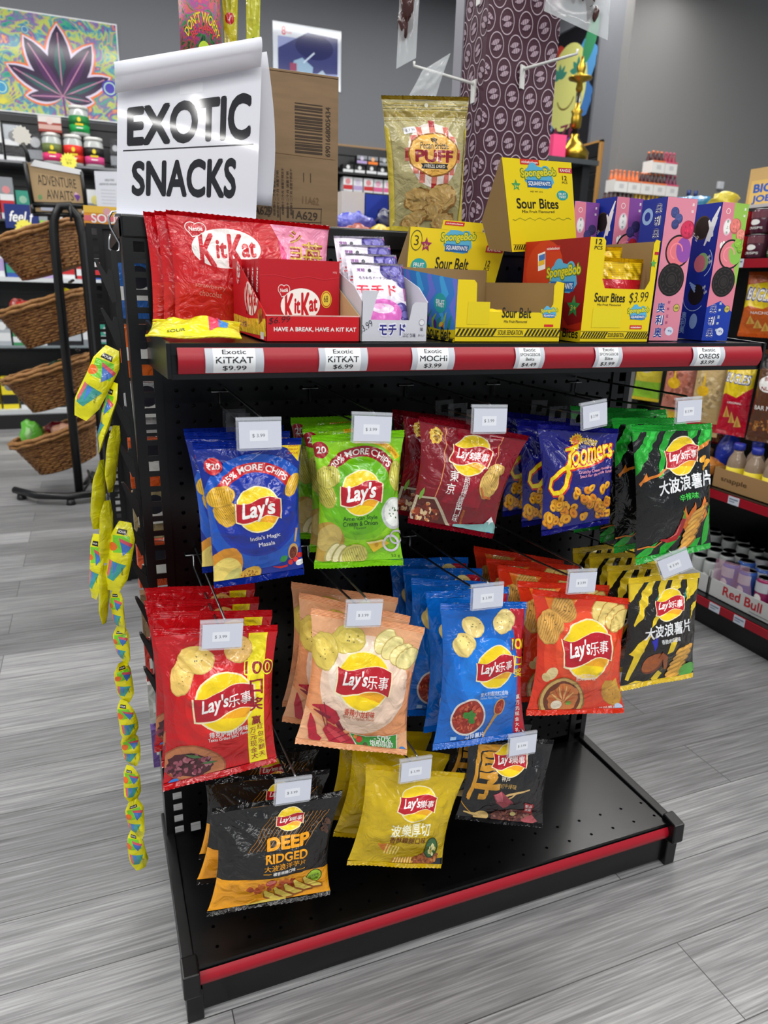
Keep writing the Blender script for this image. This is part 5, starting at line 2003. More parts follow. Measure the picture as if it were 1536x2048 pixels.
RC = [(56, 110, 190), (236, 110, 40), (206, 206, 210), (230, 96, 40), (180, 160, 120), (226, 90, 50), (150, 120, 90), (206, 60, 50), (210, 210, 206), (120, 90, 160)]
RN = ['blue', 'orange', 'pale grey', 'bright orange', 'tan', 'red orange', 'brown', 'red', 'white', 'violet']
for k in range(10):
    za = 1.135 - .098 * k
    mb = MB()
    mb.box(-.074, .0, .13 + .004 * (k % 3), .155 + .004 * (k % 3), za - .088, za, M(RC[k], 'foil'))
    d = D(1.2, 'card')
    d.rect(.1, .5, .9, .8, WHT)
    d.ell(.5, .3, .25, (40, 40, 50))
    printed(mb, d, (-.074, .1298, za), (.0, .1298, za), (.0, .1298, za - .088), (-.074, .1298, za - .088))
    tag(mb.build('snack_packet', bevel=.002), '%s packet on the rear side of the gondola, seen through the post slots' % RN[k], 'snack packet', 'packets hanging on the rear gondola')

# folded paper sign
t = thing('paper_sign', 'white folded paper sign reading EXOTIC SNACKS on top of the gondola', 'sign', (.04, .05, TZ))
PAP = M((222, 224, 232), 'paper')
SLV = M((222, 224, 232), 'sleeve')
TLs, TRs = Vector((-.052, .036, 1.380)), Vector((.156, .0355, 1.438))
BLs, BRs = Vector((-.068, .020, TZ + .001)), Vector((.136, .014, TZ + .001))


def sign_fn(x, y, a=.88):
    v = y / a
    p = (TLs * (1 - x) + TRs * x) * (1 - v) + (BLs * (1 - x) + BRs * x) * v
    return p + Vector((0, -.0008 * math.sin(math.pi * v) + .0006 * math.sin(math.pi * x), 0))


a = .88
g = Grid(sign_fn, 14, 12, 0, a)
mb = MB()
mb.add(g.p, g.faces(), SLV, True)
d = D(a, 'sleeve')
K = (38, 38, 42)
d.txt('EXOTIC', .50, .315, .87, K, h=.25, off=.05)
d.txt('SNACKS', .47, .645, .74, K, h=.225, off=.045)
d.line([(.04, .465), (.96, .465)], .008, (60, 60, 64))
d.rect(.42, .10, .58, .155, (232, 234, 240))
d.flush(mb, sign_fn, grid=g)
mb.build('front_sheet', t)
# rolled flap along the top edge
mb = MB()
vs, fs = [], []
n = 8
for i in range(n + 1):
    g2 = -.4 + (math.pi + .3) * i / n
    for j in range(9):
        u = j / 8
        p = TLs.lerp(TRs, u)
        if i < n:
            vs.append(p + Vector((-.004, -.006 - .010 * math.sin(g2) - .004, .012 * math.cos(g2) + .006)))
        else:
            vs.append(p + Vector((-.006, -.014, -.022)))
for i in range(n):
    for j in range(8):
        fs.append((i * 9 + j, (i + 1) * 9 + j, (i + 1) * 9 + j + 1, i * 9 + j + 1))
mb.add(vs, fs, PAP, True)
mb.build('folded_flap', t, solid=.0006)
mb = MB()
tb, bb = [TLs + Vector((.01, .006, .004)), TRs + Vector((.008, .004, .004))], [Vector((.0, .10, 1.235)), Vector((.178, .085, 1.232))]
vs, fs = [], []
for i in range(11):
    v = i / 10
    for j in range(9):
        u = j / 8
        p = tb[0].lerp(tb[1], u).lerp(bb[0].lerp(bb[1], u), v)
        vs.append(p + Vector((.012 * math.sin(math.pi * v), .012 * math.sin(math.pi * v), 0)))
for i in range(10):
    for j in range(8):
        fs.append((i * 9 + j, (i + 1) * 9 + j, (i + 1) * 9 + j + 1, i * 9 + j + 1))
mb.add(vs, fs, PAP, True)
mb.build('back_sheet', t, solid=.0006)
MB().box(-.070, .168, .004, .062, TZ + .0001, TZ + .0009, PAP).build('bottom_flap', t)

# corrugated cardboard box
x0, x1, y0, y1, z1 = .06, .307, .13, .38, 1.441
CB = mix_mat('kraft_board', [(122, 97, 68), (136, 110, 78), (128, 103, 73)], 6, (1, 1, 6), 'card')
t = thing('cardboard_box', 'brown corrugated cardboard box with a barcode standing behind the paper sign', 'box', (.18, .25, TZ))
mb = MB()
mb.box(x0, x1, y0, y1, TZ + .0002, z1, CB)
a = (z1 - TZ) / (x1 - x0)
d = D(a, 'card')
INK = (62, 46, 30)
rd = random.Random(3)
y = .17
while y < .47:
    w = rd.choice((.006, .009, .014))
    d.rect(.69, y, .885, y + w, INK)
    y += w + rd.choice((.006, .008, .012))
d.txt('6901668005434', .925, .33, .31, INK, h=.035, rot=90)
for xx in (.50, .54, .565, .60, .635, .66):
    n = rd.randint(3, 6)
    d.txt('保质期十二个月 请置于阴凉干燥处'[:9 + n], xx, .78 - .01 * n, .30, INK, h=.018, rot=90)
d.txt('11A629', .74, .875, .22, INK, h=.055, rot=-2)
d.txt('11A629', .74, .965, .22, INK, h=.055, rot=-2)
d.txt('11A62', .80, .775, .12, (110, 84, 54), h=.05, rot=-2)
d.txt('A629', .46, .86, .13, INK, h=.055)
for yy in (.83, .92):
    d.line([(.58, yy + .005), (.88, yy - .005)], .004, INK)
d.line([(.58, .83), (.58, 1)], .004, INK)
d.line([(.88, .82), (.87, 1)], .004, INK)
for xx in (.75, .80):
    d.line([(xx, .60), (xx, .66)], .005, INK)
d.line([(.0, .475), (.98, .50)], .003, (128, 98, 62))
printed(mb, d, (x0, y0 - .0003, z1), (x1, y0 - .0003, z1), (x1, y0 - .0003, TZ), (x0, y0 - .0003, TZ))
mb.build('carton_body', t)
for xa, xb in ((x0, x1),):
    MB().box(xa, xb, y0 - .001, y0 + .118, z1 + .0002, z1 + .004, CB).build('top_flap', t, bevel=.001)
    MB().box(xa, xb, y0 + .124, y1 + .001, z1 + .0002, z1 + .004, CB).build('top_flap', t, bevel=.001)


# freeze dried candy pouch
def d_puff(d, a):
    T = lambda t: t * a
    gold = (150, 130, 40)
    for k in range(5):
        d.line([(0, T(.055 + .012 * k)), (1, T(.058 + .012 * k))], .008, (120, 104, 26) if k % 2 else (186, 164, 70))
    d.rect(0, T(.11), 1, T(.15), (150, 132, 60))
    d.line([(0, T(.155)), (1, T(.158))], .014, (196, 184, 130))
    d.line([(0, T(.175)), (1, T(.178))], .012, (170, 154, 90))
    cx, cy, r = .53, T(.42), .335
    d.ell(cx, cy, r, (236, 226, 216), n=44)
    for i in range(-4, 5):
        q = i * .082
        hh = math.sqrt(max(.0, r * r - q * q))
        if i % 2 == 0:
            d.rect(cx + q - .035, cy - hh, cx + q + .035, cy + hh, (214, 120, 104))
    for i in range(-4, 5):
        q = i * .082
        hh = math.sqrt(max(.0, r * r - q * q))
        if i % 2 == 0:
            for j in range(-4, 5):
                p = j * .082
                if abs(p) < hh:
                    d.rect(cx + p - .035, cy + q - .035, cx + p + .035, cy + q + .035, (168, 34, 40) if j % 2 == 0 else (214, 120, 104))
    d.ell(cx, cy - .005, .335, (150, 96, 30), .23, n=30, jag=.03)
    d.ell(cx, cy - .005, .318, (240, 184, 84), .213, n=30, jag=.03)
    d.ell(cx, cy - .155, .045, (96, 70, 30), .025, jag=.2)
    d.txt('Pecan Brittle', cx, cy - .095, .37, (60, 50, 30), h=.07, sh=.2)
    d.txt('PUFF', cx, cy + .015, .50, (150, 30, 44), h=.13, off=.06)
    d.poly([(cx - .18, cy + .09), (cx + .18, cy + .09), (cx + .16, cy + .115), (cx + .18, cy + .145), (cx - .18, cy + .145), (cx - .16, cy + .115)], (36, 36, 40))
    d.txt('FREEZE DRIED', cx, cy + .117, .27, (240, 230, 210), h=.032)
    d.txt('NET WT 3 OZ', cx, cy + .165, .10, (120, 80, 30), h=.014)
    d.rect(.19, T(.225), .33, T(.27), (236, 236, 240), 6)
    d.txt('$ 7.99', .26, T(.248), .10, (120, 120, 130), h=.03, rot=6)
    d.ell(.5, T(.065), .022, (230, 226, 206))
    rd = random.Random(4)
    for (x, t, rx, ry) in ((.34, .74, .18, .13), (.66, .72, .22, .15), (.55, .82, .16, .09), (.32, .88, .20, .09), (.72, .89, .17, .10)):
        d.ell(x, T(t), rx, (150, 110, 56), ry, rd.random() * 30, jag=.10, seed=int(x * 100))
        d.ell(x - .01, T(t) - .012, rx * .92, (206, 170, 104), ry * .88, rd.random() * 30, jag=.10, seed=int(x * 90))
        d.pile(x, T(t), rx * .7, ry * .7, [(186, 146, 84), (222, 190, 130), (176, 130, 70)], 16, .012, .03)
    d.poly([(0, T(.93)), (1, T(.93)), (1, T(1)), (0, T(1))], (206, 186, 60))
    d.poly([(0, T(.2)), (.035, T(.24)), (.06, T(.9)), (0, T(.95))], (206, 186, 70))
    d.poly([(1, T(.2)), (.965, T(.24)), (.94, T(.9)), (1, T(.95))], (206, 186, 70))


pf = make_bag([(.380, 1.424), (.549, 1.440), (.548, TZ + .001), (.404, TZ + .001)], (178, 168, 118), (196, 176, 66), d_puff, 'clear and gold stand up pouch with a round gingham label', None, 51, bulge=.030, pinch=.05, yb=.118, seal=.03, seal_c=(160, 136, 40), cat='candy pouch', name='candy_pouch', nu=26, nv=32)
# ------------------------------------------------------------------ clip strip and the chain of sour candy packets at the left end
NTH = ['first', 'second', 'third', 'fourth', 'fifth', 'sixth', 'seventh', 'eighth', 'ninth', 'tenth', 'eleventh', 'twelfth', 'thirteenth', 'fourteenth', 'fifteenth', 'sixteenth']
CHR = M((190, 192, 196), 'metal')
BPL = M((12, 12, 13), 'plastic')
yy = .022
hk = MB().tube([(-.060, yy, 1.196), (-.066, yy, 1.2045), (-.074, yy, 1.203), (-.079, yy, 1.195), (-.078, yy, 1.182), (-.067, yy, 1.160), (-.068, yy, 1.150), (-.076, yy, 1.147), (-.082, yy, 1.152), (-.081, yy, 1.164), (-.078, yy, 1.172)], .0016, CHR).build('wire_hook')
tag(hk, 'bent chrome wire hook at the top left corner of the gondola', 'hook')
cs = thing('clip_strip', 'black plastic clip strip hanging down the left side of the gondola', 'clip strip', (-.077, yy, 1.145))
MB().prism([(-.080, yy - .002, 1.150), (-.072, yy - .002, 1.150), (-.062, yy - .002, .7), (-.052, yy - .002, .36), (-.059, yy - .002, .36), (-.069, yy - .002, .7), (-.080, yy - .002, 1.10)], (0, .0025, 0), BPL).build('strip', cs)
for k in range(11):
    z = 1.105 - k * .068
    x = -.0795 + .0235 * (1.105 - z) / .745
    mb = MB()
    mb.prism([(x, yy - .006, z), (x - .010, yy - .006, z + .012), (x - .020, yy - .006, z + .030), (x - .024, yy - .006, z + .030), (x - .022, yy - .006, z + .022), (x - .013, yy - .006, z - .004), (x - .004, yy - .006, z - .030), (x + .002, yy - .006, z - .028)], (0, .010, 0), BPL)
    mb.prism([(x - .001, yy - .005, z + .016), (x - .006, yy - .005, z + .018), (x - .012, yy - .005, z - .002), (x - .008, yy - .005, z - .012), (x, yy - .005, z - .006)], (0, .008, 0), BPL)
    mb.build('clip', cs)

YP = (228, 222, 22)
CH = [((-.092, 1.007), (-.140, .914), .034, .1, .5), ((-.093, .957), (-.121, .860), .024, .9, 1.6), ((-.096, .893), (-.111, .799), .020, 2.6, 2.2), ((-.120, .838), (-.135, .738), .022, 2.1, 2.8),
      ((-.116, .775), (-.128, .682), .020, 2.5, 2.9), ((-.093, .739), (-.118, .635), .032, .2, .5), ((-.136, .719), (-.148, .620), .022, .5, 1.0), ((-.130, .668), (-.137, .577), .018, 2.6, 2.2),
      ((-.117, .629), (-.113, .558), .020, .5, .9), ((-.114, .556), (-.112, .492), .023, .1, 1.1), ((-.116, .494), (-.116, .425), .024, -.6, .6), ((-.118, .424), (-.114, .354), .026, .8, -.5),
      ((-.117, .353), (-.113, .291), .026, -.5, .8), ((-.119, .289), (-.117, .222), .025, .8, -.4), ((-.120, .220), (-.114, .146), .027, -.3, 1.0), ((-.122, .145), (-.117, .066), .028, .9, -.2)]
for k, ((xa, za), (xb, zb), w, t0, t1) in enumerate(CH):
    yk = -.020 - .006 * (k % 3)
    A, B = Vector((xa, yk, za)), Vector((xb, yk - .002, zb))
    ax = (B - A).normalized()
    U0 = ax.cross(Vector((0, 1, 0))).normalized()
    N0 = Vector((0, -1, 0))
    a = (B - A).length / (w * 1.25)

    def pk(x, y, side=1, A=A, B=B, U0=U0, N0=N0, w=w, t0=t0, t1=t1, a=a, k=k):
        v = max(0., min(1., y / a))
        tw = t0 + (t1 - t0) * v
        U = U0 * math.cos(tw) + N0 * math.sin(tw)
        Nn = N0 * math.cos(tw) - U0 * math.sin(tw)
        pr = .5 + .5 * min(1, math.sin(math.pi * min(1, max(0, v))) * 1.6)
        v = -.05 + 1.10 * v
        bu = max(0, math.sin(math.pi * max(0, min(1, v)))) ** .7 + .02
        g = math.pi * x
        c = A.lerp(B, v) + Vector((.001 * math.sin(5 * v + k), 0, 0))
        return c - U * (math.cos(g) * w * .58 * pr) + Nn * (side * math.sin(g) * w * .26 * bu) + Nn * (.0012 * math.sin(v * 17 + k) * math.sin(g))
    mb = MB()
    gr = Grid(pk, 8, 14, 0, a)
    mb.add(gr.p, gr.faces(), M(YP, 'foil'), True)
    gb = Grid(lambda x, y: pk(x, y, -1), 8, 14, 0, a)
    mb.add(gb.p, [f[::-1] for f in gb.faces()], M((206, 200, 20), 'foil'), True)
    d = D(a, 'ink')
    d.rect(.30, a * .10, .62, a * .17, (36, 34, 20))
    d.txt('SOUR', .46, a * .135, .26, WHT, h=.07)
    d.poly([(.2, a * .20), (.7, a * .18), (.8, a * .40), (.3, a * .44)], (120, 204, 40))
    d.ell(.25, a * .36, .16, (236, 110, 30))
    d.poly([(.45, a * .26), (.82, a * .33), (.60, a * .46)], (66, 116, 196))
    d.poly([(.42, a * .22), (.86, a * .28), (.83, a * .33), (.45, a * .27)], (214, 84, 100))
    d.poly([(.25, a * .55), (.75, a * .58), (.48, a * .84), (.25, a * .82)], (66, 160, 150))
    d.poly([(.22, a * .54), (.34, a * .56), (.30, a * .80), (.20, a * .76)], (226, 110, 120))
    d.poly([(.36, a * .57), (.50, a * .58), (.44, a * .78)], (80, 130, 214))
    d.txt('MIXED FRUIT', .66, a * .68, .3, (70, 90, 20), h=.05, rot=-80)
    d.flush(mb, pk, grid=gr, off=.0003)
    tag(mb.build('candy_packet'), 'yellow sour candy packet, %s from the top in the twisted hanging chain' % NTH[k], 'candy packet', 'yellow candy packets in the hanging chain')

# ------------------------------------------------------------------ jar and packets above the sign
t = thing('candy_jar', 'clear cylindrical jar with a tie dye label standing on the cardboard box', 'jar', (.098, .245, 1.4455))
r0 = .034
z0 = 1.4456
TIE = mix_mat('tie_dye', [(40, 60, 60), (60, 140, 70), (150, 60, 140), (206, 80, 90), (70, 110, 60), (40, 40, 50)], 60, (1, 1, 1), 'card', 4, 1.5)
MB().lathe([(r0 * .98, 0), (r0, .004), (r0, .175), (r0 * .92, .185), (r0 * .92, .195)], (.098, .245, z0), clear((226, 232, 236), .5, .08, 'jar'), 28).build('jar_body', t)
mb = MB()
mb.lathe([(r0 + .0004, .012), (r0 + .0004, .135)], (.098, .245, z0), TIE, 28)
d = D(1, 'card')
d.atxt("DON'T WORRY", .5, .98, .50, 145, 35, .14, (226, 206, 40), off=.05)
d.atxt("BE HAPPY", .5, .98, .36, 135, 45, .10, (214, 60, 60), off=.05)
d.ell(.5, .92, .14, (180, 210, 50))


def jarfn(x, y):
    g = R(-150 + 120 * x)
    return Vector((.098 + (r0 + .0009) * math.cos(g), .245 + (r0 + .0009) * math.sin(g), z0 + .135 - .115 * y))


d.flush(mb, jarfn, 10, 1)
mb.build('jar_label', t)
MB().lathe([(r0 * .97, .195), (r0 * .99, .197), (r0 * .99, .215), (r0 * .95, .218)], (.098, .245, z0), M((206, 208, 212), 'plastic'), 28).build('jar_lid', t)


def d_stick(d, a):
    T = lambda t: t * a
    d.poly([(0, 0), (.8, 0), (.6, T(.4)), (.3, T(.55)), (0, T(.3))], (176, 170, 40))
    d.ell(.42, T(.52), .30, (190, 30, 40), .36)
    d.txt('Juzz', .42, T(.52), .4, WHT, h=.16, rot=60)
    d.poly([(0, T(.6)), (1, T(.8)), (1, T(1)), (0, T(1))], (214, 206, 120))


def d_stick2(d, a):
    T = lambda t: t * a
    d.poly([(0, T(.2)), (1, T(.1)), (1, T(.5)), (0, T(.6))], (200, 200, 60))
    d.txt('EZ', .6, T(.66), .5, (40, 120, 60), h=.26, off=.05, sh=.2)
    d.poly([(0, T(.8)), (1, T(.76)), (1, T(1)), (0, T(1))], (150, 160, 40))


make_bag([(.136, 1.640), (.168, 1.640), (.158, 1.4465), (.138, 1.4465)], (200, 190, 30), (190, 180, 30), d_stick, 'slim yellow packet with a red oval standing on the cardboard box beside the jar', None, 61, bulge=.008, pinch=.05, yb=.25, seal=.04, cat='candy packet', name='candy_packet', nu=12, nv=20)
make_bag([(.178, 1.640), (.206, 1.640), (.196, 1.4465), (.174, 1.4465)], (196, 200, 50), (190, 180, 30), d_stick2, 'slim yellow green packet at the right on top of the cardboard box', None, 62, bulge=.008, pinch=.05, yb=.245, seal=.04, cat='candy packet', name='candy_packet', nu=12, nv=20)

# ------------------------------------------------------------------ patterned column with hooks
MA = (66, 26, 44)
x0, x1, y0, y1 = .863, 1.074, .65, .775
col = thing('display_column', 'maroon square column printed with white lip outlines, behind the candy shelf', 'column', (.97, .71, 0))
mb = MB()
mb.box(x0, x1, y0, y1, 0, 2.3, M(MA, 'card'))


def lips(d, a, n, s):
    rd = random.Random(9)
    w = .135 * s
    y, row = 0.0, 0
    while y < a + .1:
        x = (.5 * w * 1.5 if row % 2 else 0)
        while x < 1.06:
            rot = 28 + rd.uniform(-8, 8) if (row + int(x * 7)) % 2 else -30
            lc = (196, 178, 188)
            d.ring(x, y, w * .52, w * .045, lc, ry=w * .74)
            for k in (-1, 1):
                co, si = math.cos(R(rot)), math.sin(R(rot))
                bx, by = x + k * w * .17 * si, y + k * w * .17 * co
                d.leaf(bx - w * .36 * co, by + w * .36 * si, w * .72, w * .15, rot, (176, 154, 166))
                for m in range(4):
                    px = -.26 + .17 * m
                    d.line([(bx + w * (px * co + .14 * si), by + w * (-px * si + .14 * co)), (bx + w * ((px + .06) * co - .12 * si), by + w * (-(px + .06) * si - .12 * co))], w * .03, (70, 24, 44))
            x += w * 1.42
        y += w * 1.42
        row += 1


d = D(2.3 / .211, 'card')
lips(d, d.a, 6, 1.35)
printed(mb, d, (x0, y0 - .0003, 2.3), (x1, y0 - .0003, 2.3), (x1, y0 - .0003, 0), (x0, y0 - .0003, 0))
d = D(2.3 / .125, 'card')
lips(d, d.a, 4, 2.3)
printed(mb, d, (x0 - .0003, y1, 2.3), (x0 - .0003, y0, 2.3), (x0 - .0003, y0, 0), (x0 - .0003, y1, 0))
mb.build('printed_shaft', col)
MB().box(x0 - .004, x0 + .02, y1 + .001, y1 + .05, 0, 2.3, M((150, 150, 158), 'plastic')).build('edge_channel', col)
HW = M((226, 226, 222), 'plastic')


def column_hook(base, tip, label):
    t = thing('prong_hook', label, 'hook', base, 'white plastic hooks on the patterned column')
    b, q = Vector(base), Vector(tip)
    dr = (q - b).normalized()
    MB().tube([b + dr * .001, b + dr * .02, q - dr * .015, q, q + Vector((0, 0, .010))], [.004, .004, .0035, .0035, .0035], HW).build('prong', t)
    s = dr.cross(Vector((0, 0, 1))).normalized()
    vs = [b + s * (.013 * k) + Vector((0, 0, z)) for k, z in ((-1, .008), (1, .008), (.75, -.045), (-.75, -.045))]
    MB().prism(vs, dr * .004, HW).build('back_plate', t)


column_hook((.972, .6490, 1.655), (1.045, .52, 1.668), 'empty white hook on the front of the maroon column')
column_hook((.8625, .70, 1.620), (.69, .70, 1.640), 'white hook on the left side of the maroon column holding a clear pouch')
column_hook((.99, .6490, 1.86), (1.08, .52, 1.87), 'white hook high on the front of the maroon column')
column_hook((.8625, .70, 1.84), (.66, .70, 1.86), 'white hook high on the left side of the maroon column')
FILM = clear((236, 240, 242), .30, .06, 'pouchfilm')


def clear_pouch(corners, yb, label, seed, stuff, sw=0.):
    (xa, za), (xb, zb), (xc, zc), (xd, zd) = corners
    fn, a = bag_surface((xa, yb, za), (xb, yb + sw, zb), (xc, yb + sw, zc), (xd, yb, zd), .014, .06, seed, .05, 1.6)
    t = thing('clear_pouch', label, 'pouch', ((xa + xb) / 2, yb, (za + zb) / 2), 'clear pouches hanging on the column')
    mb = MB()
    for side in (-1, 1):
        vs = [fn(j / 12, a * i / 14, side) for i in range(15) for j in range(13)]
        mb.add(vs, [(i * 13 + j, (i + 1) * 13 + j, (i + 1) * 13 + j + 1, i * 13 + j + 1) for i in range(14) for j in range(12)], FILM, True)
    mb.build('film', t)
    mb = MB()
    rd = random.Random(seed)
    BR = M((70, 40, 36), 'gloss')
    for (u, v, l) in stuff:
        p = fn(u, v * a, 0)
        for k in range(3):
            mb.blob(p + Vector((rd.uniform(-.008, .008), rd.uniform(-.006, .006), rd.uniform(-.01, .01))), (l * .5, l * .4, l), BR, seed + k, .5, 8)
    if stuff:
        mb.build('dried_treat', t)


clear_pouch([(.640, 1.90), (.700, 1.90), (.690, 1.655), (.638, 1.625)], .69, 'long clear pouch with a dark dried stick hanging at the upper left of the column', 71, [(.5, .38, .03), (.45, .52, .035), (.42, .66, .03)])
clear_pouch([(.775, 1.672), (.700, 1.625), (.655, 1.550), (.735, 1.553)], .67, 'empty looking clear pouch dangling from the left hook above the gold pouch', 72, [])
clear_pouch([(.965, 1.92), (1.165, 1.93), (1.160, 1.722), (.966, 1.758)], .56, 'wide clear pouch with dark dried treats hanging at the top of the column', 73, [(.35, .62, .016), (.45, .6, .018), (.62, .6, .018), (.70, .66, .02), (.72, .76, .016), (.55, .66, .016)])

# ------------------------------------------------------------------ posters on the back wall
t = thing('wall_poster', 'bright poster of a large dark leaf with rainbow colours on the back wall', 'poster', (-.16, YW - .01, 2.3))
PA = mix_mat('psychedelic_print', [(40, 90, 150), (60, 170, 120), (130, 90, 170), (190, 200, 70), (60, 150, 170), (120, 70, 150), (230, 150, 70)], 9, (1, 1, 1), 'gloss', 5, 1.2)
mb = MB()
x0, x1, z0, z1 = -.70, .255, 2.275, 2.945
mb.box(x0, x1, YW - .012, YW - .001, z0, z1, M((226, 228, 230), 'card'))
mb.quad((x0 + .008, YW - .0125, z0 + .008), (x1 - .008, YW - .0125, z0 + .008), (x1 - .008, YW - .0125, z1 - .008), (x0 + .008, YW - .0125, z1 - .008), PA)
d = D(.70, 'gloss')
cx, cy = .56, .56
LF = [(90, .50, .085), (58, .46, .08), (122, .46, .08), (26, .40, .06), (154, .42, .06), (-4, .22, .04), (184, .26, .04)]
for grow, c in ((.030, (226, 110, 50)), (.016, (216, 206, 226))):
    for an, l, w in LF:
        d.leaf(cx, cy, l + grow, w + grow, an, c)
for an, l, w in LF:
    d.leaf(cx, cy, l, w, an, (54, 36, 66))
    d.leaf(cx, cy, l * .8, w * .5, an, (34, 84, 84) if an in (90, 26, 154, -4) else (80, 40, 90))
    co, si = math.cos(R(an)), math.sin(R(an))
    d.line([(cx, cy), (cx + l * .9 * co, cy - l * .9 * si)], .008, (190, 130, 160))
d.line([(cx, cy), (cx + .01, .70)], .016, (120, 60, 120))
for i in range(14):
    g = R(200 + 10 * i)
    d.line([(.12, .66), (.12 + .16 * math.cos(g), .66 + .16 * math.sin(g))], .006, (214, 206, 70))
for x, y, r, c in ((.12, .54, .05, (40, 140, 190)), (.92, .46, .06, (70, 60, 170)), (.05, .42, .05, (150, 80, 170)), (.33, .12, .03, (70, 120, 170))):
    d.ell(x, y, r, c)
    d.ring(x, y, r * .7, r * .15, (180, 220, 190))
printed(mb, d, (x0 + .008, YW - .013, z1 - .008), (x1 - .008, YW - .013, z1 - .008), (x1 - .008, YW - .013, z0 + .008), (x0 + .008, YW - .013, z0 + .008))
mb.build('printed_sheet', t)

t = thing('wall_poster', 'pale poster with a blue and violet picture high on the back wall', 'poster', (1.74, YW - .01, 2.7))
mb = MB()
x0, x1, z0, z1 = 1.452, 2.035, 2.69, 3.14
mb.box(x0, x1, YW - .012, YW - .001, z0, z1, M((216, 222, 232), 'gloss'))
d = D(.77, 'gloss')
d.rect(.07, .17, .95, .77, (150, 160, 206))
d.poly([(.07, .32), (.5, .08), (.95, .10), (.95, .55), (.07, .62)], (60, 66, 120))
d.ell(.6, .25, .28, (40, 44, 96), .16)
d.poly([(.18, .72), (.30, .45), (.42, .40), (.58, .50), (.55, .77), (.2, .77)], (150, 180, 206))
d.poly([(.60, .77), (.64, .58), (.72, .52), (.80, .60), (.84, .77)], (176, 196, 214))
d.line([(.44, .46), (.60, .32)], .02, (206, 222, 240))
d.rect(.24, .48, .34, .58, (150, 70, 100))
d.txt('8', .155, .10, .06, (206, 70, 90), h=.11, off=.03)
d.txt('Bottle', .23, .115, .08, (206, 120, 130), h=.03)
printed(mb, d, (x0, YW - .0125, z1), (x1, YW - .0125, z1), (x1, YW - .0125, z0), (x0, YW - .0125, z0))
mb.build('printed_sheet', t)

t = thing('wall_poster', 'black poster with a pale yellow smiling fruit on the side wall', 'poster', (XC - .01, 4.6, 2.2))
mb = MB()
ya, yb_, z0, z1 = 5.05, 4.28, 2.25, 3.22
mb.box(XC - .014, XC - .001, yb_, ya, z0, z1, M((190, 192, 196), 'metal'))
d = D(1.26, 'gloss')
d.rect(.02, .015, .98, 1.245, (24, 24, 28))
for x, y, r, c in ((.25, .45, .2, (70, 120, 170)), (.78, .40, .22, (80, 140, 190)), (.8, .75, .18, (60, 110, 170)), (.2, .85, .14, (90, 140, 190)), (.3, .25, .12, (180, 60, 50))):
    d.ell(x, y, r, c, jag=.1)
d.ell(.50, .58, .36, (206, 206, 120), .43, n=36)
d.ell(.86, .20, .10, (60, 130, 90), .22, -20)
for x in (.34, .68):
    for an in (90, 50, 130, 15, 165):
        d.leaf(x, .46, .15, .03, an, (60, 130, 110))
d.ring(.5, .62, .17, .02, (110, 90, 40), 205, 335)
d.txt('HAZE', .42, 1.02, .62, (120, 40, 70), h=.14, off=.03)
d.txt('LAND', .46, 1.16, .66, (130, 80, 170), h=.13, off=.06)
printed(mb, d, (XC - .0145, ya, z1), (XC - .0145, yb_, z1), (XC - .0145, yb_, z0), (XC - .0145, ya, z0))
mb.build('printed_sheet', t)

SLATM = M((20, 20, 22), 'plastic')


def slat_rows(mb, x0, x1, z0, z1, y, step=.10):
    z = z0
    while z < z1 - .01:
        mb.box(x0, x1, y - .016, y, z + .012, min(z1, z + step), SLATM)
        z += step


mb = MB()
for k in range(5):
    z = 1.70 + k * .115
    mb.box(XC - .02, XC - .002, 4.12, 5.3, z + .014, z + .112, SLATM)
    mb.box(XC - .006, XC - .002, 4.12, 5.3, z, z + .014, M((120, 120, 122), 'metal'))
mb.box(XC - .024, XC - .001, 4.09, 4.12, 1.5, 2.29, M((176, 130, 70), 'card'))
mb.box(XC - .024, XC - .001, 4.09, 5.3, 2.275, 2.29, M((176, 130, 70), 'card'))
tag(mb.build('slat_panel'), 'black slatwall panel with tan edging on the side wall below the fruit poster', 'slat panel')

# hookah on a dark shelf in front of the side wall
mb = MB()
mb.box(2.5, 3.14, 3.2, 3.6, 1.93, 1.96, M((60, 64, 66), 'plastic'))
mb.box(2.55, 2.61, 3.25, 3.55, 0, 1.93, SLATM)
mb.box(3.05, 3.11, 3.25, 3.55, 0, 1.93, SLATM)
tag(mb.build('display_table'), 'dark glass topped display shelf carrying the brass hookah', 'shelf')
t = thing('hookah', 'tall brass hookah with black stem on the shelf behind the column', 'hookah', (3.03, 3.35, 1.961))
BR = M((170, 140, 50), 'metal')
o = (3.03, 3.35, 1.961)
MB().lathe([(.05, 0), (.10, .02), (.105, .06), (.06, .11), (.028, .15), (.03, .17)], o, BR, 24).build('base', t)
MB().lathe([(.02, .17), (.022, .25), (.035, .26), (.016, .30), (.016, .42)], o, M((24, 22, 22), 'gloss'), 18).build('stem', t)
MB().lathe([(.016, .20), (.034, .215), (.036, .27), (.03, .29), (.04, .31), (.02, .33), (.016, .36)], o, BR, 20).build('collar', t)
MB().lathe([(.012, .42), (.024, .44), (.018, .48), (.075, .50), (.078, .51), (.02, .515), (.022, .54), (.03, .57), (.012, .60), (.012, .63)], o, BR, 20).build('bowl_plate', t)
# pink box beside it
mb = MB()
mb.box(2.80, 2.90, 3.25, 3.45, 1.961, 2.10, M((226, 70, 120), 'card'))
tag(mb.build('gift_box'), 'small pink box standing left of the brass hookah', 'box')
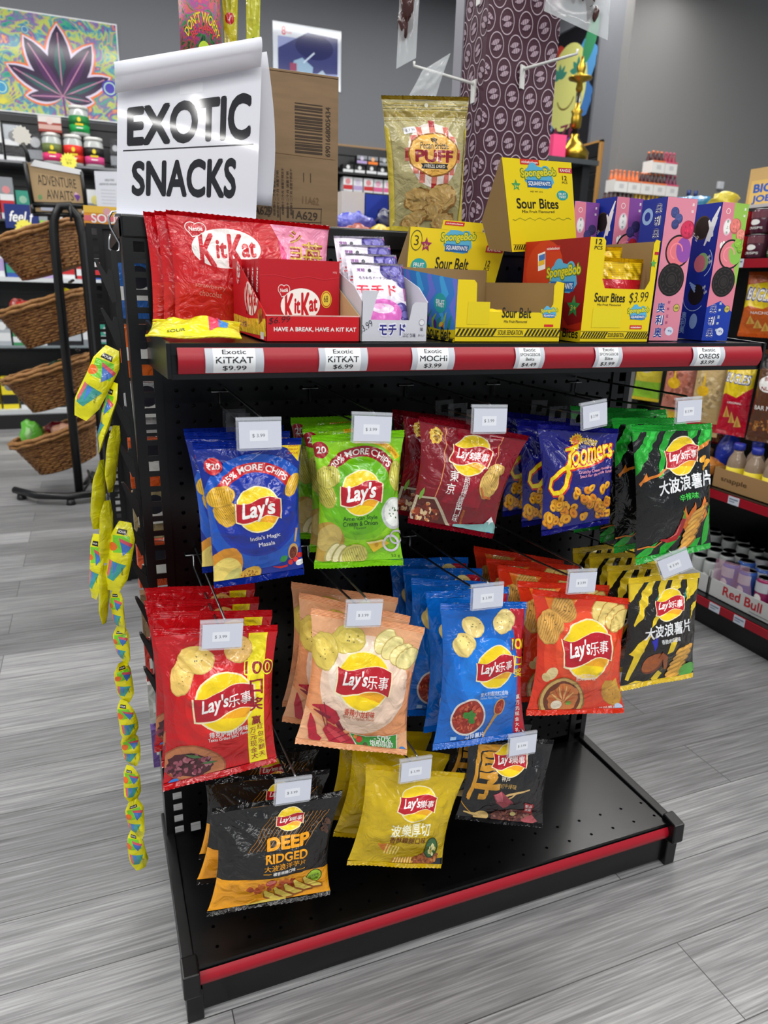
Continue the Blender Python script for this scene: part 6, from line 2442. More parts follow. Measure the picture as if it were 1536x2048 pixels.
# ------------------------------------------------------------------ basket rack at the left
RK = thing('basket_rack', 'black steel rack carrying four tilted wicker baskets', 'rack', (-.25, 2.8, 0))
BT = M((16, 16, 17), 'plastic')
MB().tube([(-.245, 2.70, .05), (-.242, 2.70, 1.30), (-.234, 2.70, 1.37), (-.205, 2.70, 1.425), (-.165, 2.70, 1.43), (-.130, 2.70, 1.38), (-.118, 2.70, 1.30), (-.112, 2.70, .05)], .021, BT, 10).build('arched_post', RK)
MB().tube([(-.245, 2.70, .55), (-.112, 2.70, .55)], .014, BT).build('cross_bar', RK)
mb = MB()
mb.tube([(-.56, 2.87, .045), (-.45, 2.73, .045), (-.30, 2.67, .045), (-.18, 2.69, .045), (-.06, 2.78, .045)], .019, BT, 8)
mb.build('curved_foot', RK)
MB().tube([(-.245, 2.69, .05), (-.18, 3.1, .05)], .016, BT).build('rear_foot', RK)
for x, y in ((-.53, 2.845), (-.29, 2.672), (-.08, 2.77), (-.18, 3.1)):
    MB().lathe([(.022, 0), (.024, .004), (.018, .028)], (x, y, .0), BT, 12).build('leveling_foot', RK)
for z in (1.175, .845, .52, .19):
    MB().tube([(-.178, 2.715, z - .075), (-.19, 2.80, z - .082), (-.20, 2.95, z - .085)], .007, BT, 6).build('basket_arm', RK)
WK = mix_mat('wicker', [(62, 34, 16), (120, 74, 36), (172, 124, 70), (84, 48, 22)], 26, (1, 1, 5), 'card', 4, .5, .3)
WK2 = mix_mat('wicker_rim', [(120, 78, 40), (166, 120, 70), (140, 96, 52)], 30, (2, 2, 2), 'card', 4, .5, .3)


def basket_part(kind):
    mb = MB()
    n = 44
    if kind == 'weave':
        rows = 15
        for i in range(rows):
            t = i / (rows - 1)
            r = .135 + .055 * t
            z = .165 * t
            mb.tube([((r + (.004 if (j + i) % 2 else -.004)) * 1.08 * math.cos(2 * math.pi * j / n), (r + (.004 if (j + i) % 2 else -.004)) * math.sin(2 * math.pi * j / n), z) for j in range(n)], .0068, WK, 5, True)
        for j in range(22):
            g = 2 * math.pi * j / 22
            mb.tube([(.135 * 1.08 * math.cos(g), .135 * math.sin(g), -.004), (.192 * 1.08 * math.cos(g), .192 * math.sin(g), .17)], .005, WK, 5)
    elif kind == 'rim':
        for k, (dr, dz) in enumerate(((0, 0), (.008, .010), (-.007, .012), (.010, -.008))):
            mb.tube([((.200 + dr + .003 * math.sin(j * 1.9 + k)) * 1.08 * math.cos(2 * math.pi * j / n), (.200 + dr + .003 * math.sin(j * 1.9 + k)) * math.sin(2 * math.pi * j / n), .182 + dz + .003 * math.cos(j * 1.9 + k)) for j in range(n)], .0085, WK2, 6, True)
    else:
        mb.lathe([(0, .0), (.10, .0), (.138, .001), (.138, -.008), (0, -.008)], (0, 0, 0), WK, 30)
    return mb


BP = [(-.300, 1.175), (-.312, .845), (-.322, .520), (-.324, .190)]
BL_ = ['top', 'second', 'third', 'lowest']
b0 = None
for k, (x, z) in enumerate(BP):
    if b0 is None:
        b0 = thing('wicker_basket', '', 'basket', (0, 0, 0), 'wicker baskets on the black rack')
        for kd in ('weave', 'rim', 'bottom'):
            basket_part(kd).build(kd, b0)
        b = b0
    else:
        b = copy_tree(b0)
    b['label'] = ['brown wicker basket at the top of the black rack, next to its arch', 'brown wicker basket second from the top with a red bag inside', 'brown wicker basket third from the top of the black rack', 'brown wicker basket lowest on the rack holding a green packet'][k]
    b.location = (x + .03, 2.945, z - .035)
    b.rotation_euler = (R(-3), R(-17), R(0))
    Tb = Matrix.Translation(b.location) @ b.rotation_euler.to_matrix().to_4x4()
    items = {0: [], 1: [((-.06, -.04, .17), (.075, .06, .042), (196, 40, 34), 'crumpled red snack bag lying in the second basket'), ((-.12, .09, .205), (.04, .035, .035), (150, 40, 30), 'dark red and yellow snack bag at the left of the second basket'), ((.12, 0, .185), (.055, .04, .03), (226, 214, 30), 'yellow packet at the right of the second basket')],
             2: [((.06, .02, .16), (.07, .07, .04), (30, 90, 50), 'dark green bottle cap shaped packet in the third basket')],
             3: [((-.10, -.06, .21), (.055, .03, .07), (110, 196, 70), 'light green packet sticking up from the lowest basket'), ((.02, .06, .18), (.065, .04, .04), (120, 14, 30), 'dark red bag lying in the lowest basket'), ((.06, -.06, .18), (.07, .05, .035), (226, 170, 140), 'peach coloured packet at the front of the lowest basket')]}[k]
    for q, (p, r, c, lb) in enumerate(items):
        mb = MB()
        mb.blob(Tb @ Vector(p), r, M(c, 'foil'), q + k * 3, .5, 14)
        cc = Tb @ Vector(p)
        mb.blob(cc + Vector((-.01, -r[1] * .55, .005)), (r[0] * .4, r[1] * .5, r[2] * .5), M(tuple(min(255, v * .6 + 100) for v in c), 'foil'), q + 9, .5, 10)
        tag(mb.build('snack_bag'), lb, 'snack bag', 'snack bags in the baskets')

# framed clip sign above the rack
t = thing('clip_sign', 'black framed kraft paper sign reading ADVENTURE AWAITS clipped above the top basket', 'sign', (-.21, 2.72, 1.395))
TL, TR, BR_, BLq = Vector((-.330, 2.70, 1.600)), Vector((-.098, 2.70, 1.578)), Vector((-.092, 2.70, 1.432)), Vector((-.318, 2.70, 1.425))
KFT = M((176, 148, 108), 'card')
mb = MB()
d = D(.66, 'card')
d.txt('ADVENTURE', .52, .25, .70, (50, 44, 38), h=.17, off=.0)
d.txt('AWAITS', .54, .48, .50, (50, 44, 38), h=.17, off=.0)
d.poly([(.80, .46), (.86, .43), (.92, .48), (.86, .58)], (110, 60, 150))
d.poly([(.80, .46), (.84, .40), (.90, .44)], (226, 180, 206))
d.leaf(.14, .58, .10, .04, 60, (110, 150, 100))
printed(mb, d, TL, TR, BR_, BLq, KFT)
mb.quad(BLq + Vector((0, .002, 0)), BR_ + Vector((0, .002, 0)), TR + Vector((0, .002, 0)), TL + Vector((0, .002, 0)), KFT)
mb.build('kraft_sheet', t)
mb = MB()
for a_, b_, w in ((TL, BLq, .010), (TR, BR_, .008), (BLq, BR_, .012), (BLq - Vector((0, 0, .04)), BR_ - Vector((0, 0, .04)), .010), (BLq, BLq - Vector((0, 0, .04)), .010), (BR_, BR_ - Vector((0, 0, .04)), .008)):
    mb.tube([a_ + Vector((0, -.004, 0)), b_ + Vector((0, -.004, 0))], w, BT, 4)
mb.build('frame', t)
MB().prism([TL + Vector((.04, -.006, .012)), TR + Vector((0, -.006, .008)), TR + Vector((0, -.006, -.014)), TL + Vector((.02, -.006, -.014))], (0, .004, 0), M((226, 226, 228), 'paper')).build('paper_roll', t)
mb = MB()
mb.tube([TL + Vector((.02, -.012, 0)), TL + Vector((.012, -.012, .04)), TL + Vector((.0, -.012, .075))], .008, BT, 6)
mb.box(-.345, -.300, 2.684, 2.694, 1.655, 1.668, BT)
mb.build('spring_clip', t)
MB().tube([(-.16, 2.665, 1.36), (-.16, 2.672, 1.43)], .006, BT, 6).build('lower_clip', t)
mb = MB()
d = D(1, 'card')
d.star(.5, .5, .5, (220, 216, 206), 14, .82)
printed(mb, d, (-.37, 2.69, 1.75), (-.29, 2.69, 1.745), (-.29, 2.69, 1.66), (-.37, 2.69, 1.66))
mb.build('blank_starburst', t)
mb = MB()
mb.box(-.33, -.11, 2.699, 2.7005, 1.386, 1.43, M((176, 148, 108), 'card'))
mb.box(-.285, -.205, 2.6955, 2.6985, 1.402, 1.418, M((206, 210, 226), 'paper'))
mb.build('lower_strip', t)

# ------------------------------------------------------------------ shelving along the back wall
SH = thing('wall_shelving', 'dark slatwall shelving with white and grey shelves along the back wall', 'shelf unit', (-.2, 5.2, 0))
mb = MB()
mb.box(-1.5, 1.35, 5.36, 5.395, 0, 2.25, M((46, 46, 50), 'plastic'))
slat_rows(mb, -1.5, 1.35, .1, 2.25, 5.358, .11)
mb.build('slat_back', SH)
MB().box(-1.5, 1.35, 4.86, 5.33, 0, .105, M((16, 16, 17), 'plastic')).build('plinth', SH)
SHZ = [(.105, .14, (206, 210, 212)), (.60, .615, (120, 130, 134)), (1.075, 1.105, (206, 210, 212)), (1.49, 1.505, (70, 72, 76)), (1.88, 1.895, (120, 122, 126))]
for za, zb, c in SHZ:
    MB().box(-1.5, 1.35, 4.90 if za < 1.3 else 4.98, 5.33, za, zb, M(c, 'plastic')).build('shelf_board', SH)


def jar(x, y, z, r, h, c1, c2, label):
    t = thing('candy_jar', label, 'jar', (x, y, z), 'jars with white lids on the back wall shelf')
    MB().lathe([(r * .95, 0), (r, .01), (r, h * .82), (r * .85, h * .88), (r * .85, h * .9)], (x, y, z), M((176, 180, 178), 'gloss'), 18).build('jar_body', t)
    mb = MB()
    mb.lathe([(r + .001, h * .1), (r + .001, h * .36)], (x, y, z), M(c2, 'card'), 18)
    mb.lathe([(r + .001, h * .36), (r + .001, h * .66)], (x, y, z), M(c1, 'card'), 18)
    d = D(1, 'card')
    d.ell(.5, .25, .10, (226, 206, 40), .14)
    d.rect(.28, .48, .72, .60, (226, 196, 40))
    d.rect(.32, .72, .68, .78, WHT)
    d.flush(mb, lambda a, b: Vector((x + (r + .003) * math.cos(R(-140 + 100 * a)), y + (r + .003) * math.sin(R(-140 + 100 * a)), z + h * (.66 - .56 * b))), 6, 1)
    mb.build('jar_label', t)
    MB().lathe([(r * .92, h * .9), (r * .96, h * .91), (r * .96, h), (r * .9, h * 1.01)], (x, y, z), M((214, 214, 210), 'plastic'), 18).build('jar_lid', t)


jar(-.270, 5.06, 1.8955, .066, .205, (96, 110, 60), (214, 50, 110), 'jar with green and pink label on the back wall shelf')
jar(-.128, 5.06, 1.8955, .066, .205, (206, 40, 30), (200, 46, 30), 'jar with plain red label on the back wall shelf')
jar(.012, 5.06, 1.8955, .068, .200, (30, 28, 28), (206, 70, 130), 'jar with black and pink label on the back wall shelf')
jar(-.072, 5.08, 2.1035, .068, .195, (30, 120, 60), (20, 150, 70), 'jar with green label stacked on top of two other jars')


def pack(x, y, z, w, h, dp, c, label, group, name='snack_box', cat='box', band=None, top=None, words=None, kind='card', struct_=None):
    mb = MB()
    mb.box(x - w / 2, x + w / 2, y, y + dp, z, z + h, M(c, kind))
    d = D(h / w, kind)
    a = d.a
    if top: d.rect(0, 0, 1, a * .4, top)
    if band: d.rect(0, a * .55, 1, a * .85, band)
    if band:
        d.ell(.5, a * .3, min(.28, a * .22), tuple(min(255, v * .5 + 110) for v in band))
    if words: d.txt(words, .5, a * .7, .7, WHT, off=.02)
    printed(mb, d, (x - w / 2, y - .0006, z + h), (x + w / 2, y - .0006, z + h), (x + w / 2, y - .0006, z), (x - w / 2, y - .0006, z))
    return tag(mb.build(name), label, cat, group)


pack(-.268, 5.0, 2.1035, .15, .10, .12, (150, 60, 50), 'red and white counter box standing on the pink labelled jar', None, 'counter_box', 'box', (196, 160, 150), (206, 200, 196))
CN = {'white': (214, 216, 218), 'black': (26, 26, 30), 'green': (60, 140, 90), 'teal': (50, 140, 120), 'pink': (206, 90, 140), 'red': (186, 40, 44), 'yellow': (226, 206, 40), 'grey': (130, 134, 140), 'blue': (50, 80, 160), 'silver': (170, 176, 182), 'brown': (96, 70, 50), 'lilac': (170, 150, 196), 'orange': (226, 120, 40)}
WORDS = ['leftmost', 'second from left', 'third from left', 'fourth from left', 'fifth from left', 'sixth from left', 'seventh from left', 'eighth from left', 'ninth from left', 'tenth from left', 'eleventh from left', 'twelfth from left', 'thirteenth from left', 'fourteenth from left']


def row(x0, x1, y, z, specs, shelf, group, name='snack_box', cat='box', kind='card', seed=1):
    rd = random.Random(seed)
    n = len(specs)
    w = (x1 - x0) / n
    for i, (cn, h, bn, tn) in enumerate(specs):
        pack(x0 + w * (i + .5), y + rd.uniform(0, .02), z + .0006, w * .88, h, .06 + .04 * rd.random(), CN[cn], '%s %s on %s, %s' % (cn if not bn else cn + ' and ' + bn, cat, shelf, WORDS[i]), group, name, cat, CN.get(bn), CN.get(tn), kind=kind)


row(-.86, -.31, 5.05, 1.895, [('grey', .22, None, 'silver'), ('white', .26, 'black', 'white'), ('white', .24, 'black', 'silver'), ('black', .20, 'grey', None)], 'the grey upper shelf left of the jars', 'pouches left of the jars', 'display_pouch', 'pouch', 'foil', 2)
row(.12, .38, 5.05, 1.895, [('black', .21, 'grey', None), ('silver', .20, 'orange', 'white'), ('white', .18, None, None)], 'the grey upper shelf right of the jars', 'pouches right of the jars', 'display_pouch', 'pouch', 'foil', 3)
row(-.86, -.24, 5.02, 1.505, [('lilac', .24, 'white', None), ('pink', .22, 'white', 'red'), ('white', .28, 'red', 'grey'), ('teal', .20, 'green', None), ('silver', .25, 'white', None), ('white', .26, 'lilac', 'silver')], 'the dark shelf below the jars', 'boxes on the dark shelf below the jars', seed=4)
row(-.20, .45, 5.02, 1.505, [('black', .2, 'white', None), ('grey', .24, 'yellow', 'white'), ('white', .22, 'blue', None), ('lilac', .2, 'pink', None), ('green', .2, 'white', None)], 'the dark shelf behind the paper notice', 'boxes behind the paper notice', seed=5)
row(-.90, .40, 4.96, 1.105, [('blue', .24, 'white', 'white'), ('white', .28, 'lilac', 'white'), ('blue', .20, 'teal', None), ('yellow', .22, 'white', None), ('lilac', .24, 'pink', None), ('white', .20, 'red', 'blue'), ('red', .16, 'white', 'blue'), ('blue', .15, 'red', 'white'), ('red', .16, 'blue', 'pink'), ('white', .2, 'red', 'blue'), ('lilac', .18, 'blue', None)], 'the upper white shelf behind the baskets', 'boxes on the upper white shelf', seed=6)
row(-.92, .30, 4.96, .615, [('grey', .30, 'silver', None), ('silver', .2, 'white', 'grey'), ('green', .14, 'white', None), ('white', .24, 'silver', 'grey'), ('black', .26, 'grey', 'silver'), ('black', .22, 'silver', None), ('grey', .28, 'white', 'silver'), ('teal', .16, 'silver', None), ('red', .14, 'pink', None), ('silver', .2, 'teal', None)], 'the glass shelf behind the baskets', 'boxes on the glass shelf', seed=7)
row(-.92, .30, 4.95, .140, [('yellow', .25, 'black', 'red'), ('yellow', .24, 'black', None), ('white', .2, 'black', 'pink'), ('black', .24, 'white', None), ('black', .22, 'white', 'grey'), ('grey', .3, 'black', 'silver'), ('red', .22, 'black', None), ('teal', .08, None, None), ('black', .24, 'teal', None), ('yellow', .2, 'white', None)], 'the lowest white shelf', 'boxes on the lowest white shelf', seed=8)
# paper notice, starburst price cards, blue sign
mb = MB()
d = D(1.45, 'paper')
d.txt('HIGH FIVE', .62, .26, .4, (70, 70, 80), h=.07, off=.02)
d.txt('ASSORTED SNACKS', .55, .38, .75, (70, 70, 80), h=.06, off=.02)
for i in range(7):
    d.line([(.22, .55 + .10 * i), (.85, .57 + .10 * i)], .014, (150, 150, 160))
printed(mb, d, (.0, 4.94, 1.862), (.165, 4.94, 1.872), (.155, 4.94, 1.54), (-.0, 4.94, 1.53), M((196, 198, 206), 'paper'))
tag(mb.build('paper_notice'), 'white printed paper notice hanging between the rack and the paper sign', 'notice')
for x, z, r, lb in ((-.165, 1.905, .058, 'yellow starburst price card below the red labelled jar'), (-.36, 1.60, .055, 'yellow starburst price card left of the framed sign'), (-.50, 1.44, .065, 'pale yellow starburst price card above the top basket')):
    mb = MB()
    d = D(1, 'paper')
    d.star(.5, .5, .5, (236, 226, 90), 15, .8)
    d.txt('2 for', .5, .42, .4, (150, 140, 40), h=.1)
    d.txt('$5', .5, .6, .3, (150, 140, 40), h=.16)
    printed(mb, d, (x - r, 4.88, z + r), (x + r, 4.88, z + r), (x + r, 4.88, z - r), (x - r, 4.88, z - r))
    tag(mb.build('price_card', solid=.002), lb, 'price card', 'starburst price cards')
mb = MB()
d = D(.75, 'card')
d.txt('feel f', .5, .38, .75, WHT, h=.34, sh=.3, off=.02)
printed(mb, d, (-.62, 4.89, 1.60), (-.40, 4.89, 1.60), (-.40, 4.89, 1.44), (-.62, 4.89, 1.44), M((26, 44, 110), 'card'))
tag(mb.build('shelf_sign', solid=.003), 'navy blue shelf sign with white script lettering above the top basket', 'sign')
mb = MB()
mb.box(-.395, -.33, 4.87, 4.885, 1.41, 1.50, M((150, 206, 60), 'foil'))
tag(mb.build('candy_packet'), 'lime green packet beside the navy shelf sign', 'candy packet')

# right part of the back wall: vape and candy packs on slatwall
SV = thing('wall_shelving', 'black slatwall with narrow shelves of small packs, right part of the back wall', 'shelf unit', (2.7, 5.2, 0))
mb = MB()
mb.box(1.40, 3.7, 5.36, 5.395, 0, 2.27, M((40, 40, 44), 'plastic'))
slat_rows(mb, 1.40, 3.7, .1, 2.27, 5.358, .11)
mb.box(1.40, 3.7, 5.34, 5.396, 2.27, 2.285, M((150, 120, 84), 'card'))
mb.build('slat_back', SV)
MB().box(1.40, 3.7, 5.0, 5.33, 0, .12, SLATM).build('plinth', SV)
for z in (1.60, 1.745, 1.895, 2.04):
    MB().box(1.9, 3.6, 5.18, 5.335, z - .012, z, SLATM).build('shelf_board', SV)
prow = [(2.04, [('black', .072, 'white', 'black')] * 9, .0), (1.895, [('white', .115, c, None) for c in ('red', 'lilac', 'red', 'pink', 'pink', 'yellow', 'yellow', 'lilac', 'red', 'white')], 0), (1.745, [('white', .115, c, None) for c in ('grey', 'blue', 'yellow', 'orange', 'green', 'green', 'pink', 'orange', 'blue')], 0), (1.60, [('white', .10, c, None) for c in ('red', 'white', 'green', 'yellow', 'grey', 'white', 'lilac')], 0)]
for k, (z, sp, _) in enumerate(prow):
    nm = ['the top row of the black slatwall', 'the second row of the black slatwall', 'the third row of the black slatwall', 'the lowest row of the black slatwall'][k]
    row(2.0, 2.95, 5.2, z, sp, nm, 'small packs, row %s' % ['one', 'two', 'three', 'four'][k], 'snack_pack', 'pack', seed=20 + k)
row(2.12, 2.95, 5.2, 2.04 + .0735, [('black', .072, c, 'grey') for c in ('lilac', 'orange', 'grey', 'red', 'green', 'black', 'grey', 'orange')], 'the stacked black boxes above the top row', 'stacked black packs', 'snack_pack', 'pack', seed=31)

# gondola further back, with boxes on top
FG = thing('far_gondola', 'second black gondola further back behind the candy gondola', 'shelf unit', (.5, 1.85, 0))
mb = MB()
mb.box(-.06, 1.16, 1.58, 1.62, .1, 1.27, SLATM)
mb.box(-.10, 1.20, 1.56, 2.15, 1.27, 1.285, BK2)
mb.box(-.10, 1.20, 1.56, 2.15, 0, .10, BK2)
mb.build('frame', FG)
mb = MB()
for a, b in ((-.105, -.088), (-.072, -.055)):
    mb.box(a, b, 1.55, 1.556, 0, 1.285, BK)
z = .02
while z < 1.26:
    mb.box(-.088, -.072, 1.55, 1.556, z, z + .010, BK)
    z += I
mb.build('upright', FG)
MB().box(-.115, -.108, 1.58, 2.12, .08, 1.26, M((52, 54, 56), 'plastic')).build('side_panel', FG)
pack(-.035, 1.57, 1.2856, .145, .055, .16, (226, 150, 50), 'orange and pink candy box lying on the far gondola beside the wire hook', None, 'candy_box', 'box', (226, 110, 120), (236, 190, 70), 'SOUR')
MBX = MB()
pack(.985, 2.0, 1.2856, .105, .215, .10, (206, 196, 190), 'white box with pale rainbow on the far gondola beside the cardboard box', None, 'candy_box', 'box', None, (226, 222, 214))
t = pack(1.12, 2.0, 1.2856, .155, .21, .10, (30, 66, 180), 'blue box with a yellow arc on the far gondola behind the gold pouch', None, 'candy_box', 'box')
mb = MB()
for k, (x, y, z, r, c, lb) in enumerate(((.955, 1.89, 1.355, (.075, .045, .055), (84, 90, 190), 'crumpled periwinkle blue foil bag in front of the white box'), (1.11, 1.90, 1.365, (.062, .045, .066), (16, 18, 70), 'crumpled dark navy bag in front of the blue box'), (.90, 1.74, 1.318, (.06, .05, .03), (150, 60, 40), 'small red brown bag lying beside the cardboard box'), (1.02, 1.72, 1.318, (.05, .04, .03), (206, 180, 40), 'small yellow bag lying on the far gondola'))):
    tag(MB().blob((x, y, z), r, M(c, 'foil'), k + 30, .6, 16).build('snack_bag'), lb, 'snack bag', 'foil bags on the far gondola')
mb = MB()
mb.box(1.201, 1.22, 1.6, 2.1, 1.286, 1.56, M((196, 90, 36), 'card'))
tag(mb.build('divider_panel'), 'orange upright panel behind the left edge of the gold pouch', 'panel')

# ------------------------------------------------------------------ gondola on the right
RG = thing('right_gondola', 'black gondola with red shelf edges at the right edge of the picture', 'shelf unit', (2.1, .7, 0))
ya, yb_ = .05, 1.5
mb = MB()
mb.box(2.26, 2.30, ya, yb_, 0, 1.24, BK)
mb.build('back_panel', RG)
for y in (ya, yb_):
    MB().box(2.22, 2.30, y - .02, y + .02, 0, 1.30, BK2).build('upright', RG)
MB().box(1.815, 2.26, ya, yb_, 0, .085, BK).build('plinth', RG)
SHR = [(1.795, .11), (1.845, .475), (1.90, 1.235)]
for x, z in SHR:
    MB().box(x, 2.26, ya, yb_, z - .02, z, BK2).build('shelf_board', RG)
    MB().box(x - .006, x - .001, ya, yb_, z - .030, z - .002, REDP).build('price_strip', RG)
MB().box(1.95, 2.26, ya, yb_, 1.395, 1.405, M((206, 200, 200), 'plastic')).build('top_board', RG)
TG = M((206, 214, 226), 'paper')
for k, (x, y, z) in enumerate(((1.7875, .565, .081), (1.7875, .455, .081), (1.7875, .35, .081), (1.8375, .70, .446), (1.8375, .50, .446), (1.8925, .70, 1.206))):
    mb = MB()
    mb.box(x - .0012, x, y, y + .045, z, z + .027, TG)
    d = D(.6, 'paper')
    d.rect(.1, .15, .9, .25, (120, 130, 150))
    d.rect(.1, .35, .6, .42, (120, 130, 150))
    printed(mb, d, (x - .0014, y + .045, z + .027), (x - .0014, y, z + .027), (x - .0014, y, z), (x - .0014, y + .045, z))
    tag(mb.build('price_tag'), ['white price tag on the right gondola bottom edge, nearest the zigzag bag', 'white price tag on the right gondola bottom edge, middle one', 'white price tag on the right gondola bottom edge, nearest the picture edge', 'white price tag on the right gondola middle edge, beside the green black bag', 'white price tag on the right gondola middle edge, below the bottle tray', 'white price tag on the red edge under the crisp cans'][k], 'price tag', 'price tags on the right gondola')


def side_bag(y0, y1, z0, z1, x, base, design, label, seed, bulge=.03, name='snack_bag', cat='snack bag', tilt=0):
    b = make_bag([(-(y1 - y0) / 2, z1), ((y1 - y0) / 2, z1), ((y1 - y0) / 2, z0), (-(y1 - y0) / 2, z0)], base, base, design, label, 'snack bags hanging on the right gondola', seed, bulge=bulge, pinch=.06, yb=0, seal=.05, cat=cat, name=name, nu=14, nv=18)
    b.location = (x, (y0 + y1) / 2, z1)
    b.rotation_euler = (0, R(tilt), R(-72))


def d_horn(base, sub):
    def f(d, a):
        T = lambda t: t * a
        d.poly([(0, T(.2)), (.5, T(.16)), (1, T(.2)), (1, T(.44)), (.6, T(.56)), (.2, T(.52)), (0, T(.56))], (236, 206, 30))
        d.txt('BUGLES', .5, T(.35), .86, (40, 60, 150), h=.34, rot=-4, off=.06)
        d.txt('BUGLES', .5, T(.35), .80, WHT, h=.28, rot=-4, off=.02)
        d.txt(sub, .55, T(.62), .5, WHT, h=.07)
        for x, t in ((.3, .74), (.5, .80), (.7, .84)):
            d.poly([(x - .12, T(t + .06)), (x, T(t - .08)), (x + .13, T(t + .05))], (236, 186, 90))
            d.poly([(x - .06, T(t + .05)), (x, T(t - .05)), (x + .04, T(t + .05))], (206, 150, 60))
    return f


def d_nuts(top, c1, c2, words):
    def f(d, a):
        T = lambda t: t * a
        d.rect(0, 0, 1, T(.22), top)
        d.pile(.5, T(.55), .5, .6, [c1, c2, tuple(v * .8 for v in c1)], 60, .06, .11, 5)
        d.ell(.5, T(.14), .3, (236, 206, 40), .09)
        d.txt(words, .5, T(.07), .7, WHT, h=.12)
        d.ell(.4, T(.52), .22, (240, 190, 30), .16)
        d.poly([(.36, T(.46)), (.4, T(.3)), (.46, T(.46))], (240, 190, 30))
        d.rect(0, T(.86), 1, T(1), top)
    return f


def d_lime(d, a):
    T = lambda t: t * a
    d.rect(0, T(.7), 1, T(1), (150, 206, 50))
    d.ell(.5, T(.45), .3, (206, 196, 170), .25)
    d.ell(.52, T(.45), .2, (226, 206, 196), .16)


def d_bbq(d, a):
    T = lambda t: t * a
    d.rect(0, T(.05), 1, T(.2), (40, 36, 34))
    d.ell(.5, T(.36), .40, WHT, .26)
    d.txt('BEER', .5, T(.31), .4, (150, 30, 30), h=.12, off=.03)
    d.txt('NUTS', .5, T(.41), .5, (150, 30, 30), h=.12, off=.03)
    d.txt('BAR MIX', .5, T(.62), .7, WHT, h=.14)
    d.pile(.5, T(.82), .45, .2, [(160, 96, 40), (206, 150, 80), (120, 60, 24)], 40, .04, .08)


side_bag(1.085, 1.205, .70, .96, 1.97, (226, 206, 60), d_lime, 'yellow and lime snack bag hanging farthest along the right gondola', 81)
side_bag(.905, 1.035, .64, .96, 1.97, (206, 130, 110), d_nuts((226, 190, 60), (206, 120, 96), (226, 150, 130), 'MIX'), 'clear snack bag of pinkish pieces hanging on the right gondola', 82)
side_bag(.765, .885, .62, .96, 1.97, (206, 176, 120), d_nuts((190, 40, 50), (214, 186, 130), (226, 204, 156), 'PEANUTS'), 'clear bag of peanuts with red top hanging on the right gondola', 83)
side_bag(.645, .750, .645, .95, 1.97, (190, 16, 44), d_horn((190, 16, 44), 'ORIGINAL'), 'red snack bag with yellow oval hanging on the right gondola', 84)
side_bag(.520, .625, .645, .95, 1.98, (96, 60, 40), d_bbq, 'brown nut mix bag with white oval hanging at the right edge', 85)
side_bag(.595, .725, .985, 1.195, 1.97, (206, 96, 30), d_horn((206, 96, 30), 'NACHO'), 'orange snack bag with yellow oval hanging below the crisp cans', 86)
side_bag(.47, .585, .985, 1.18, 1.98, (90, 24, 50), d_horn((90, 24, 50), 'BOLD'), 'maroon snack bag with yellow label cut by the right edge', 87)
side_bag(.77, .87, .575, .70, 2.08, (150, 20, 40), d_bbq, 'dark red bag hanging low behind the peanut bag', 88)


def can(x, y, z, r, h, c, top, label, group, words='', name='drink_can', cat='can', lid=(180, 184, 190)):
    t = thing(name, label, cat, (x, y, z), group)
    mb = MB()
    mb.lathe([(r * .9, 0), (r, .006), (r, h * .93), (r * .86, h)], (x, y, z), M(c, 'gloss'), 20)
    d = D(1, 'gloss')
    if top: d.rect(0, 0, 1, .32, top)
    d.ell(.5, .52, .22, WHT, .14)
    if words: d.txt(words, .5, .80, .7, WHT, h=.12)
    d.flush(mb, lambda a, b: Vector((x + (r + .001) * math.cos(R(-240 + 120 * a)), y + (r + .001) * math.sin(R(-240 + 120 * a)), z + h * (.92 - .86 * b))), 8, 1)
    mb.build('can_body', t)
    MB().lathe([(r * .86, h), (r * .9, h + .002), (r * .8, h + .003), (r * .78, h - .002), (0, h - .002)], (x, y, z), M(lid, 'metal'), 20).build('can_lid', t)


cols = [((176, 30, 40), (206, 196, 170), 'red'), ((84, 36, 56), (120, 70, 80), 'plum'), ((60, 130, 60), (150, 190, 120), 'green'), ((84, 36, 56), None, 'plain plum')]
for k, (y, lv) in enumerate(((.80, 0), (.715, 0), (.63, 0), (.80, 1), (.715, 1), (.63, 1))):
    c, tp, nm = [cols[0], cols[1], cols[2], cols[0], cols[1], cols[3]][k]
    can(1.965, y, 1.2355 + lv * .0775 * 1.0, .037, .073, c, tp, '%s crisp can in the %s row beside the biscuit boxes' % (nm, ['lower', 'upper'][lv]), 'crisp cans on the right gondola', 'CRISPS', 'crisp_can', 'can', (200, 200, 200))

# things on the top board
tag(MB().blob((2.05, 1.13, 1.440), (.07, .075, .033), M((40, 120, 170), 'foil'), 3, .6, 16).build('snack_bag'), 'bright blue foil bag lying on top of the right gondola', 'snack bag', 'foil bags on top of the right gondola')
tag(MB().blob((2.06, .985, 1.438), (.06, .045, .03), M((206, 190, 50), 'foil'), 4, .8, 16).build('snack_bag'), 'yellow and black foil bag lying on top of the right gondola', 'snack bag', 'foil bags on top of the right gondola')
mb = MB()
mb.box(2.10, 2.24, .80, .93, 1.4055, 1.545, M((206, 170, 110), 'card'))
d = D(1.05, 'card')
d.rect(.1, .3, .9, .95, (226, 190, 110))
d.txt('BIG', .5, .5, .6, (40, 90, 180), h=.22, off=.05)
d.txt('JOE', .5, .78, .6, (40, 90, 180), h=.22, off=.05)
printed(mb, d, (2.0995, .93, 1.545), (2.0995, .80, 1.545), (2.0995, .80, 1.4055), (2.0995, .93, 1.4055))
tag(mb.build('candy_box'), 'tan box with blue lettering on top of the right gondola', 'box')

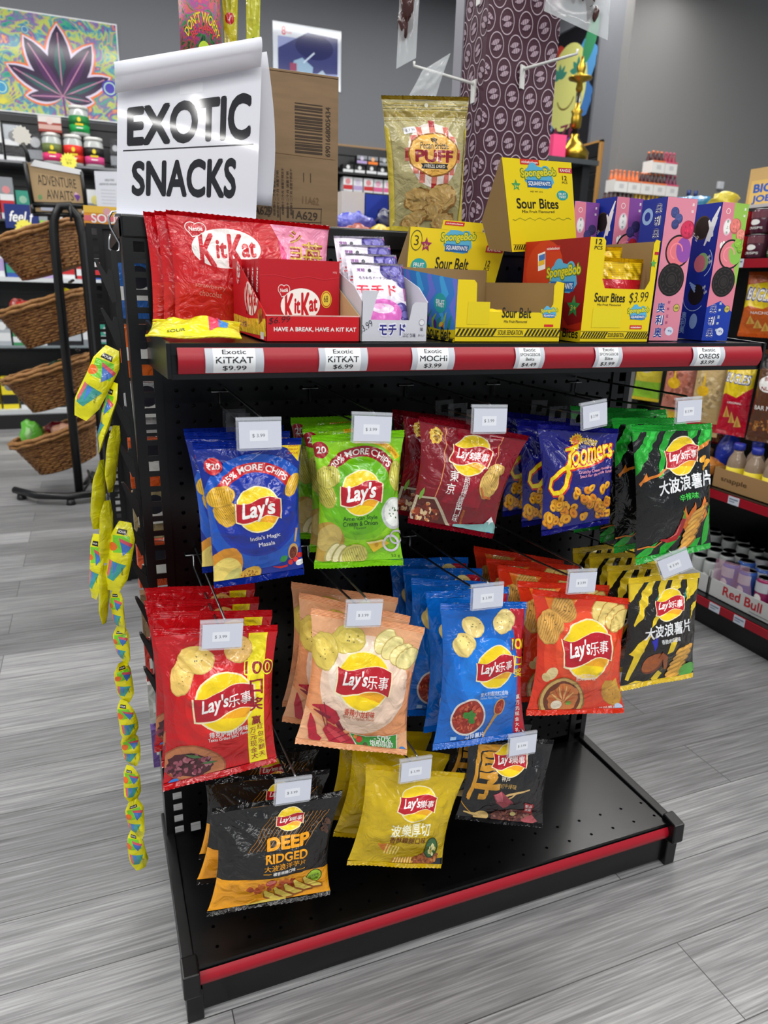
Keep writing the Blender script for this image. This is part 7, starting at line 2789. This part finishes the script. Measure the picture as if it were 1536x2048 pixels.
# middle shelf: snack bags, bottle tray
for k, (x, y, z, r, c, lb) in enumerate(((1.99, .84, .545, (.045, .045, .05), (150, 110, 70), 'brown and tan bag lying on the middle shelf behind the green black bag'), (2.03, .755, .56, (.045, .04, .065), (26, 50, 160), 'royal blue bag leaning on the middle shelf'), (1.92, .725, .523, (.04, .045, .035), (190, 120, 50), 'golden snack bag lying on the middle shelf beside the bottle tray'), (2.17, .64, .56, (.04, .045, .065), (90, 40, 60), 'maroon bag leaning behind the juice bottles'))):
    tag(MB().blob((x, y, z), r, M(c, 'foil'), k + 50, .4, 14).build('snack_bag'), lb, 'snack bag', 'snack bags on the middle shelf')
t = thing('bottle_tray', 'brown cardboard tray with an outlined logo holding juice bottles', 'tray', (1.93, .50, .4755))
mb = MB()
for b_ in ((1.87, 2.10, .20, .655, .4756, .478), (1.87, 1.873, .20, .655, .4756, .545), (2.097, 2.10, .20, .655, .4756, .545), (1.87, 2.10, .652, .655, .4756, .545)):
    mb.box(*b_, M((168, 132, 88), 'card'))
d = D(.16, 'card')
d.txt('snapple', .20, .08, .24, (90, 66, 40), h=.05, off=.02)
printed(mb, d, (1.8695, .655, .545), (1.8695, .20, .545), (1.8695, .20, .4756), (1.8695, .655, .4756))
mb.build('tray_wall', t)
k = 0
for x in (1.915, 2.0):
    for y in (.605, .53, .455, .38):
        t = thing('juice_bottle', ['juice bottle with blue cap in the tray, front row nearest the golden bag', 'juice bottle with blue cap in the tray, second in the front row', 'juice bottle with blue cap in the tray, third in the front row', 'juice bottle with blue cap in the tray, fourth in the front row', 'juice bottle with blue cap in the tray, rear row nearest the golden bag', 'juice bottle with blue cap in the tray, second in the rear row', 'juice bottle with blue cap in the tray, third in the rear row', 'juice bottle with blue cap in the tray, fourth in the rear row'][k], 'bottle', (x, y, .4785), 'juice bottles in the brown tray')
        k += 1
        MB().lathe([(.028, 0), (.031, .006), (.031, .085), (.027, .105), (.016, .125), (.015, .135)], (x, y, .4785), M((150, 130, 110), 'gloss'), 18).build('bottle_body', t)
        MB().lathe([(.0316, .015), (.0316, .075)], (x, y, .4785), M((226, 206, 50), 'card'), 18).build('bottle_label', t)
        MB().lathe([(.018, .135), (.019, .136), (.019, .155), (.016, .157)], (x, y, .4785), M((36, 50, 150), 'plastic'), 18).build('bottle_cap', t)

# bottom shelf: white trays with jars and cans
for (y0, y1, words, c, lb) in ((.555, .90, 'Celotta', (40, 40, 44), 'white cardboard tray lettered in black script on the bottom shelf'), (.20, .548, 'Red Bull', (190, 40, 50), 'white cardboard tray lettered in red on the bottom shelf')):
    t = thing('drink_tray', lb, 'tray', (1.83, (y0 + y1) / 2, .1105), 'white drink trays on the bottom shelf')
    mb = MB()
    for b_ in ((1.825, 2.20, y0, y1, .1106, .113), (1.825, 1.828, y0, y1, .1106, .175), (1.825, 2.20, y1 - .003, y1, .1106, .20), (1.825, 2.20, y0, y0 + .003, .1106, .20)):
        mb.box(*b_, M((206, 208, 206), 'card'))
    d = D(.19, 'card')
    d.txt(words, .40, .075, .46, c, h=.10, off=.03, sh=.2 if c[0] < 100 else 0)
    d.rect(.5, .15, .8, .16, (150, 150, 150))
    printed(mb, d, (1.8245, y1, .175), (1.8245, y0, .175), (1.8245, y0, .1106), (1.8245, y1, .1106))
    mb.build('tray_wall', t)
k = 0
for i, x in enumerate((1.865, 1.935, 2.005, 2.075, 2.145)):
    for j, y in enumerate((.855, .785, .715, .645, .59)):
        can(x, y, .1135, .026, .105 + .012 * (i % 2), (176, 180, 178), None, 'black lidded jar in the black lettered tray, row %s, place %s' % (['one', 'two', 'three', 'four', 'five'][i], ['one', 'two', 'three', 'four', 'five'][j]), 'jars in the black lettered tray', '', 'coffee_jar', 'jar', (24, 24, 26))
for i, x in enumerate((1.865, 1.935, 2.005, 2.075)):
    for j, y in enumerate((.505, .435, .365, .295)):
        c = [(50, 90, 170), (50, 90, 170), (150, 40, 90), (60, 130, 170)][j] if i < 2 else [(150, 150, 156), (90, 60, 80), (150, 150, 156), (60, 100, 160)][j]
        can(x, y, .1135, .028, .125, c, (200, 204, 210), 'drink can in the red lettered tray, row %s, place %s' % (['one', 'two', 'three', 'four'][i], ['one', 'two', 'three', 'four'][j]), 'cans in the red lettered tray')
mb = MB()
vs = []
mb.quad((1.8295, .546, .176), (1.8295, .38, .176), (1.834, .41, .262), (1.834, .546, .246), clear((226, 170, 196), .35, .1, 'wrap'))
tag(mb.build('plastic_wrap'), 'torn pinkish plastic wrap over the cans of the red lettered tray', 'wrapper')

# ------------------------------------------------------------------ soda cartons in the distance
mb = MB()
mb.box(3.45, 4.5, 3.55, 3.88, 1.66, 1.69, SLATM)
mb.box(3.50, 3.56, 3.6, 3.85, 0, 1.66, SLATM)
mb.box(4.40, 4.46, 3.6, 3.85, 0, 1.66, SLATM)
tag(mb.build('display_table'), 'dark display shelf carrying the stacked bottle cartons', 'shelf')


def soda(x, z, capc, botc, label, y=3.6):
    t = thing('soda_carton', label, 'bottle carton', (x, y + .05, z), 'soda cartons stacked by the wall')
    mb = MB()
    mb.box(x - .058, x + .058, y, y + .11, z, z + .085, M((220, 218, 214), 'card'))
    d = D(.73, 'card')
    d.rect(0, 0, 1, .10, capc)
    d.rect(.35, .25, .7, .5, (190, 190, 190))
    printed(mb, d, (x - .058, y - .001, z + .085), (x + .058, y - .001, z + .085), (x + .058, y - .001, z), (x - .058, y - .001, z))
    mb.build('carton_body', t)
    for k in range(3):
        for r in range(2):
            p = (x - .038 + .038 * k, y + .03 + .05 * r, z + .0852)
            MB().lathe([(.017, 0), (.017, .012), (.008, .045), (.008, .055)], p, M(botc, 'gloss'), 10).build('bottle_neck', t)
            MB().lathe([(.0095, .055), (.0095, .068)], p, M(capc, 'plastic'), 10).build('bottle_cap', t)


OR, PKc, BRN, YLW = (226, 120, 70), (206, 80, 110), (70, 26, 30), (226, 180, 40)
z = 1.6905
for k, (cc, bc, nm) in enumerate((((60, 30, 40), BRN, 'dark'), ((60, 30, 40), BRN, 'second dark'), (YLW, YLW, 'yellow'), (YLW, YLW, 'second yellow'), ((60, 110, 110), (60, 90, 90), 'teal'), ((190, 50, 90), (160, 40, 80), 'pink'))):
    soda(3.62 + .124 * k, z, cc, bc, '%s capped bottle carton in the bottom layer by the wall' % nm)
for k, (cc, bc, nm) in enumerate(((OR, OR, 'orange'), (OR, OR, 'second orange'), (OR, BRN, 'third orange'), (OR, BRN, 'fourth orange'), (PKc, (110, 40, 70), 'pink'))):
    soda(3.66 + .121 * k, z + .155, cc, bc, '%s capped bottle carton in the second layer by the wall' % nm)
for k, (cc, bc, nm) in enumerate(((OR, BRN, 'orange'), (PKc, (150, 50, 70), 'pink'))):
    soda(3.985 + .121 * k, z + .31, cc, bc, '%s capped bottle carton in the top layer by the wall' % nm)
for k, (x, c, lb) in enumerate(((4.36, (40, 60, 120), 'blue capped bottle beside the bottle cartons'), (4.43, (40, 60, 120), 'second blue capped bottle beside the bottle cartons'))):
    t = thing('water_bottle', lb, 'bottle', (x, 3.65, 1.6905), 'bottles beside the cartons')
    MB().lathe([(.026, 0), (.028, .01), (.028, .14), (.012, .18)], (x, 3.65, 1.6905), M((170, 180, 190), 'gloss'), 14).build('bottle_body', t)
    MB().lathe([(.016, .18), (.016, .22)], (x, 3.65, 1.6905), M(c, 'plastic'), 12).build('bottle_cap', t)
mb = MB()
mb.box(4.87, 4.93, YC - .03, YC - .001, 1.98, 2.04, M((206, 208, 212), 'plastic'))
tag(mb.build('wall_switch', bevel=.006), 'small white switch box on the right wall above the snack gondola', 'switch')
